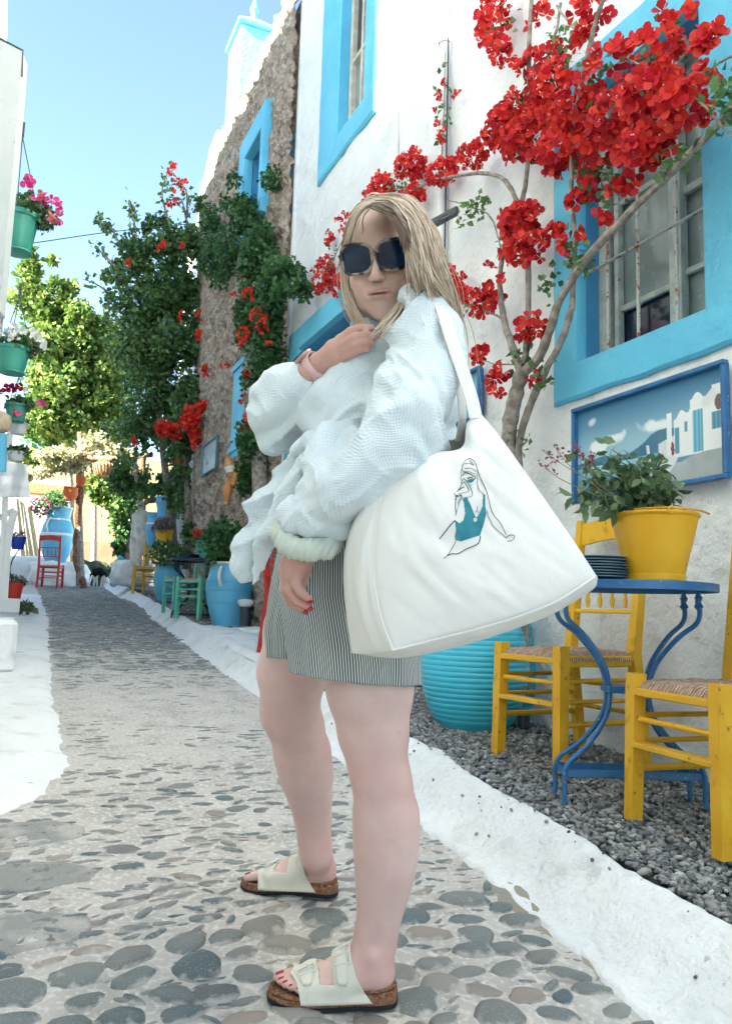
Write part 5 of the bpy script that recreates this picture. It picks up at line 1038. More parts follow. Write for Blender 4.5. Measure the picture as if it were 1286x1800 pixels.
def scene_paint(u, v):
    """sea, sky and a white village terrace"""
    P = np.stack([u*2.0, v, 0*u], -1); nz = vfbm(P, 5, 41, 4); c = np.zeros((len(u), 3)); sky0 = np.array([.025, .16, .30]); sky1 = np.array([.30, .50, .60])
    t = sm(.0, .62, v)[:, None]; c = sky0*(1-t)+sky1*t
    cl = sm(.25, .9, nz+1.4*np.exp(-((v-.40-.03*np.sin(u*9))/.10)**2)*sm(.02, .2, u)-.55)[:, None]*(v < .62)[:, None]*sm(.12, .3, v)[:, None]; c = c*(1-cl)+np.array([.72, .76, .76])*cl
    ph = ((u-.12)/.035)**2+((v-.16)/.05)**2; k = np.clip(1.2-ph+nz*.5, 0, 1)[:, None]*.8; c = c*(1-k)+np.array([.7, .74, .75])*k
    hz = .60+.0*u; hill = .60-.16*sm(.38, .62, u)-.02*nz*sm(.35, .5, u)-.03*np.exp(-((u-.2)/.1)**2); m = ((v > hill) & (v < .66))[:, None]; c = np.where(m, np.array([.05, .17, .26])+.03*nz[:, None], c)
    sea = ((v > .60+.03*np.sin(u*4)) & ~m[:, 0])[:, None]; c = np.where(sea, np.array([.10, .32, .42])*(1-.5*sm(.6, 1.0, v))[:, None]+np.array([.32, .42, .44])*np.exp(-((u-.25)/.25)**2)[:, None]*(1-sm(.6, .9, v))[:, None], c)
    # terrace floor
    fl = (v > .66+.60*(.98-u)) & (u > .55) | ((v > .80) & (u > .62)); c = np.where(fl[:, None], np.array([.36, .40, .40])+.05*nz[:, None], c)
    wl = (u > .60) & (u < .72) & (v > .52+.5*(.72-u)) & (v < .98-.9*(u-.60)*.5-.02) & (v < 1.05-(u-.6)*2.3); c = np.where(wl[:, None], np.array([.62, .66, .67]), c)
    roof = np.where(u > .93, .14, np.where(u > .80, .20+.03*np.cos((u-.80)*70), .30+.6*(.80-u)+.03*np.cos(u*80))); hs = (u > .70) & (v > roof) & (v < .76-.05*(u-.7)); c = np.where(hs[:, None], np.array([.74, .76, .76])-.10*sm(.4, .8, nz)[:, None], c)
    tw = (u > .655) & (u < .685) & (v > .30) & (v < .72); c = np.where(tw[:, None], np.array([.74, .77, .78]), c)
    for (a, b_, d, e, col) in ((.705, .735, .46, .72, (.08, .28, .38)), (.765, .785, .42, .52, (.10, .30, .40)), (.815, .875, .34, .74, (.12, .38, .50)), (.925, .985, .40, .56, (.08, .26, .36))):
        c = np.where(((u > a) & (u < b_) & (v > d) & (v < e))[:, None], np.array(col)*(1+.25*np.sign(np.sin((u-a)/(b_-a)*19)))[:, None], c)
    fb = ((u-.965)/.03)**2+((v-.30)/.09)**2+nz*.6 < .8; c = np.where(fb[:, None], np.array([.16, .10, .09]), c); fb = ((u-.69)/.018)**2+((v-.66)/.09)**2+nz*.8 < .8; c = np.where(fb[:, None], np.array([.22, .05, .05]), c)
    return np.clip(c, 0, .9)
painting('sea_picture', 'wide blue framed picture of a white village terrace above the sea under the window', [(1010, 727), (1268, 641), (1272, 832), (1013, 879)], scene_paint, WX-.05, .02, 220, 130, BLUED)
painting('small_picture', 'small blue framed seascape half hidden behind the bag strap', [(780, 676), (840, 654), (841, 731), (782, 748)], lambda u, v: np.array([.12, .33, .42])*(1-v)[:, None]+np.array([.30, .44, .46])*v[:, None]+.06*vfbm(np.stack([u*2, v, 0*u], -1), 4, 5, 3)[:, None], WX-.05, .02, 40, 30, BLUED)
painting('stone_wall_picture', 'pale framed sketch hung on the rubble stone wall', [(357, 787), (381, 768), (380, 823), (354, 833)], lambda u, v: np.array([.42, .50, .50])-.16*np.clip(vfbm(np.stack([u*2, v, 0*u], -1), 4, 8, 3), 0, 1)[:, None], 2.36, .02, 40, 40, M('teal_frame', (.12, .26, .30), .5, .4))
# fish shaped ornaments on the ivy
OC = M('ochre_ceramic', (.48, .20, .06), .5, .4, var=(9, (.58, .30, .10), .4, .7))
for k, (px, py, r_, lab) in enumerate(((405, 822, 10, 'brown and white ceramic hanging ornament, left of the pair on the ivy'), (418, 830, 9, 'ochre leaf shaped ornament right of the banded one on the ivy'), (400, 862, 9, 'long ochre hanging ornament lowest on the ivy by the stone wall'))):
    c = at(px, py, 8.5); s_ = 8.5/F_; t = thing('ceramic_ornament', c, lab, 'ornament', 'ceramic ornaments hung on the ivy'); R_ = Matrix.Rotation((-.3, .3, .05)[k], 3, 'Y')
    q = MB(); q.lathe([(a*s_, b_*s_) for a, b_ in ((.5, 26), (3, 18), (r_*.9, 6), (r_, -2), (r_*.8, -12), (r_*.3, -20), (r_*.7, -26))], c, 14, R_); q.build('body', OC, t, True)
    if k == 0: q = MB(); q.lathe([((r_+.4)*s_, 3*s_), ((r_+.6)*s_, -1*s_), ((r_*.9+.6)*s_, -8*s_)], c, 14, R_); q.build('white_band', WHITEP, t, True)
# floodlight on the wall
fl_ = thing('wall_floodlight', onX(780, 378, 2.4), 'dark angled floodlight fixed to the wall beside the white conduit', 'floodlight')
q = MB(); q.bar(at(752, 396, 5.0), at(806, 367, 4.95), .05, .035, bev=.008); q.build('housing', M('lamp_grey', (.035, .05, .05), .4, .5), fl_); q = MB(); q.bar(at(757, 399, 4.97), at(803, 374, 4.92), .05, .012); q.build('lens', DARKG, fl_)
# overhead wire
wr = thing('overhead_wire', at(60, 425, 9), 'thin green cable crossing the sky above the trees', 'cable'); q = MB(); P = bez([at(-20, 436, 7), at(60, 427, 8.5), at(200, 407, 10.5), at(350, 392, 12.4)], 20); q.tube(P, .006, 5); q.build('cable', M('green_cable', (.02, .10, .07), .6, .3), wr)
# ================================================================== left: hanging pots, fence
def hangpot(px, py, d, rp, hp, label, mat, fl, n, lean, group='green hanging pots at the porch post', hook=None, white=False):
    c = at(px, py, d); s_ = d/F_; r = rp*s_; h = hp*s_; t = thing('hanging_pot', c-np.array([0, 0, h]), label, 'hanging pot', group)
    q = MB(); q.lathe([(r*.62, -h), (r*.68, -h+.01), (r*.72, -h*.8), (r*.92, -h*.15), (r, -h*.12), (r*1.02, 0), (r*.96, 0), (r*.9, -h*.2), (0, -h*.2)], c, 32); q.build('pot', mat, t, True)
    if not white: q = MB(); q.lathe([(r*.66, -h-.012), (r*.74, -h-.008), (r*.74, -h+.004), (r*.6, -h+.006)], c, 32); q.build('saucer', mat, t, True)
    if hook is not None:
        hp_ = at(hook[0], hook[1], d)
        for a in (.3, 2.4, 4.5): q = MB(); q.tube([hp_, c+np.array([math.cos(a)*r, math.sin(a)*r, 0])], .0035, 5); q.build('hanger', IRON, t)
        q = MB(); q.bar(hp_, hp_+np.array([0, 0, .10]), .02, .02); q.build('hook', IRON, t)
    leaves('leaf', clump_pts(c+np.array([r*.3*lean, 0, h*.12]), (r*1.15, r*1.1, h*.45), n, .3), .045, LEAFG, t, kind='stuff')
    leaves('leaf', clump_pts(c+np.array([r*1.0*lean, -.02, h*.05]), (r*.7, r*.6, h*.4), n//2, .3), .04, LEAFO, t, kind='stuff')
    for (fm, fpts, fs) in fl:
        P = np.array([at(a+rnd.gauss(0, 2), b+rnd.gauss(0, 2), d-.05+rnd.uniform(-.1, .08)) for a, b in fpts]); flower_cluster_pts(P, fs, fm, t)
    return t
def flower_cluster_pts(P, size, mat, parent):
    n = len(P); out = np.array([-.4, -.9, .2])+rng.normal(size=(n, 3))*.5; out /= np.linalg.norm(out, axis=1)[:, None]; x = rng.normal(size=(n, 3)); x -= out*np.sum(x*out, 1)[:, None]; x /= np.linalg.norm(x, axis=1)[:, None]
    V, Fq = scat(P, np.stack([x, np.cross(out, x), out], 2), size*rng.uniform(.8, 1.2, n), BRV*np.array([1, 1, .55]), BRF); link('blossom', mesh('blossom', V, Fq, mat), parent, 'stuff')
hangpot(37, 378, 5.4, 32, 68, 'big green hanging pot of pink petunias at the top left', GREENP, [(PINKF, [(27, 300), (52, 318), (57, 326), (48, 322), (54, 342), (64, 352), (80, 345), (86, 352), (76, 348), (98, 358), (108, 372), (104, 366), (95, 385), (25, 330), (108, 388)], .045), (M('dry_petal', (.35, .12, .10), .7, .2, transl=.2), [(76, 342), (92, 380), (104, 384), (96, 390), (70, 350)], .04)], 420, 1.2, hook=(40, 240))
q_ = hangpot(25, 612, 6.3, 29, 44, 'green hanging pot of white flowers in the middle of the porch post', GREENP, [(WHTF, [(4, 585), (12, 580), (25, 586), (33, 578), (42, 582), (50, 584), (58, 590), (66, 594), (73, 598), (80, 608), (16, 590), (30, 595), (76, 600), (60, 586), (38, 586), (8, 594), (78, 612), (20, 576)], .042)], 420, .8, hook=(35, 520))
hangpot(30, 712, 6.8, 20, 28, 'lowest green hanging pot with crimson and violet flowers', GREENP, [(M('crimson', (.35, .01, .05), .6, .3, transl=.3), [(5, 690), (12, 685), (20, 682), (27, 678), (34, 680), (30, 684), (8, 694)], .045), (PINKF, [(68, 706), (28, 724), (32, 728), (70, 710)], .04), (WHTF, [(24, 690), (28, 693), (45, 688)], .03)], 300, .6, hook=(34, 662))
hangpot(33, 744, 7.0, 17, 20, 'white pot hanging just under the lowest green pot', WHITEP, [], 30, .3, 'white pots at the fence', None, True); hangpot(30, 795, 7.0, 17, 16, 'white pot with dark foliage below the upper white pot', WHITEP, [], 220, .3, 'white pots at the fence', None, True)
bp_ = at(33, 944, 9.0); t = thing('blue_pot', bp_, 'small cobalt blue pot with dry flowers on a wire stand by the fence', 'pot'); q = MB(); q.lathe([(.06, -.14), (.085, 0), (.09, 0), (.07, -.02), (0, -.03)], bp_, 20); q.build('pot', M('cobalt', (.01, .04, .35), .4, .5), t, True); leaves('leaf', clump_pts(bp_+np.array([0, 0, .03]), (.09, .09, .05), 70), .04, STEM, t, kind='stuff')
q = MB(); P = bez([bp_+np.array([.02, 0, -.14]), bp_+np.array([-.04, 0, -.25]), bp_+np.array([-.06, 0, -.38]), bp_+np.array([-.03, 0, -.5])], 14); q.tube(P, .008, 5); q.build('stand', IRON, t)
rp_ = at(25, 1024, 9.6); t = thing('red_pot', rp_-np.array([0, 0, .2]), 'red plastic pot with a small succulent by the white fence', 'pot'); q = MB(); q.lathe([(.085, -.20), (.115, 0), (.12, 0), (.10, -.02), (0, -.03)], rp_, 24); q.build('pot', M('red_plastic', (.50, .03, .02), .4, .5), t, True); leaves('leaf', clump_pts(rp_+np.array([0, 0, .03]), (.13, .12, .05), 120), .05, LEAFO, t, kind='stuff')
pb = thing('white_trough', at(18, 1066, 7.6), 'white rectangular planter trough at the foot of the fence', 'planter'); a = at(10, 1064, 8.6); q = MB(); q.box(a, (.28, .45, .15), bev=.01); q.build('trough', WHITEP, pb)
ws = thing('white_step', at(0, 1150, 5.4), 'white plastered block at the left edge beside the lane', 'block'); a = at(-12, 1128, 5.6); q = MB(); q.box((a[0], a[1]+.2, a[2]-.02), (.30, 1.0, .36), bev=.03); q.build('block', WHITEF, ws, True)
fe = thing('white_picket_fence', at(10, 1060, 7.6), 'white painted picket fence and gate at the left edge', 'fence'); D7 = 7.4
def fbar(a, b_, w1=.035, w2=.03, nm='picket'): q = MB(); q.bar(at(a[0], a[1], D7), at(b_[0], b_[1], D7), w1, w2, (0, 1, 0), bev=.004); q.build(nm, WHITEP, fe)
fbar((20, 742), (13, 830), .05, .05, 'post'); fbar((10, 870), (2, 1056), .055, .05, 'post'); fbar((17, 918), (8, 1056), .06, .03); fbar((-4, 912), (26, 896), .05, .03, 'rail'); fbar((26, 896), (10, 965), .07, .02, 'rail'); fbar((-4, 960), (10, 930), .03, .03, 'rail'); fbar((-8, 760), (-12, 1060)); fbar((-5, 900), (-9, 1058))
cl_ = thing('white_cloth', at(20, 850, 6.9), 'white cloth hanging folded over the fence rail', 'cloth'); nx, ny = 30, 26; V = []
for j in range(ny):
    for i in range(nx):
        u, v = i/(nx-1), j/(ny-1); x = -22+u*70+5*v*u; y = 812+v*62+7*(1-v)*(abs(u-.6)*1.5); p = at(x, y, 6.85+.03*math.sin(u*11+v*2)+.02*noise.noise(Vector((u*4, v*4, 1)))); V.append(p)
Fs = [(j*nx+i, j*nx+i+1, (j+1)*nx+i+1, (j+1)*nx+i) for j in range(ny-1) for i in range(nx-1)]
o = link('drape', mesh('drape', V, Fs, M('white_cloth', (.78, .80, .82), .9, .2, bump=[(12, .3, .01)]), True), cl_); md = o.modifiers.new('t', 'SOLIDIFY'); md.thickness = .012
wk = thing('wooden_knob', at(4, 742, 6.4), 'pale carved wooden knob on the fence post at the left edge', 'knob'); q = MB(); q.lathe([(.03, -.09), (.07, -.06), (.085, 0), (.07, .06), (.03, .085), (0, .09)], at(1, 742, 6.4), 16, wob=.06); q.build('knob', M('pale_wood', (.45, .34, .25), .7, .3, var=(14, (.55, .44, .34), .4, .6)), wk, True); q = MB(); q.tube([at(1, 762, 6.4), at(0, 830, 6.4)], .05, 10); q.build('sleeve', JARB, wk, True)
# ================================================================== the woman
from mathutils.bvhtree import BVHTree
a_ = at
woman = thing('person', gp(620, 1700), 'woman in a pale blue gauze blouse, striped shorts and large sunglasses standing side on', 'person')
SKIN = M('skin', (1, 1, 1), .48, .4, vcol=True, ss=.02, bump=[(140, .12, .001), (30, .08, .003)], var=[(9, (.66, .36, .33), .60, .95), (55, (.70, .42, .38), .58, .85), (220, (.45, .26, .22), .74, .80)])
def pxc(pts):
    """list of (px,py,radius px,d) -> points, radii in metres"""
    return [a_(p[0], p[1], p[3]) for p in pts], [p[2]*p[3]/F_ for p in pts]
def grid_for(ptsr, vox, pad=.03):
    P = np.array([p for p, r in ptsr]); R = np.array([r for p, r in ptsr]); return SDF((P-R[:, None]).min(0)-pad, (P+R[:, None]).max(0)+pad, vox)
camR, camU, camF = rt, up, fw
hR = np.array([math.cos(A_), -math.sin(A_), 0.0]); hF = np.array([math.sin(A_), math.cos(A_), 0.0]); zU = np.array([0, 0, 1.0])
# --- feet frames
def frame(heel, toe):
    f = np.array(toe)-np.array(heel); f[2] = 0; f /= np.linalg.norm(f); return f, np.cross(zU, f)
Hn = gp(688, 1768); Tn = gp(498, 1759); fN, lN = frame(Hn, Tn)
Hf = gp(586, 1577); Tf = gp(458, 1562); fR, lR = frame(Hf, Tf)
Hn = Hn+zU*.006; Hf = Hf+zU*.006
def F2W(H, f, l, x, y, z): return H+f*x+l*y+zU*z
def outline(side):
    """sole outline, x forward 0..0.262; side=+1 left foot (lateral = +y)"""
    med = [(-.012, .0), (-.004, .022), (.02, .034), (.06, .034), (.10, .033), (.14, .040), (.18, .048), (.215, .048), (.24, .038), (.255, .018), (.258, .0)]
    lat = [(.253, .018), (.235, .036), (.205, .049), (.17, .052), (.13, .048), (.08, .040), (.03, .037), (.0, .026), (-.010, .010)]
    P = [(x, -side*y) for x, y in med]+[(x, side*y) for x, y in lat]; return [p for p in bez([(*p, 0) for p in P+[P[0]]], 80)][:-1]
CORK = M('cork', (.26, .13, .075), .85, .2, var=(160, (.13, .06, .035), .45, .62), wear=(110, (.42, .26, .17), .60, .70), bump=[(150, .4, .001)])
OUTS = M('dark_outsole', (.015, .018, .022), .7, .3); SUEDE = M('ivory_nubuck', (.70, .675, .59), .9, .15, bump=[(160, .3, .001), (20, .1, .003)], sheen=.2); FOOTB = M('footbed', (.22, .12, .08), .9, .1, bump=[(90, .3, .001)])
BUCKM = M('ivory_buckle', (.74, .73, .68), .35, .5)
def topz(x): return float(np.interp(x, [.03, .06, .085, .11, .14, .17, .20, .225], [.112, .108, .094, .078, .062, .051, .045, .040]))
def hw(x): return float(np.interp(x, [.0, .05, .09, .13, .17, .2, .23], [.034, .037, .041, .046, .050, .050, .046]))
def sandal(H, f, l, side, label):
    t = link('sandal', None, woman); t['label'] = label
    O = outline(side); n = len(O)
    def layer(name, z0f, z1f, mat, g0=1.0, g1=1.0, bulge=0.0):
        V = []; Fs = []; rows = 5
        for i in range(rows):
            q = i/(rows-1); g = g0+(g1-g0)*q+bulge*math.sin(q*math.pi)
            for p in O:
                x, y = p[0], p[1]; cx = .12; V.append(F2W(H, f, l, cx+(x-cx)*g, y*g, z0f(x)+(z1f(x)-z0f(x))*q))
        for i in range(rows-1):
            for k in range(n): j = (k+1) % n; Fs.append((i*n+k, i*n+j, (i+1)*n+j, (i+1)*n+k))
        Fs.append(tuple(range(n-1, -1, -1))); Fs.append(tuple(range((rows-1)*n, rows*n)))
        me = mesh(name, V, Fs, mat, True); me.set_sharp_from_angle(angle=math.radians(50)); return link(name, me, t)
    def ht(x): return float(np.interp(x, [-.01, .05, .12, .19, .26], [.035, .031, .024, .020, .022]))
    layer('outsole', lambda x: 0.0+.004*max(0, (x-.2)/.06), lambda x: .010+.005*max(0, (x-.2)/.06), OUTS, 1.0, 1.01)
    layer('cork_sole', lambda x: .009+.004*max(0, (x-.2)/.06), ht, CORK, 1.0, .985, .006)
    q = MB(); P = [F2W(H, f, l, .12+(p[0]-.12)*.955, p[1]*.93, ht(p[0])+.004) for p in O]; q.tube(P+[P[0]], .0042, 6); q.build('footbed_edge', CORK, t, True)
    # upper: one piece with a window between the two straps
    nx, nt = 64, 40; V = []; idx = {}; Fs = []; th = np.linspace(-1, 1, nt)
    NXg, NSg = 40, 41; xg = np.linspace(.03, .225, NXg); sg_ = np.linspace(-1, 1, NSg); RG = np.zeros((NXg, NSg))
    for i_, x_ in enumerate(xg):
        hwid = max(abs(p[1]) for p in O if abs(p[0]-x_) < .012)
        for j_, s_ in enumerate(sg_):
            an = s_*math.pi*.5; dr = l*side*math.sin(an)+zU*math.cos(an); o_ = F2W(H, f, l, x_, 0, .023); h_ = footbvh.ray_cast(Vector(o_+dr*.14), Vector(-dr), .14)
            r_ = .14-h_[3] if h_[0] is not None else .03
            RG[i_, j_] = min(r_, .10)
    for _ in range(3): RG[1:-1, 1:-1] = np.maximum(RG[1:-1, 1:-1], (RG[:-2, 1:-1]+RG[2:, 1:-1]+RG[1:-1, :-2]+RG[1:-1, 2:])/4)
    def pt(x, s, off=0.0):
        fx_ = np.clip((x-.03)/.195*(NXg-1), 0, NXg-1.001); fs = np.clip((s+1)/2*(NSg-1), 0, NSg-1.001); i_, j_ = int(fx_), int(fs); a_x, a_s = fx_-i_, fs-j_
        r_ = (RG[i_, j_]*(1-a_s)+RG[i_, j_+1]*a_s)*(1-a_x)+(RG[i_+1, j_]*(1-a_s)+RG[i_+1, j_+1]*a_s)*a_x
        hwid = hw(x)*.99; e = max(0, (abs(s)-.72)/.28); r_ = max(r_, (hwid*.9 if abs(s) > .6 else 0)); r_ = r_*(1-e)+(hwid+.002)*e+.0032+off; an = s*math.pi*.5
        return F2W(H, f, l, x, side*r_*math.sin(an), .023+r_*math.cos(an)-.007*e)
    for j in range(nt):
        s = th[j]; e = abs(s)
        xf = .212-.010*e-(.016*s if s > 0 else -.004*s); xb = .092-.050*e**1.6
        for i in range(nx): V.append(pt(xb+(xf-xb)*i/(nx-1), s))
    def inside(x, s):
        e = abs(s); 
        if s > 0: return .128-.01*e < x < .157-.012*e and e < .62
        return .124 < x < .160 and e < .55
    for j in range(nt-1):
        for i in range(nx-1):
            s = (th[j]+th[j+1])/2; e = abs(s); xf = .212-.010*e-(.016*s if s > 0 else -.004*s); xb = .092-.050*e**1.6; x = xb+(xf-xb)*(i+.5)/(nx-1)
            if inside(x, s): continue
            a = j*nx+i; Fs.append((a, a+1, a+nx+1, a+nx))
    o = link('upper', mesh('upper', V, Fs, SUEDE, True), t); md = o.modifiers.new('s', 'SOLIDIFY'); md.thickness = .0028; md.offset = 1.0
    for (xc, nm) in ((.183, 0), (.112, 1)):
        # strap end tongue and buckle on the lateral side
        V = []; Fs = []; m = 12
        for j in range(m):
            s = -.05+.72*j/(m-1); wv = .0125*(1 if j < m-2 else (.85 if j == m-2 else .55))
            for k in range(5): V.append(pt(xc-.012*max(0, s)+(k/4*2-1)*wv, s, .0045))
        for j in range(m-1):
            for k in range(4): a = j*5+k; Fs.append((a, a+1, a+6, a+5))
        o = link('strap', mesh('strap', V, Fs, SUEDE, True), t); md = o.modifiers.new('s', 'SOLIDIFY'); md.thickness = .002; md.offset = 1.0
        q = MB(); s0, s1 = .06, .34; w_ = .0165; P = [pt(xc-.003-w_, s0, .0075), pt(xc-.003+w_, s0, .0075), pt(xc-.006+w_, s1, .0075), pt(xc-.006-w_, s1, .0075)]
        q.tube(P+[P[0]], .0021, 6); q.tube([pt(xc-.005-w_, .2, .009), pt(xc-.005+w_, .2, .009)], .0014, 6); q.build('buckle', BUCKM, t, True)
        for s in (-.02, .12, .2): q = MB(); q.lathe([(.0016, 0), (0, .0004)], pt(xc-.004, s, .0078), 6); q.build('eyelet', OUTS, t)
    return t
def make_sandals():
    sandal(Hn, fN, lN, 1, 'ivory two strap sandal with cork sole on the front foot'); sandal(Hf, fR, lR, -1, 'ivory two strap sandal with cork sole on the rear foot')
# --- legs and feet as one surface
nleg = [(640, 1010, 92, 1.70), (648, 1120, 88, 1.68), (650, 1210, 77, 1.66), (656, 1287, 62, 1.655), (664, 1345, 51.5, 1.65), (672, 1378, 51, 1.65), (678, 1433, 57, 1.655), (679, 1470, 57, 1.66), (678, 1507, 54, 1.66), (675, 1543, 49, 1.665), (670, 1580, 42, 1.67), (665, 1617, 36, 1.67), (662, 1655, 33, 1.67)]
fleg = [(560, 1030, 80, 1.86), (535, 1110, 72, 1.92), (514, 1180, 62, 1.98), (509, 1250, 52, 2.03), (520, 1275, 48.5, 2.05), (531, 1323, 49.5, 2.09), (538, 1360, 47.5, 2.11), (545, 1400, 38.5, 2.13), (550, 1440, 31.5, 2.14), (552, 1475, 28, 2.14), (556, 1505, 27, 2.14)]
PN, RN = pxc(nleg); PF, RF = pxc(fleg); RN = [r*.965 for r in RN]; RF = [r*.965 for r in RF]
def foot(G, H, f, l, side):
    def w(x, y, z): return F2W(H, f, l, x, side*y, z-.001)
    G.ell(w(.028, 0, .060), (.034, .034, .036), .02); G.cap(w(.045, 0, .125), w(.05, 0, .085), .031, .036, .02)
    G.chain([w(.05, .0, .080), w(.10, .004, .062), (w(.155, .008, .045))], [.036, .030, .020], .03); G.chain([w(.05, 0, .055), w(.11, .002, .045), w(.165, -.002, .036)], [.030, .028, .016], .03)
    G.chain([w(.165, -.030, .040), w(.17, .036, .036)], [.018, .014], .02); G.chain([w(.12, -.018, .045), w(.17, -.026, .042)], [.024, .020], .02); G.chain([w(.12, .025, .042), w(.165, .030, .038)], [.020, .015], .02)
    for (x0, y0, x1, y1, r_) in ((.185, -.026, .236, -.022, .0125), (.188, -.006, .232, -.004, .0088), (.184, .009, .222, .010, .0083), (.178, .022, .208, .023, .0080), (.170, .034, .193, .034, .0080)):
        G.chain([w(x0-.02, y0, .041), w((x0+x1)/2, (y0+y1)/2, .043), w(x1, y1, .036)], [r_*.95, r_, r_*1.0], .004)
    return [(w(x1+.0015, y1, .036+r_*1.02), r_) for (y1, x1, r_) in ((-.022, .238, .0125), (-.004, .234, .0088), (.010, .224, .0083), (.023, .210, .008), (.034, .195, .0080))]
pts = list(zip(PN, RN))+list(zip(PF, RF))+[(Hn, .1), (Hf, .1), (Tn, .06), (Tf, .06), (a_(640, 930, 1.75), .15)]
G_ = grid_for(pts, .0048)
G_.chain(PN, RN, .02); G_.chain(PF, RF, .02)
ankN = F2W(Hn, fN, lN, .045, 0, .135); ankF = F2W(Hf, fR, lR, .045, 0, .135)
G_.cap(PN[-1], ankN, RN[-1], .034, .02); G_.cap(PF[-1], ankF, RF[-1], .034, .02)
G_.cap(a_(620, 960, 1.76), a_(610, 1010, 1.78), .13, .13, .05)
tN = foot(G_, Hn, fN, lN, 1); tF = foot(G_, Hf, fR, lR, -1)
for (c, k) in ((F2W(Hn, fN, lN, .045, .036, .105), 1), (F2W(Hf, fR, lR, .045, .034, .105), 1), (F2W(Hf, fR, lR, .047, -.032, .105), 1)): G_.ell(c, (.012, .012, .014), .015)
Vb, Fb = G_.mesh(); Vb = smooth_v(Vb, Fb, 3)
legc = np.array([.72, .50, .465])
def red_at(V, col, c, r, target, amt=.8):
    k = np.exp(-(np.linalg.norm(V-np.array(c), axis=1)/r)**2)[:, None]*amt; return col*(1-k)+np.array(target)*k
footbvh = BVHTree.FromPolygons([tuple(v) for v in Vb], [tuple(int(i) for i in f) for f in Fb]); make_sandals()
Cb = np.repeat(legc[None], len(Vb), 0); warm = [.62, .31, .28]
for c, r_ in ((F2W(Hn, fN, lN, .03, 0, .07), .07), (F2W(Hf, fR, lR, .03, 0, .08), .10), (F2W(Hn, fN, lN, .22, 0, .04), .05), (PN[4], .07), (PF[3], .06)): Cb = red_at(Vb, Cb, c, r_, warm, .55)
Cb = Cb*(1+.045*vfbm(Vb, 30, 3, 3)[:, None]*np.array([.6, 1.2, 1.1]))*(1+.05*vfbm(Vb, 9, 13, 2)[:, None]*np.array([.3, 1.2, 1.0]))
# head -----------------------------------------------------------
yaw, rol, pit = math.radians(-9), math.radians(5), math.radians(5)
ray_h = ray(656, 440); back = -ray_h/np.linalg.norm(ray_h)
Fd = back; X0 = np.cross(zU, Fd); X0 /= np.linalg.norm(X0)
# rotate facing to image left
def rotv(v, ax, an): return np.array(Matrix.Rotation(an, 3, Vector(ax)) @ Vector(v))
Fd = rotv(back, zU, yaw); Xh = np.cross(zU, Fd); Xh /= np.linalg.norm(Xh); Fd = rotv(Fd, Xh, -pit); Uh = np.cross(Fd, Xh)
Xh = rotv(Xh, Fd, rol); Uh = rotv(Uh, Fd, rol)
if Xh@rt < 0: Xh = -Xh
Hc = a_(657, 440, 1.44)-.018*.955*Uh-.098*.955*Fd
def LH(V): V = np.asarray(V)*.955; return Hc+V[..., 0:1]*Xh+V[..., 1:2]*Uh+V[..., 2:3]*Fd
G_ = SDF((-.11, -.24, -.14), (.11, .14, .13), .0018)
G_.ell((0, .030, -.018), (.072, .088, .090), .02); G_.ell((0, .036, .034), (.050, .050, .054), .03); G_.ell((0, -.025, .022), (.058, .080, .062), .03); G_.ell((0, -.075, .030), (.043, .032, .046), .025); G_.ell((0, -.098, .060), (.017, .014, .014), .018)
for s in (-1, 1):
    G_.ell((s*.033, -.032, .058), (.024, .022, .024), .022); G_.ell((s*.044, -.070, .018), (.018, .026, .030), .02); G_.ell((s*.030, .030, .070), (.026, .010, .018), .018)
    G_.ell((s*.031, .008, .084), (.015, .010, .012), .012, cut=True); G_.ell((s*.031, .008, .070), (.0125, .012, .0125), .004)
    G_.ell((s*.0105, -.033, .096), (.0060, .0060, .008), .003); G_.ell((s*.0062, -.0405, .1035), (.0040, .0034, .006), .0015, cut=True)
    G_.ell((s*.073, -.005, -.01), (.010, .030, .018), .01)
G_.cap((0, .022, .084), (0, -.026, .1045), .0065, .0080, .009); G_.ell((0, -.030, .105), (.0095, .0085, .009), .008)
G_.ell((0, -.060, .078), (.026, .018, .016), .016)
G_.ell((0, -.0570, .0895), (.0235, .0052, .0085), .004); G_.ell((0, -.0660, .0880), (.0195, .0062, .0092), .004); G_.ell((0, -.0615, .0975), (.024, .0016, .009), .0012, cut=True); G_.ell((0, -.078, .090), (.014, .004, .006), .008, cut=True)
G_.cap((0, -.06, -.02), (.0, -.22, -.05), .050, .060, .03)
Vh, Fh = G_.mesh(); Vh = smooth_v(Vh, Fh, 1, .4)
Ch = np.repeat(np.array([[.62, .42, .35]]), len(Vh), 0)
lipm = np.exp(-((Vh[:, 0]/.021)**4+((Vh[:, 1]+.0610)/.0085)**4))*(Vh[:, 2] > .078); Ch = Ch*(1-.85*lipm[:, None])+np.array([.47, .19, .175])*.85*lipm[:, None]; Ch = Ch*(1+.035*vfbm(Vh, 55, 8, 3)[:, None]*np.array([.5, 1.2, 1.1]))
lm = np.exp(-(((Vh[:, 1]+.0615)/.0016)**2+(Vh[:, 0]/.022)**4))*(Vh[:, 2] > .078); Ch = Ch*(1-.55*lm[:, None])  # shade of the crease between the lips, painted into the skin colour
for s in (-1, 1): k = np.exp(-(((Vh[:, 0]-s*.0064)/.0034)**2+((Vh[:, 1]+.0402)/.0026)**2))*(Vh[:, 2] > .09); Ch = Ch*(1-.7*k[:, None])  # nostril shade painted into the skin colour
for s in (-1, 1): k = np.exp(-(((Vh[:, 0]-s*.038)/.022)**2+((Vh[:, 1]+.035)/.02)**2))*(Vh[:, 2] > .03)*.35; Ch = Ch*(1-k[:, None])+np.array([.60, .29, .25])*k[:, None]
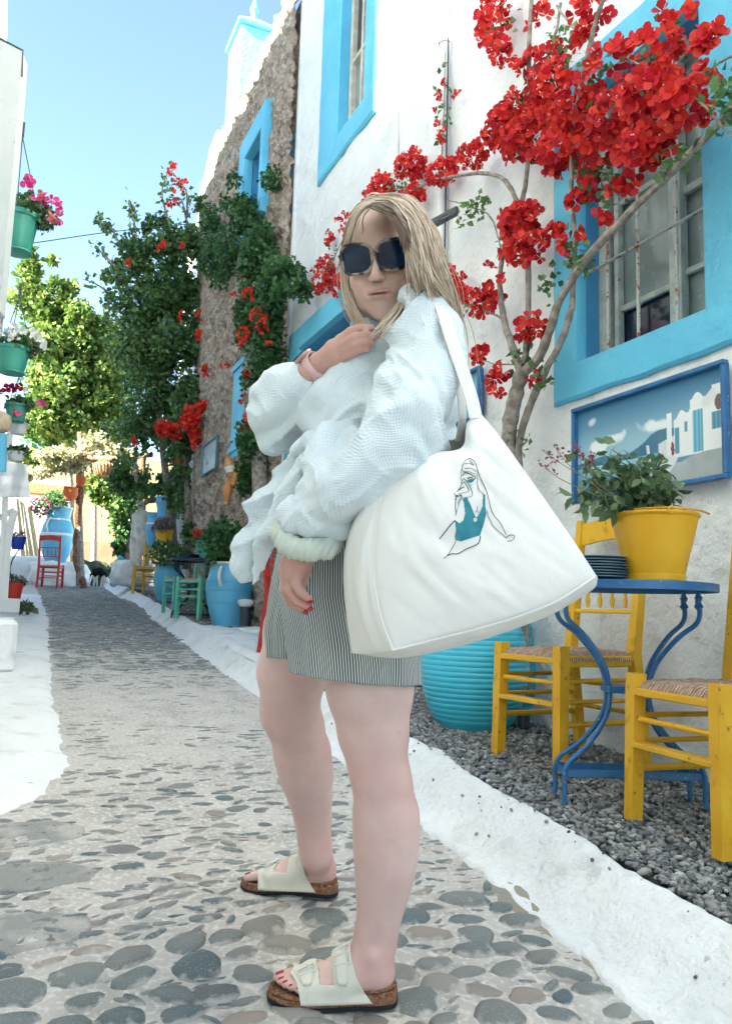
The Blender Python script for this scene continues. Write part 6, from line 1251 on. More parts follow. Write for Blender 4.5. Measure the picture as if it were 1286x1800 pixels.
k = np.exp(-((Vh[:, 0]/.012)**2+((Vh[:, 1]+.03)/.012)**2))*(Vh[:, 2] > .09)*.3; Ch = Ch*(1-k[:, None])+np.array([.62, .28, .24])*k[:, None]
Vhw = LH(Vh); det = np.dot(np.cross(Xh, Uh), Fd)
if det < 0: Fh = Fh[:, ::-1]
# arms and hands ----------------------------------------------------
handc = np.array([.55, .31, .265])
larm = [(745, 585, 40, 1.50), (728, 680, 42, 1.44), (695, 790, 40, 1.40), (640, 850, 36, 1.40), (575, 905, 31, 1.42), (540, 945, 28, 1.43), (527, 972, 25, 1.43)]
rarm = [(670, 600, 40, 1.72), (560, 680, 38, 1.72), (482, 720, 34, 1.68), (520, 680, 27, 1.60), (546, 654, 21, 1.555), (563, 639, 19, 1.54)]
PL, RL = pxc(larm); PR, RR_ = pxc(rarm)
pts = list(zip(PL, RL))+list(zip(PR, RR_))+[(a_(530, 1090, 1.43), .03), (a_(670, 570, 1.5), .03)]
G_ = grid_for(pts, .0032)
G_.chain(PL, RL, .02); G_.chain(PR, RR_, .015)
# hanging left hand
def fing(G, pp, rr, k=.003): P, R = pxc([(p[0], p[1], rr[i], p[2]) for i, p in enumerate(pp)]); G.chain(P, R, k); return P
G_.chain(*pxc([(524, 972, 24, 1.432), (514, 995, 20, 1.43), (509, 1012, 14, 1.43)]), .012); G_.chain(*pxc([(532, 975, 20, 1.44), (523, 996, 16, 1.44), (519, 1012, 12, 1.44)]), .012); G_.chain(*pxc([(514, 980, 18, 1.45), (505, 1000, 13, 1.455), (502, 1015, 11, 1.455)]), .012)
nails = []
f1 = fing(G_, [(520, 1008, 1.425), (521, 1028, 1.415), (529, 1042, 1.41), (542, 1052, 1.42)], [10.5, 9.2, 8.2, 6.6]); f2 = fing(G_, [(510, 1010, 1.435), (509, 1036, 1.43), (520, 1055, 1.43), (541, 1065, 1.44)], [10, 9.3, 8.4, 6.6]); f3 = fing(G_, [(501, 1012, 1.45), (501, 1038, 1.45), (511, 1060, 1.455), (533, 1071, 1.46)], [9.5, 8.8, 8, 6.3]); f4 = fing(G_, [(499, 1014, 1.47), (499, 1036, 1.475), (505, 1054, 1.48), (520, 1066, 1.485)], [8.6, 7.8, 7, 5.8])
fing(G_, [(540, 985, 1.445), (537, 1004, 1.46), (531, 1022, 1.465), (531, 1034, 1.465)], [12, 9.8, 8.6, 7], .008)
for ff in (f1, f2, f3): nails.append((ff[-1]+(ff[-1]-ff[-2])*.16-camU*.0030, (ff[-1]-ff[-2]), .0056))
# raised right hand
G_.chain(*pxc([(563, 638, 19, 1.535), (582, 622, 15, 1.52), (597, 614, 11, 1.51)]), .008); G_.chain(*pxc([(568, 632, 15, 1.53), (586, 610, 13, 1.515), (600, 599, 9, 1.505)]), .008); G_.chain(*pxc([(572, 641, 12, 1.53), (590, 632, 10, 1.515), (602, 627, 8, 1.51)]), .008)
for pp, rr in (([(597, 598, 1.508), (616, 582, 1.485), (636, 575, 1.475), (656, 577, 1.475)], [8.6, 8.0, 7.2, 6.4]), ([(601, 608, 1.500), (622, 594, 1.476), (642, 588, 1.468), (658, 591, 1.47)], [8.8, 8.2, 7.4, 6.6]), ([(604, 619, 1.500), (624, 607, 1.476), (641, 601, 1.468), (654, 603, 1.47)], [8.4, 7.9, 7.1, 6.2]), ([(604, 630, 1.505), (621, 621, 1.485), (635, 615, 1.475), (646, 614, 1.475)], [7.4, 6.8, 6.2, 5.6]), ([(582, 614, 1.54), (596, 596, 1.545), (612, 584, 1.54)], [9, 8, 6.5])): fing(G_, pp, rr, .0018)
Va, Fa_ = G_.mesh(); Va = smooth_v(Va, Fa_, 1, .45); Ca = np.repeat(handc[None], len(Va), 0)*(1+.05*vfbm(Va, 40, 5, 3))[:, None]
for ff in (f1, f2, f3): Ca = red_at(Va, Ca, ff[-1], .018, [.60, .24, .20], .6)
V = np.concatenate([Vb, Vhw, Va]); Fq = np.concatenate([Fb, Fh+len(Vb), Fa_+len(Vb)+len(Vhw)]); C = np.clip(np.concatenate([Cb, Ch, Ca]), 0, 1)
body = link('body', mesh('body', V, Fq, SKIN, True, C), woman)
NAIL = M('red_nail', (.42, .008, .012), .15, .6, coat=.5)
def nail(c, dr, r_, nrm):
    dr = np.array(dr)/np.linalg.norm(dr); nrm = np.array(nrm)-dr*(np.array(nrm)@dr); nrm /= np.linalg.norm(nrm); sd = np.cross(dr, nrm); V = []; Fs = []
    for i in range(5):
        for j in range(5):
            u, v = i/4*2-1, j/4*2-1; V.append(np.array(c)+dr*u*r_*1.15+sd*v*r_*.85*(1-.15*u*u)+nrm*r_*(.25-.35*v*v-.12*u*u))
    for i in range(4):
        for j in range(4): a = i*5+j; Fs.append((a, a+1, a+6, a+5))
    o = link('toenail' if r_ > .0 and nrm[2] > .8 else 'fingernail', mesh('nail', V, Fs, NAIL, True), woman); md = o.modifiers.new('s', 'SOLIDIFY'); md.thickness = .001
for c, r_ in tN: nail(c-zU*.0008-fN*.004, fN-.35*zU, r_*.62, zU+fN*.35)
for c, r_ in tF[:2]: nail(c-zU*.0008-fR*.004, fR-.35*zU, r_*.62, zU+fR*.35)
for c, dr, r_ in nails: nail(c-camF*.0042, dr, r_, -camF*.8-camU*.35)
# sunglasses ---------------------------------------------------------
gl_ = link('sunglasses', None, woman); gl_['label'] = 'oversized square tortoise and clear sunglasses with dark blue lenses'
TORT = M('tortoise_frame', (.30, .22, .18), .3, .4, var=(60, (.02, .015, .02), .48, .52)); LENS = M('blue_lens', (.003, .012, .035), .10, .35, var=(22, (.008, .04, .09), .5, .7))
def lens_out(cx, s, sc=1.0, n=40):
    P = []
    for k in range(n):
        a = 2*math.pi*k/n; c_, s_ = math.cos(a), math.sin(a); e = .62
        x = np.sign(c_)*abs(c_)**e*.0300; y = np.sign(s_)*abs(s_)**e*.0275; x *= (1.0+.06*(y/.0265)); y += .0025*(s*x/.0295) if y > 0 else 0
        P.append((cx+x*sc, .006+y*sc))
    return P
for s in (-1, 1):
    cx = s*.0345; dz = lambda x: .1005-(abs(x)/.07)**2*.014
    q = MB(); P = [LH((x, y, dz(x)+.001)) for x, y in lens_out(cx, s)]; q.tube(P+[P[0]], .0030, 6); q.build('rim', TORT, gl_, True)
    P = [LH((x, y, dz(x))) for x, y in lens_out(cx, s, .97)]; c = LH((cx, .006, dz(cx)+.0022)); n = len(P); V = P+[c]; link('lens', mesh('lens', V, [(k, (k+1) % n, n) for k in range(n)], LENS, True), gl_)
    q = MB(); q.tube([LH((s*.0645, .022, .088)), LH((s*.074, .020, .06)), LH((s*.078, .012, -.01))], .0035, 6, flat=.6); q.build('temple', TORT, gl_, True)
q = MB(); q.tube([LH((-.008, .014, .101)), LH((0, .018, .104)), LH((.008, .014, .101))], .0034, 6); q.build('bridge', TORT, gl_, True)
# hair -----------------------------------------------------------------
HAIRM = M('blonde_hair', (.5, .38, .26), .42, .5, isl=[(.31, .21, .145), (.62, .47, .345), (.80, .66, .52), (.44, .31, .22), (.85, .74, .62), (.68, .53, .40)], transl=.1)
HAIRB = M('hair_base', (.20, .14, .095), .6, .3, bump=[(90, .6, .003)])
hair = link('hair', None, woman); hair['label'] = 'long straight blonde hair parted at the side'
G_ = SDF((-.16, -.20, -.15), (.16, .16, .12), .0036)
G_.ell((0, .040, -.030), (.080, .088, .092), .02); G_.ell((-.002, -.01, -.055), (.075, .10, .06), .03)
G_.cap((.060, .055, -.02), (.075, -.03, .0), .030, .024, .02); G_.cap((.075, -.03, .0), (.080, -.10, -.02), .026, .024, .02); G_.cap((-.060, .03, -.02), (-.062, -.08, -.02), .018, .012, .02)
G_.ell((-.012, -.005, .085), (.060, .070, .060), .012, cut=True)
V_, F_q = G_.mesh(); V_ = smooth_v(V_, F_q, 2)
if det < 0: F_q = F_q[:, ::-1]
link('hair_base', mesh('hair_base', LH(V_), F_q, HAIRB, True), hair)
def strands(guides, n, r_, spread, seed, m=26, wave=.003):
    G = []
    for g in guides:
        B0 = np.array(bez([a_(*p) for p in g], 80)); tt = np.linspace(0, 1, len(B0)); G.append(np.stack([np.interp(np.linspace(0, 1, m+1), tt, B0[:, c]) for c in range(3)], 1))
    G = np.array(G)
    rg = np.random.default_rng(seed); k = 3; Vs = []; Fs = []
    for i in range(n):
        w_ = rg.random()*(len(G)-1); j = min(int(w_), len(G)-2); f = w_-j; P = G[j]*(1-f)+G[j+1]*f
        off = rg.normal(size=3)*spread; t = np.linspace(0, 1, len(P))[:, None]; ph = rg.uniform(0, 6.28, 3); fr = rg.uniform(1.5, 4, 3)
        P = P+off*(.35+t*.9)+wave*np.sin(t*fr*3+ph)*(t+.1); L = rg.uniform(.90, 1.0); e = max(6, int(len(P)*L)); P = P[:e]
        T = np.gradient(P, axis=0); T /= np.linalg.norm(T, axis=1)[:, None]+1e-9; A1 = np.cross(T, -camF); A1 /= np.linalg.norm(A1, axis=1)[:, None]+1e-9; B1 = np.cross(T, A1)
        rr = r_*rg.uniform(.6, 1.3)*np.minimum(1, (1-np.linspace(0, 1, e))*4+.25)[:, None]; b0 = sum(len(q) for q in Vs)
        ring_ = [P+A1*rr*1.7, P-B1*rr*.8, P-A1*rr*1.7]; Vs.append(np.stack(ring_, 1).reshape(-1, 3)); q_ = np.arange(e-1)[:, None]*k+b0
        for c in range(k): d = (c+1) % k; Fs.append(np.concatenate([q_+c, q_+d, q_+k+d, q_+k+c], 1))
    return np.concatenate(Vs), np.concatenate(Fs)
def hl(name, guides, n, r_=.0011, spread=.004, seed=1, mat=None, **k): V, Fq = strands(guides, n, r_, spread, seed, **k); link(name, mesh(name, V, Fq, mat or HAIRM, True), hair, 'stuff')
right = [[(660, 356, 1.415), (690, 362, 1.385), (712, 390, 1.375), (724, 440, 1.375), (730, 480, 1.39), (732, 520, 1.46)],
         [(665, 352, 1.43), (703, 360, 1.395), (732, 400, 1.385), (742, 450, 1.385), (752, 495, 1.385), (766, 530, 1.46), (775, 600, 1.54)],
         [(670, 349, 1.45), (712, 356, 1.42), (748, 405, 1.41), (762, 460, 1.41), (779, 515, 1.46), (789, 575, 1.53), (796, 680, 1.57)],
         [(672, 348, 1.48), (718, 356, 1.46), (756, 410, 1.45), (774, 470, 1.45), (788, 530, 1.50), (797, 600, 1.54), (801, 740, 1.58)]]
left = [[(664, 356, 1.41), (642, 363, 1.40), (626, 384, 1.41), (614, 425, 1.455), (612, 480, 1.51), (617, 530, 1.51), (638, 572, 1.50), (655, 598, 1.49)],
        [(664, 352, 1.44), (636, 360, 1.42), (617, 388, 1.44), (605, 435, 1.48), (602, 482, 1.53), (608, 532, 1.53), (628, 575, 1.52), (650, 602, 1.50)]]
back_ = [[(668, 348, 1.46), (650, 350, 1.50), (630, 370, 1.52), (615, 420, 1.54), (612, 480, 1.54)], [(670, 347, 1.46), (690, 350, 1.50), (730, 380, 1.52), (752, 440, 1.52), (770, 500, 1.50)]]
hl('hair_strand', right, 1500, .00080, .0055, 3, wave=.004); hl('hair_strand', left, 150, .0006, .0022, 4); hl('hair_strand', back_, 320, .0010, .006, 5); hl('flyaway_strand', right+back_[1:]*0, 60, .0004, .014, 15, wave=.010); hl('flyaway_strand', left, 16, .0004, .008, 16, wave=.006)
hl('hair_strand', [[(700, 372, 1.378), (722, 420, 1.37), (735, 470, 1.372), (752, 508, 1.40), (778, 535, 1.47)], [(695, 366, 1.39), (740, 430, 1.385), (752, 480, 1.385), (775, 520, 1.42), (792, 545, 1.50)]], 60, .0008, .006, 6)
hl('hair_strand', [[(700, 530, 1.43), (690, 545, 1.42), (675, 562, 1.415), (662, 580, 1.41), (652, 596, 1.41)], [(706, 536, 1.43), (697, 552, 1.41), (683, 570, 1.405), (668, 588, 1.405), (658, 602, 1.42)]], 20, .0008, .0045, 8)
hl('root_strand', [[(661, 358, 1.412), (684, 364, 1.390), (700, 384, 1.380), (709, 410, 1.378), (712, 440, 1.38)], [(659, 358, 1.412), (645, 366, 1.405), (632, 380, 1.41), (624, 398, 1.42), (618, 420, 1.43)]], 1, .001, .002, 9, HAIRB)
hl('root_strand', [[(664, 358, 1.410), (686, 366, 1.386), (701, 388, 1.376), (709, 415, 1.374), (713, 445, 1.376)], [(664, 353, 1.425), (692, 360, 1.395), (709, 384, 1.38), (717, 412, 1.376), (720, 445, 1.378)], [(655, 360, 1.405), (676, 362, 1.385), (696, 378, 1.370), (710, 405, 1.364), (716, 440, 1.366)], [(650, 364, 1.405), (668, 370, 1.382), (690, 382, 1.368), (706, 402, 1.364), (714, 432, 1.366)]], 300, .0011, .003, 10, M('hair_root', (.17, .115, .08), .5, .4, isl=[(.12, .08, .055), (.24, .17, .12), (.17, .12, .085)]))
# blouse -----------------------------------------------------------------
def gauze():
    m = M('gauze_cloth', (.75, .84, .88), .92, .15, sheen=.3, transl=.12); t = m.node_tree; N = t.nodes; L = t.links; b = N['Principled BSDF']; tc = N.new('ShaderNodeTexCoord'); prev = None
    dz = N.new('ShaderNodeTexNoise'); dz.inputs['Scale'].default_value = 7; L.new(tc.outputs['Object'], dz.inputs[0])
    mixv = N.new('ShaderNodeMix'); mixv.data_type = 'VECTOR'; mixv.inputs[0].default_value = .10; L.new(tc.outputs['Object'], mixv.inputs[4]); L.new(dz.outputs[1], mixv.inputs[5])
    for (rot, sc, st, bd) in (((0, 0, 0), 70, .38, 'X'), ((.2, .1, .15), 62, .42, 'Z')):
        mp = N.new('ShaderNodeMapping'); mp.inputs['Rotation'].default_value = rot; L.new(mixv.outputs[1], mp.inputs[0])
        wv = N.new('ShaderNodeTexWave'); wv.inputs['Scale'].default_value = sc; wv.inputs['Distortion'].default_value = 2.2; wv.bands_direction = bd; wv.inputs['Detail'].default_value = 2; wv.inputs['Detail Scale'].default_value = 1.2; L.new(mp.outputs[0], wv.inputs[0])
        bp = N.new('ShaderNodeBump'); bp.inputs['Strength'].default_value = st; bp.inputs['Distance'].default_value = .0014; L.new(wv.outputs[1], bp.inputs['Height'])
        if prev is not None: L.new(prev, bp.inputs['Normal'])
        prev = bp.outputs[0]
    L.new(prev, b.inputs['Normal']); return m
GAUZE = gauze()
bl_ = []
def B_(lst, k=.03, flat=None): bl_.append((pxc(lst), k, flat))
B_([(672, 610, 50, 1.66), (700, 640, 78, 1.60), (708, 700, 88, 1.58), (704, 760, 90, 1.58), (690, 800, 72, 1.60)], .04)
B_([(706, 545, 26, 1.48), (738, 550, 38, 1.455), (756, 585, 46, 1.44), (756, 640, 46, 1.43)], .025)
B_([(742, 580, 56, 1.45), (734, 670, 66, 1.41), (714, 740, 74, 1.385), (682, 795, 62, 1.37), (634, 836, 54, 1.37), (594, 862, 48, 1.38), (566, 888, 38, 1.40)], .025)
B_([(684, 560, 26, 1.52), (664, 600, 32, 1.54), (636, 650, 44, 1.56), (612, 715, 56, 1.56), (600, 775, 46, 1.54)], .03)
B_([(556, 700, 36, 1.60), (520, 704, 50, 1.64), (500, 712, 50, 1.66), (486, 745, 38, 1.66), (478, 780, 16, 1.66)], .025)
B_([(604, 665, 26, 1.57), (572, 725, 34, 1.59), (566, 775, 22, 1.55)], .02)
B_([(600, 790, 46, 1.46), (580, 830, 42, 1.42), (566, 870, 34, 1.41)], .02)
B_([(550, 778, 15, 1.47), (562, 797, 13, 1.45), (545, 812, 9, 1.45)], .006); B_([(545, 768, 12, 1.50), (526, 786, 14, 1.49)], .006)
pts = [(p, r_) for (P, R), k, fl in bl_ for p, r_ in zip(P, R)]
G_ = grid_for(pts+[(a_(425, 1035, 1.5), .03), (a_(500, 940, 1.36), .03)], .0036)
for (P, R), k, fl in bl_: G_.chain(P, R, k, fl)
G_.chain(*pxc([(532, 794, 14, 1.50), (505, 838, 26, 1.52), (474, 890, 36, 1.54), (449, 950, 30, 1.54), (433, 1000, 16, 1.54), (427, 1022, 5, 1.54)]), .008, (camF, .35))
G_.chain(*pxc([(536, 800, 10, 1.48), (520, 850, 16, 1.48), (494, 915, 20, 1.49), (462, 975, 19, 1.50), (443, 1028, 4, 1.50)]), .004, (camF, .4))
# cuff ruffle of the near sleeve
for k in range(13):
    u = k/12; x = 508+u*98; y = 908+u*20+math.sin(u*math.pi)*-6; G_.ell(a_(x, y+5*math.sin(k*2.1), 1.395+.03*abs(u-.4)), np.array([.016, .018, .018+.004*math.sin(k*1.7)]), .010)
G_.chain(*pxc([(520, 905, 20, 1.41), (560, 905, 27, 1.40), (596, 918, 20, 1.42)]), .015)
# cuff on the raised forearm
G_.chain(*pxc([(522, 690, 36, 1.61), (534, 679, 31, 1.59), (541, 672, 29, 1.58)]), .006)
# hollow for neck and hand
G_.cap(a_(668, 520, 1.42), a_(678, 560, 1.50), .045, .040, .012, cut=True)
V_, F_q = G_.mesh(); V_ = smooth_v(V_, F_q, 3); Nn = normals(V_, F_q)
Q = np.stack([(V_-CAM)@camR, (V_-CAM)@camU, (V_-CAM)@camF], -1)
def ridg(s, seed, o=2): return 1-2*np.abs(vfbm(s, 1.0, seed, o))
ang = .62; ca, sa = math.cos(ang), math.sin(ang); U1 = Q[:, 0]*ca+Q[:, 1]*sa; U2 = -Q[:, 0]*sa+Q[:, 1]*ca
warp = vfbm(Q, 5, 71, 2)*.05
f1_ = ridg(np.stack([(U1)*5+warp*8, (U2+warp)*19, Q[:, 2]*8], -1), 61); f2_ = ridg(np.stack([(U1+warp)*24, (U2)*10, Q[:, 2]*12], -1), 64)
f3_ = vfbm(Q, 46, 67, 2)
cuffm = np.exp(-((Q[:, 0]-(.5*(0)))**2))
V2_ = V_+Nn*(.0105*f1_+.0045*f2_+.0006*f3_)[:, None]
blouse = link('blouse', mesh('blouse', V2_, F_q, GAUZE, True), woman); blouse['label'] = 'loose pale blue crinkled gauze blouse tied in a knot at the waist'
# shorts ---------------------------------------------------------------
def stripes():
    m = M('seersucker_stripe', (.8, .8, .8), .85, .2, bump=[(120, .3, .002)]); t = m.node_tree; N = t.nodes; L = t.links; b = N['Principled BSDF']
    at_ = N.new('ShaderNodeAttribute'); at_.attribute_name = 'stripe'; sn = N.new('ShaderNodeMath'); sn.operation = 'SINE'; L.new(at_.outputs['Fac'], sn.inputs[0])
    mr = N.new('ShaderNodeMapRange'); mr.inputs[1].default_value = -.25; mr.inputs[2].default_value = .25; L.new(sn.outputs[0], mr.inputs[0]); mx = N.new('ShaderNodeMix'); mx.data_type = 'RGBA'; mx.inputs[6].default_value = (.045, .075, .088, 1); mx.inputs[7].default_value = (.62, .66, .66, 1)
    L.new(mr.outputs[0], mx.inputs[0]); L.new(mx.outputs[2], b.inputs['Base Color']); return m
STR = stripes()
def loft(rings, n=240, m=70, folds=.004, nst=165, seed=0, hem=None):
    """rings: (px, py, half width px, half depth m, d)"""
    R_ = np.array(rings, float); t0 = np.linspace(0, 1, len(R_)); V = []; S_ = []
    for i in range(m):
        t = i/(m-1); px, py, w_, dp, d = [np.interp(t, t0, R_[:, k]) for k in range(5)]; c = a_(px, py, d); wm = w_*d/F_
        for k in range(n):
            a = 2*math.pi*k/n; e = folds*(t**.8)*(math.sin(a*9+seed+2*math.sin(t*2+seed))+.7*math.sin(a*17+seed*2+t*2.2)+.5*noise.noise(Vector((a*3, t*6, seed)))*2); hz = (hem(a) if hem else 0)*max(0, (t-.8)/.2)
            V.append(c+hR*math.cos(a)*(wm+e)+hF*math.sin(a)*(dp+e)-zU*hz); S_.append(a*nst+6*noise.noise(Vector((a*2.2, t*3.5, seed)))*t+.9*math.sin(t*34)*noise.noise(Vector((a*4, t*5, seed+4))))
    Fs = []
    V.append(a_(R_[-1, 0], R_[-1, 1]-14, R_[-1, 4])); S_.append(0)
    for i in range(m-1):
        for k in range(n): l = (k+1) % n; Fs.append((i*n+k, (i+1)*n+k, (i+1)*n+l, i*n+l))
    for k in range(n): Fs.append(((m-1)*n+k, len(V)-1, (m-1)*n+(k+1) % n))
    # unbroken stripe value: last vertex of every ring is close to 2*pi*nst, integer count keeps the seam
    return np.array(V), Fs, np.array(S_)
V1, F1, S1 = loft([(600, 800, 74, .10, 1.62), (605, 880, 84, .115, 1.64), (604, 960, 104, .13, 1.66), (606, 1050, 114, .14, 1.665), (618, 1130, 114, .135, 1.665), (623, 1192, 112, .125, 1.66)], hem=lambda a: .010*math.cos(a))
V3, F3, S3 = loft([(560, 960, 70, .10, 1.80), (545, 1040, 70, .11, 1.84), (528, 1100, 62, .11, 1.88), (522, 1155, 53, .10, 1.90)], seed=3, nst=115, folds=.003)
q_ = len(V1); o = link('shorts', mesh('shorts', np.concatenate([V1, V3]), F1+[tuple(i+q_ for i in f) for f in F3], STR, True, None, None, {'stripe': np.concatenate([S1, S3])}), woman); o['label'] = 'dark green and white striped seersucker shorts'
# watch and scrunchie --------------------------------------------------------
wt = link('watch', None, woman); wt['label'] = 'smart watch with a pale pink band'
PINKB = M('pink_band', (.66, .42, .42), .6, .3); wc = a_(555, 645, 1.548); ax_ = a_(566, 634, 1.54)-a_(540, 660, 1.57); ax_ /= np.linalg.norm(ax_); e1 = np.cross(ax_, camF); e1 /= np.linalg.norm(e1); e2 = np.cross(ax_, e1); V = []; Fs = []; n = 36
if e1@camU < 0: e1 = -e1
for k in range(n):
    a = 2*math.pi*k/n; r1 = .0275
    for (z_, rr) in ((-.011, r1), (-.011, r1+.0028), (.011, r1+.0022), (.011, r1-.0008)): V.append(wc+ax_*z_+(e1*math.cos(a)+e2*math.sin(a)*.92)*rr)
for k in range(n):
    j = (k+1) % n
    for c in range(4): d = (c+1) % 4; Fs.append((k*4+c, k*4+d, j*4+d, j*4+c))
link('band', mesh('band', V, Fs, PINKB, True), wt)
up1 = e1*.92-camR*.35; up1 /= np.linalg.norm(up1); s1_ = np.cross(ax_, up1); Rm_ = Matrix([list(ax_), list(s1_), list(up1)]).transposed()
q = MB(); q.box(wc+up1*.033, (.034, .030, .009), Rm_, bev=.003); q.build('case', M('rose_case', (.55, .36, .33), .3, .5, metal=.6), wt, True); q = MB(); q.box(wc+up1*.0385, (.030, .026, .002), Rm_); q.build('screen', DARKG, wt)
SCR = M('sage_scrunchie', (.56, .61, .53), .9, .2); cs = [a_(x, y, d) for x, y, d in ((497, 940, 1.415), (512, 962, 1.395), (540, 966, 1.385), (568, 962, 1.40), (584, 952, 1.43), (565, 940, 1.475), (530, 930, 1.48), (505, 930, 1.46))]
G_ = grid_for([(c, .022) for c in cs], .0024); m = len(cs); P = np.array(bez([cs[-1]]+cs+[cs[0], cs[1]], 90))
for k in range(9, len(P)-9): G_.ell(P[k], np.full(3, .0175+.0028*math.sin(k*1.35)+.0015*math.sin(k*.5)), .004)
G_.ell(a_(574, 974, 1.40), (.014, .012, .010), .008)
V_, F_q = G_.mesh(); V_ = smooth_v(V_, F_q, 1); Nn = normals(V_, F_q); V_ = V_+Nn*(.0012*np.sin(((V_-CAM)@(camR*.9-camU*.35))*560+5*vfbm(V_, 18, 3, 2)))[:, None]
sc_ = link('scrunchie', mesh('scrunchie', V_, F_q, SCR, True), woman); sc_['label'] = 'pale sage fabric scrunchie on the wrist'
# tote bag --------------------------------------------------------------------
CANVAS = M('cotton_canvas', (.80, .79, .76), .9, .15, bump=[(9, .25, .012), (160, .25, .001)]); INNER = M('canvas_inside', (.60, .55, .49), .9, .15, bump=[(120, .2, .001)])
bag = thing('tote_bag', a_(820, 1120, 1.40), 'large white canvas tote bag printed with a line drawing, hung from the shoulder', 'bag')
def crv(pts, n): P = np.array(bez([a_(*p) for p in pts], 400)); L = np.concatenate([[0], np.cumsum(np.linalg.norm(np.diff(P, axis=0), axis=1))]); s = np.linspace(0, L[-1], n); return np.stack([np.interp(s, L, P[:, k]) for k in range(3)], 1)
def coons(bot, top, lef, rig, bulge=0.0, dirn=None, nz=0.0, seed=0):
    n = len(bot); m = len(lef); u = np.linspace(0, 1, n)[None, :, None]; v = np.linspace(0, 1, m)[:, None, None]
    P = (1-v)*bot[None]+v*top[None]+(1-u)*lef[:, None]+u*rig[:, None]-((1-u)*(1-v)*bot[0]+u*(1-v)*bot[-1]+(1-u)*v*top[0]+u*v*top[-1])
    if dirn is not None:
        w_ = (4*u*(1-u))**.6*(4*v*(1-v))**.6; P = P+dirn*bulge*w_
        f = vfbm(np.stack([(u*3.2+v*1.6+0*P[..., :1]).ravel(), (v*1.3-u*.4+0*P[..., :1]).ravel(), 0*P[..., 0].ravel()], -1), 1.6, seed, 3).reshape(m, n, 1); P = P+dirn*nz*f*np.clip(w_*1.5, 0, 1)
    i = np.arange(n-1)[None]+np.arange(m-1)[:, None]*n; return P.reshape(-1, 3), np.stack([i, i+1, i+1+n, i+n], -1).reshape(-1, 4)
NN = 90
fb_ = crv([(690, 1143, 1.30), (760, 1125, 1.30), (870, 1096, 1.32), (970, 1060, 1.36), (1048, 1012, 1.41)], NN)
ft_ = crv([(702, 791, 1.355), (750, 795, 1.345), (800, 793, 1.345), (817, 780, 1.35), (822, 745, 1.355), (843, 725, 1.36)], NN)
fl2 = crv([(690, 1143, 1.30), (668, 1080, 1.305), (655, 1000, 1.31), (660, 920, 1.32), (672, 868, 1.33), (690, 815, 1.345), (702, 791, 1.355)], NN)
fr_ = crv([(1048, 1012, 1.41), (1000, 940, 1.40), (930, 840, 1.385), (880, 770, 1.37), (843, 725, 1.36)], NN)
tocam = -camF+camU*.1
Vf, Ff_ = coons(fb_, ft_, fl2, fr_, .035, tocam, .0075, 5); Ff_ = Ff_
front = link('front_panel', mesh('front_panel', Vf, Ff_, CANVAS, True), bag)
gl3 = crv([(618, 1148, 1.40), (611, 1090, 1.41), (608, 1010, 1.42), (611, 960, 1.42), (626, 915, 1.41), (655, 860, 1.42), (704, 785, 1.44)], NN)
gb1 = crv([(690, 1143, 1.30), (655, 1149, 1.35), (618, 1148, 1.40)], 24); gt1 = crv([(702, 791, 1.355), (703, 787, 1.40), (704, 785, 1.44)], 24)
V, Fq = coons(gb1, gt1, fl2, gl3, .02, tocam*.6-camR*.8, .006, 9); link('side_gusset', mesh('side_gusset', V, Fq, CANVAS, True), bag)
bl1 = crv([(618, 1148, 1.40), (690, 1156, 1.37), (770, 1143, 1.375), (870, 1115, 1.39), (970, 1077, 1.43), (1040, 1037, 1.46), (1050, 1016, 1.47)], NN); br1 = crv([(1050, 1016, 1.47), (1049, 1014, 1.44), (1048, 1012, 1.41)], 24)
V, Fq = coons(bl1, fb_, gb1[::-1], br1, .006, -camU, .002, 11); link('bottom_panel', mesh('bottom_panel', V, Fq, CANVAS, True), bag)
bt1 = crv([(704, 785, 1.44), (757, 771, 1.43), (796, 773, 1.42), (812, 755, 1.42), (830, 735, 1.41), (843, 725, 1.40)], NN); brr = crv([(1050, 1016, 1.47), (1000, 940, 1.46), (930, 840, 1.44), (880, 770, 1.42), (843, 725, 1.40)], NN)
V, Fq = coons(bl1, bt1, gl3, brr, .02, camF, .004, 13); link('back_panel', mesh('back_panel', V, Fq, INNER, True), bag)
br2 = crv([(843, 725, 1.36), (843, 725, 1.38), (843, 725, 1.40)], 12)
V, Fq = coons(fr_, brr, crv([(1048, 1012, 1.41), (1049, 1014, 1.44), (1050, 1016, 1.47)], 12), br2); link('far_gusset', mesh('far_gusset', V, Fq, CANVAS, True), bag)
for P in (fb_, fl2): q = MB(); q.tube(P[::2], .0022, 6); q.build('piping', CANVAS, bag, True)
q = MB(); q.tube(ft_[::2], .0016, 6); q.build('rim_hem', CANVAS, bag, True); q = MB(); q.tube(bt1[::2], .0016, 6); q.build('rim_hem', CANVAS, bag, True)
def ribbon(name, pts, w_, nrm0, thick=.002):
    P = np.array(bez([a_(*p) for p in pts], 40)); T = np.gradient(P, axis=0); T /= np.linalg.norm(T, axis=1)[:, None]; V = []; Fs = []; n = len(P)
    for i in range(n):
        nv = np.array(nrm0(i/(n-1)) if callable(nrm0) else nrm0, float); s_ = np.cross(T[i], nv); s_ /= np.linalg.norm(s_); nv = np.cross(s_, T[i])
        ww = w_(i/(n-1)) if callable(w_) else w_
        for (a, b_) in ((-1, -1), (1, -1), (1, 1), (-1, 1)): V.append(P[i]+s_*a*ww/2+nv*b_*thick/2)
    for i in range(n-1):
        for c in range(4): d = (c+1) % 4; Fs.append((i*4+c, i*4+d, i*4+4+d, i*4+4+c))
    return link(name, mesh(name, V, Fs, CANVAS, False), bag)
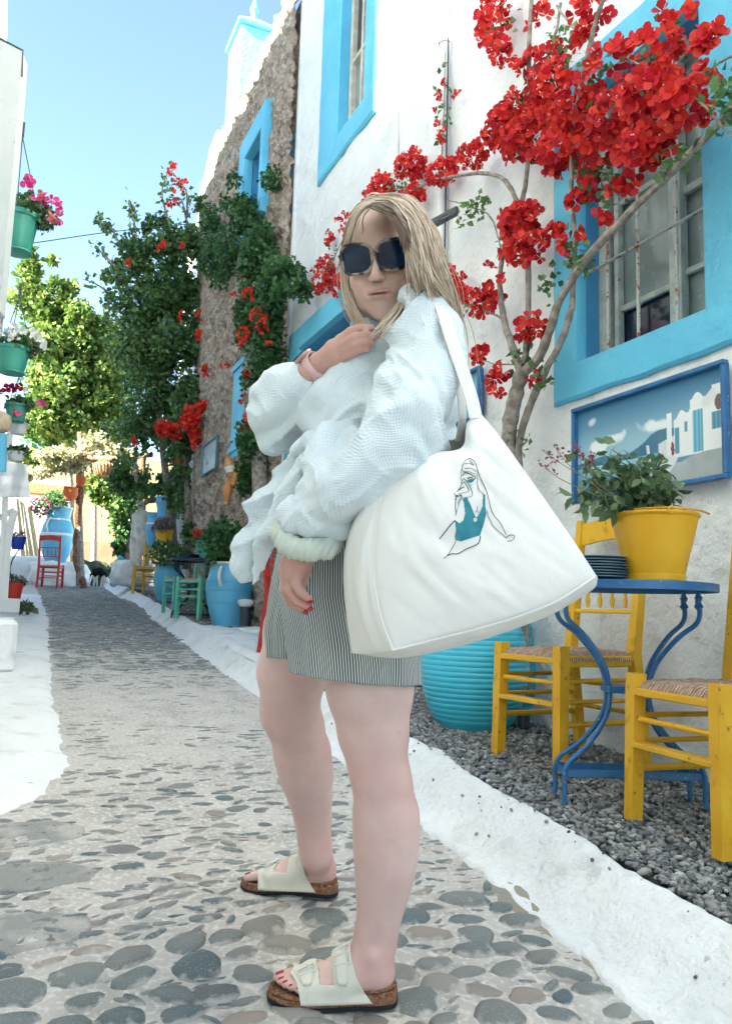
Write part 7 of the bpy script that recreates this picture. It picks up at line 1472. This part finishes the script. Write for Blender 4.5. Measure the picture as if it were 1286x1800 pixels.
ribbon('strap', [(836, 735, 1.355), (828, 700, 1.36), (812, 650, 1.365), (795, 602, 1.37), (782, 562, 1.38), (768, 532, 1.42), (750, 515, 1.50)], .026, lambda t: -camF*1.0+camR*.5)
ribbon('strap', [(806, 775, 1.415), (812, 735, 1.405), (808, 680, 1.40), (800, 630, 1.395), (790, 590, 1.39), (778, 560, 1.395), (765, 535, 1.44)], .022, lambda t: -camF*.8+camR*.9)
# print on the bag: thin ink lines lying on the cloth
bvh = BVHTree.FromPolygons([tuple(v) for v in Vf], [tuple(int(i) for i in f) for f in Ff_])
def onbag(px, py, off=.0008):
    v = ray(px, py); h = bvh.ray_cast(Vector(CAM), Vector(v/np.linalg.norm(v)))
    if h[0] is None: return None
    n_ = np.array(h[1]); n_ = n_ if n_@fw < 0 else -n_; return np.array(h[0])+n_*off
INK = M('black_ink', (.02, .03, .035), .8, .2); TEAL = M('teal_ink', (.03, .20, .26), .8, .2, var=(40, (.05, .27, .33), .4, .65))
def z8(x, y): return (750+x/7.565, 780+y/7.565)
inkq = MB()
def line(pts, w_=.0009, close=False, raw=False):
    P = bez([(*z8(*p), 0) for p in pts], max(8, len(pts)*5)); Q_ = [onbag(p[0], p[1]) for p in P]; Q_ = [p for p in Q_ if p is not None]
    if len(Q_) > 1: inkq.tube(Q_, w_, 5, flat=.4)
for pts, w_ in (([(450, 480), (462, 340), (500, 240), (560, 200), (620, 230), (660, 310), (680, 400), (740, 520), (790, 640), (830, 800), (850, 880), (900, 970), (970, 1050), (1050, 1210)], .0007), ([(665, 330), (700, 430), (720, 520), (800, 650)], .0005),
                ([(455, 350), (500, 370), (560, 375), (640, 410)], .0007), ([(500, 270), (560, 265), (620, 290)], .0006), ([(560, 225), (600, 260), (620, 290)], .0009), ([(500, 330), (580, 325), (655, 370)], .0006), ([(470, 430), (500, 390), (560, 400), (610, 430), (645, 450)], .0011), ([(535, 465), (570, 450), (605, 455)], .0012),
                ([(655, 400), (670, 450), (665, 510), (680, 590), (690, 620), (750, 665)], .0007), ([(400, 640), (440, 580), (490, 515), (530, 570), (553, 630), (490, 650), (410, 670)], .0008), ([(450, 530), (485, 465), (560, 560), (600, 688), (480, 720)], .0008), ([(420, 620), (460, 590), (495, 575)], .0009),
                ([(365, 655), (385, 700), (380, 760), (375, 830), (383, 900), (380, 960)], .0008), ([(385, 700), (400, 690), (410, 710)], .0014), ([(375, 740), (388, 735)], .0014), ([(430, 690), (455, 690), (465, 715)], .0015), ([(470, 720), (440, 760), (430, 790), (400, 870), (395, 920)], .0006), ([(455, 710), (420, 760), (405, 800)], .0006),
                ([(370, 1020), (320, 1070), (240, 1170), (165, 1265)], .0009), ([(385, 1290), (340, 1380), (265, 1490), (225, 1520)], .0009), ([(265, 1490), (330, 1465), (410, 1462), (520, 1400), (640, 1350), (690, 1310), (705, 1225)], .0009), ([(640, 920), (665, 870), (662, 830)], .0007), ([(668, 880), (690, 930)], .0005),
                ([(800, 950), (840, 1010), (880, 1100), (960, 1170), (1055, 1260)], .0007), ([(1050, 1250), (1100, 1215), (1160, 1225), (1130, 1285), (1065, 1295)], .0007), ([(785, 880), (805, 920), (800, 945)], .0008), ([(575, 545), (582, 560)], .0009)):
    line(pts, w_)
inkq.build('ink_drawing', INK, bag, False, 'stuff')
def fill(name, poly, mat, step=.9, off=.0007, holes=()):
    P = np.array([z8(*p) for p in poly]); x0, y0 = P.min(0); x1, y1 = P.max(0)
    def ins(x, y, P):
        c = False; j = len(P)-1
        for i in range(len(P)):
            if (P[i][1] > y) != (P[j][1] > y) and x < (P[j][0]-P[i][0])*(y-P[i][1])/(P[j][1]-P[i][1])+P[i][0]: c = not c
            j = i
        return c
    q = MB(); xs = np.arange(x0, x1, step); ys_ = np.arange(y0, y1, step)
    for x in xs:
        for y in ys_:
            if not ins(x+step/2, y+step/2, P): continue
            if any(math.hypot(x+step/2-z8(*h[:2])[0], y+step/2-z8(*h[:2])[1]) < h[2] for h in holes): continue
            C4 = [onbag(x+a, y+b_, off) for a, b_ in ((0, 0), (step, 0), (step, step), (0, step))]
            if all(c is not None for c in C4): q.add(C4, [(0, 1, 2, 3)])
    q.build(name, mat, bag, False, 'stuff')
fill('swimsuit_print', [(470, 730), (530, 715), (580, 820), (640, 970), (660, 980), (700, 920), (735, 830), (745, 665), (775, 680), (775, 850), (785, 930), (750, 1080), (700, 1220), (600, 1250), (450, 1300), (380, 1280), (370, 1230), (385, 1150), (370, 1015), (430, 1060), (480, 1020), (505, 930), (490, 790)], TEAL, holes=((640, 1010, 3.6),))
fill('sunglass_print', [(520, 500), (560, 475), (620, 465), (655, 450), (610, 505), (580, 520), (545, 515)], TEAL)
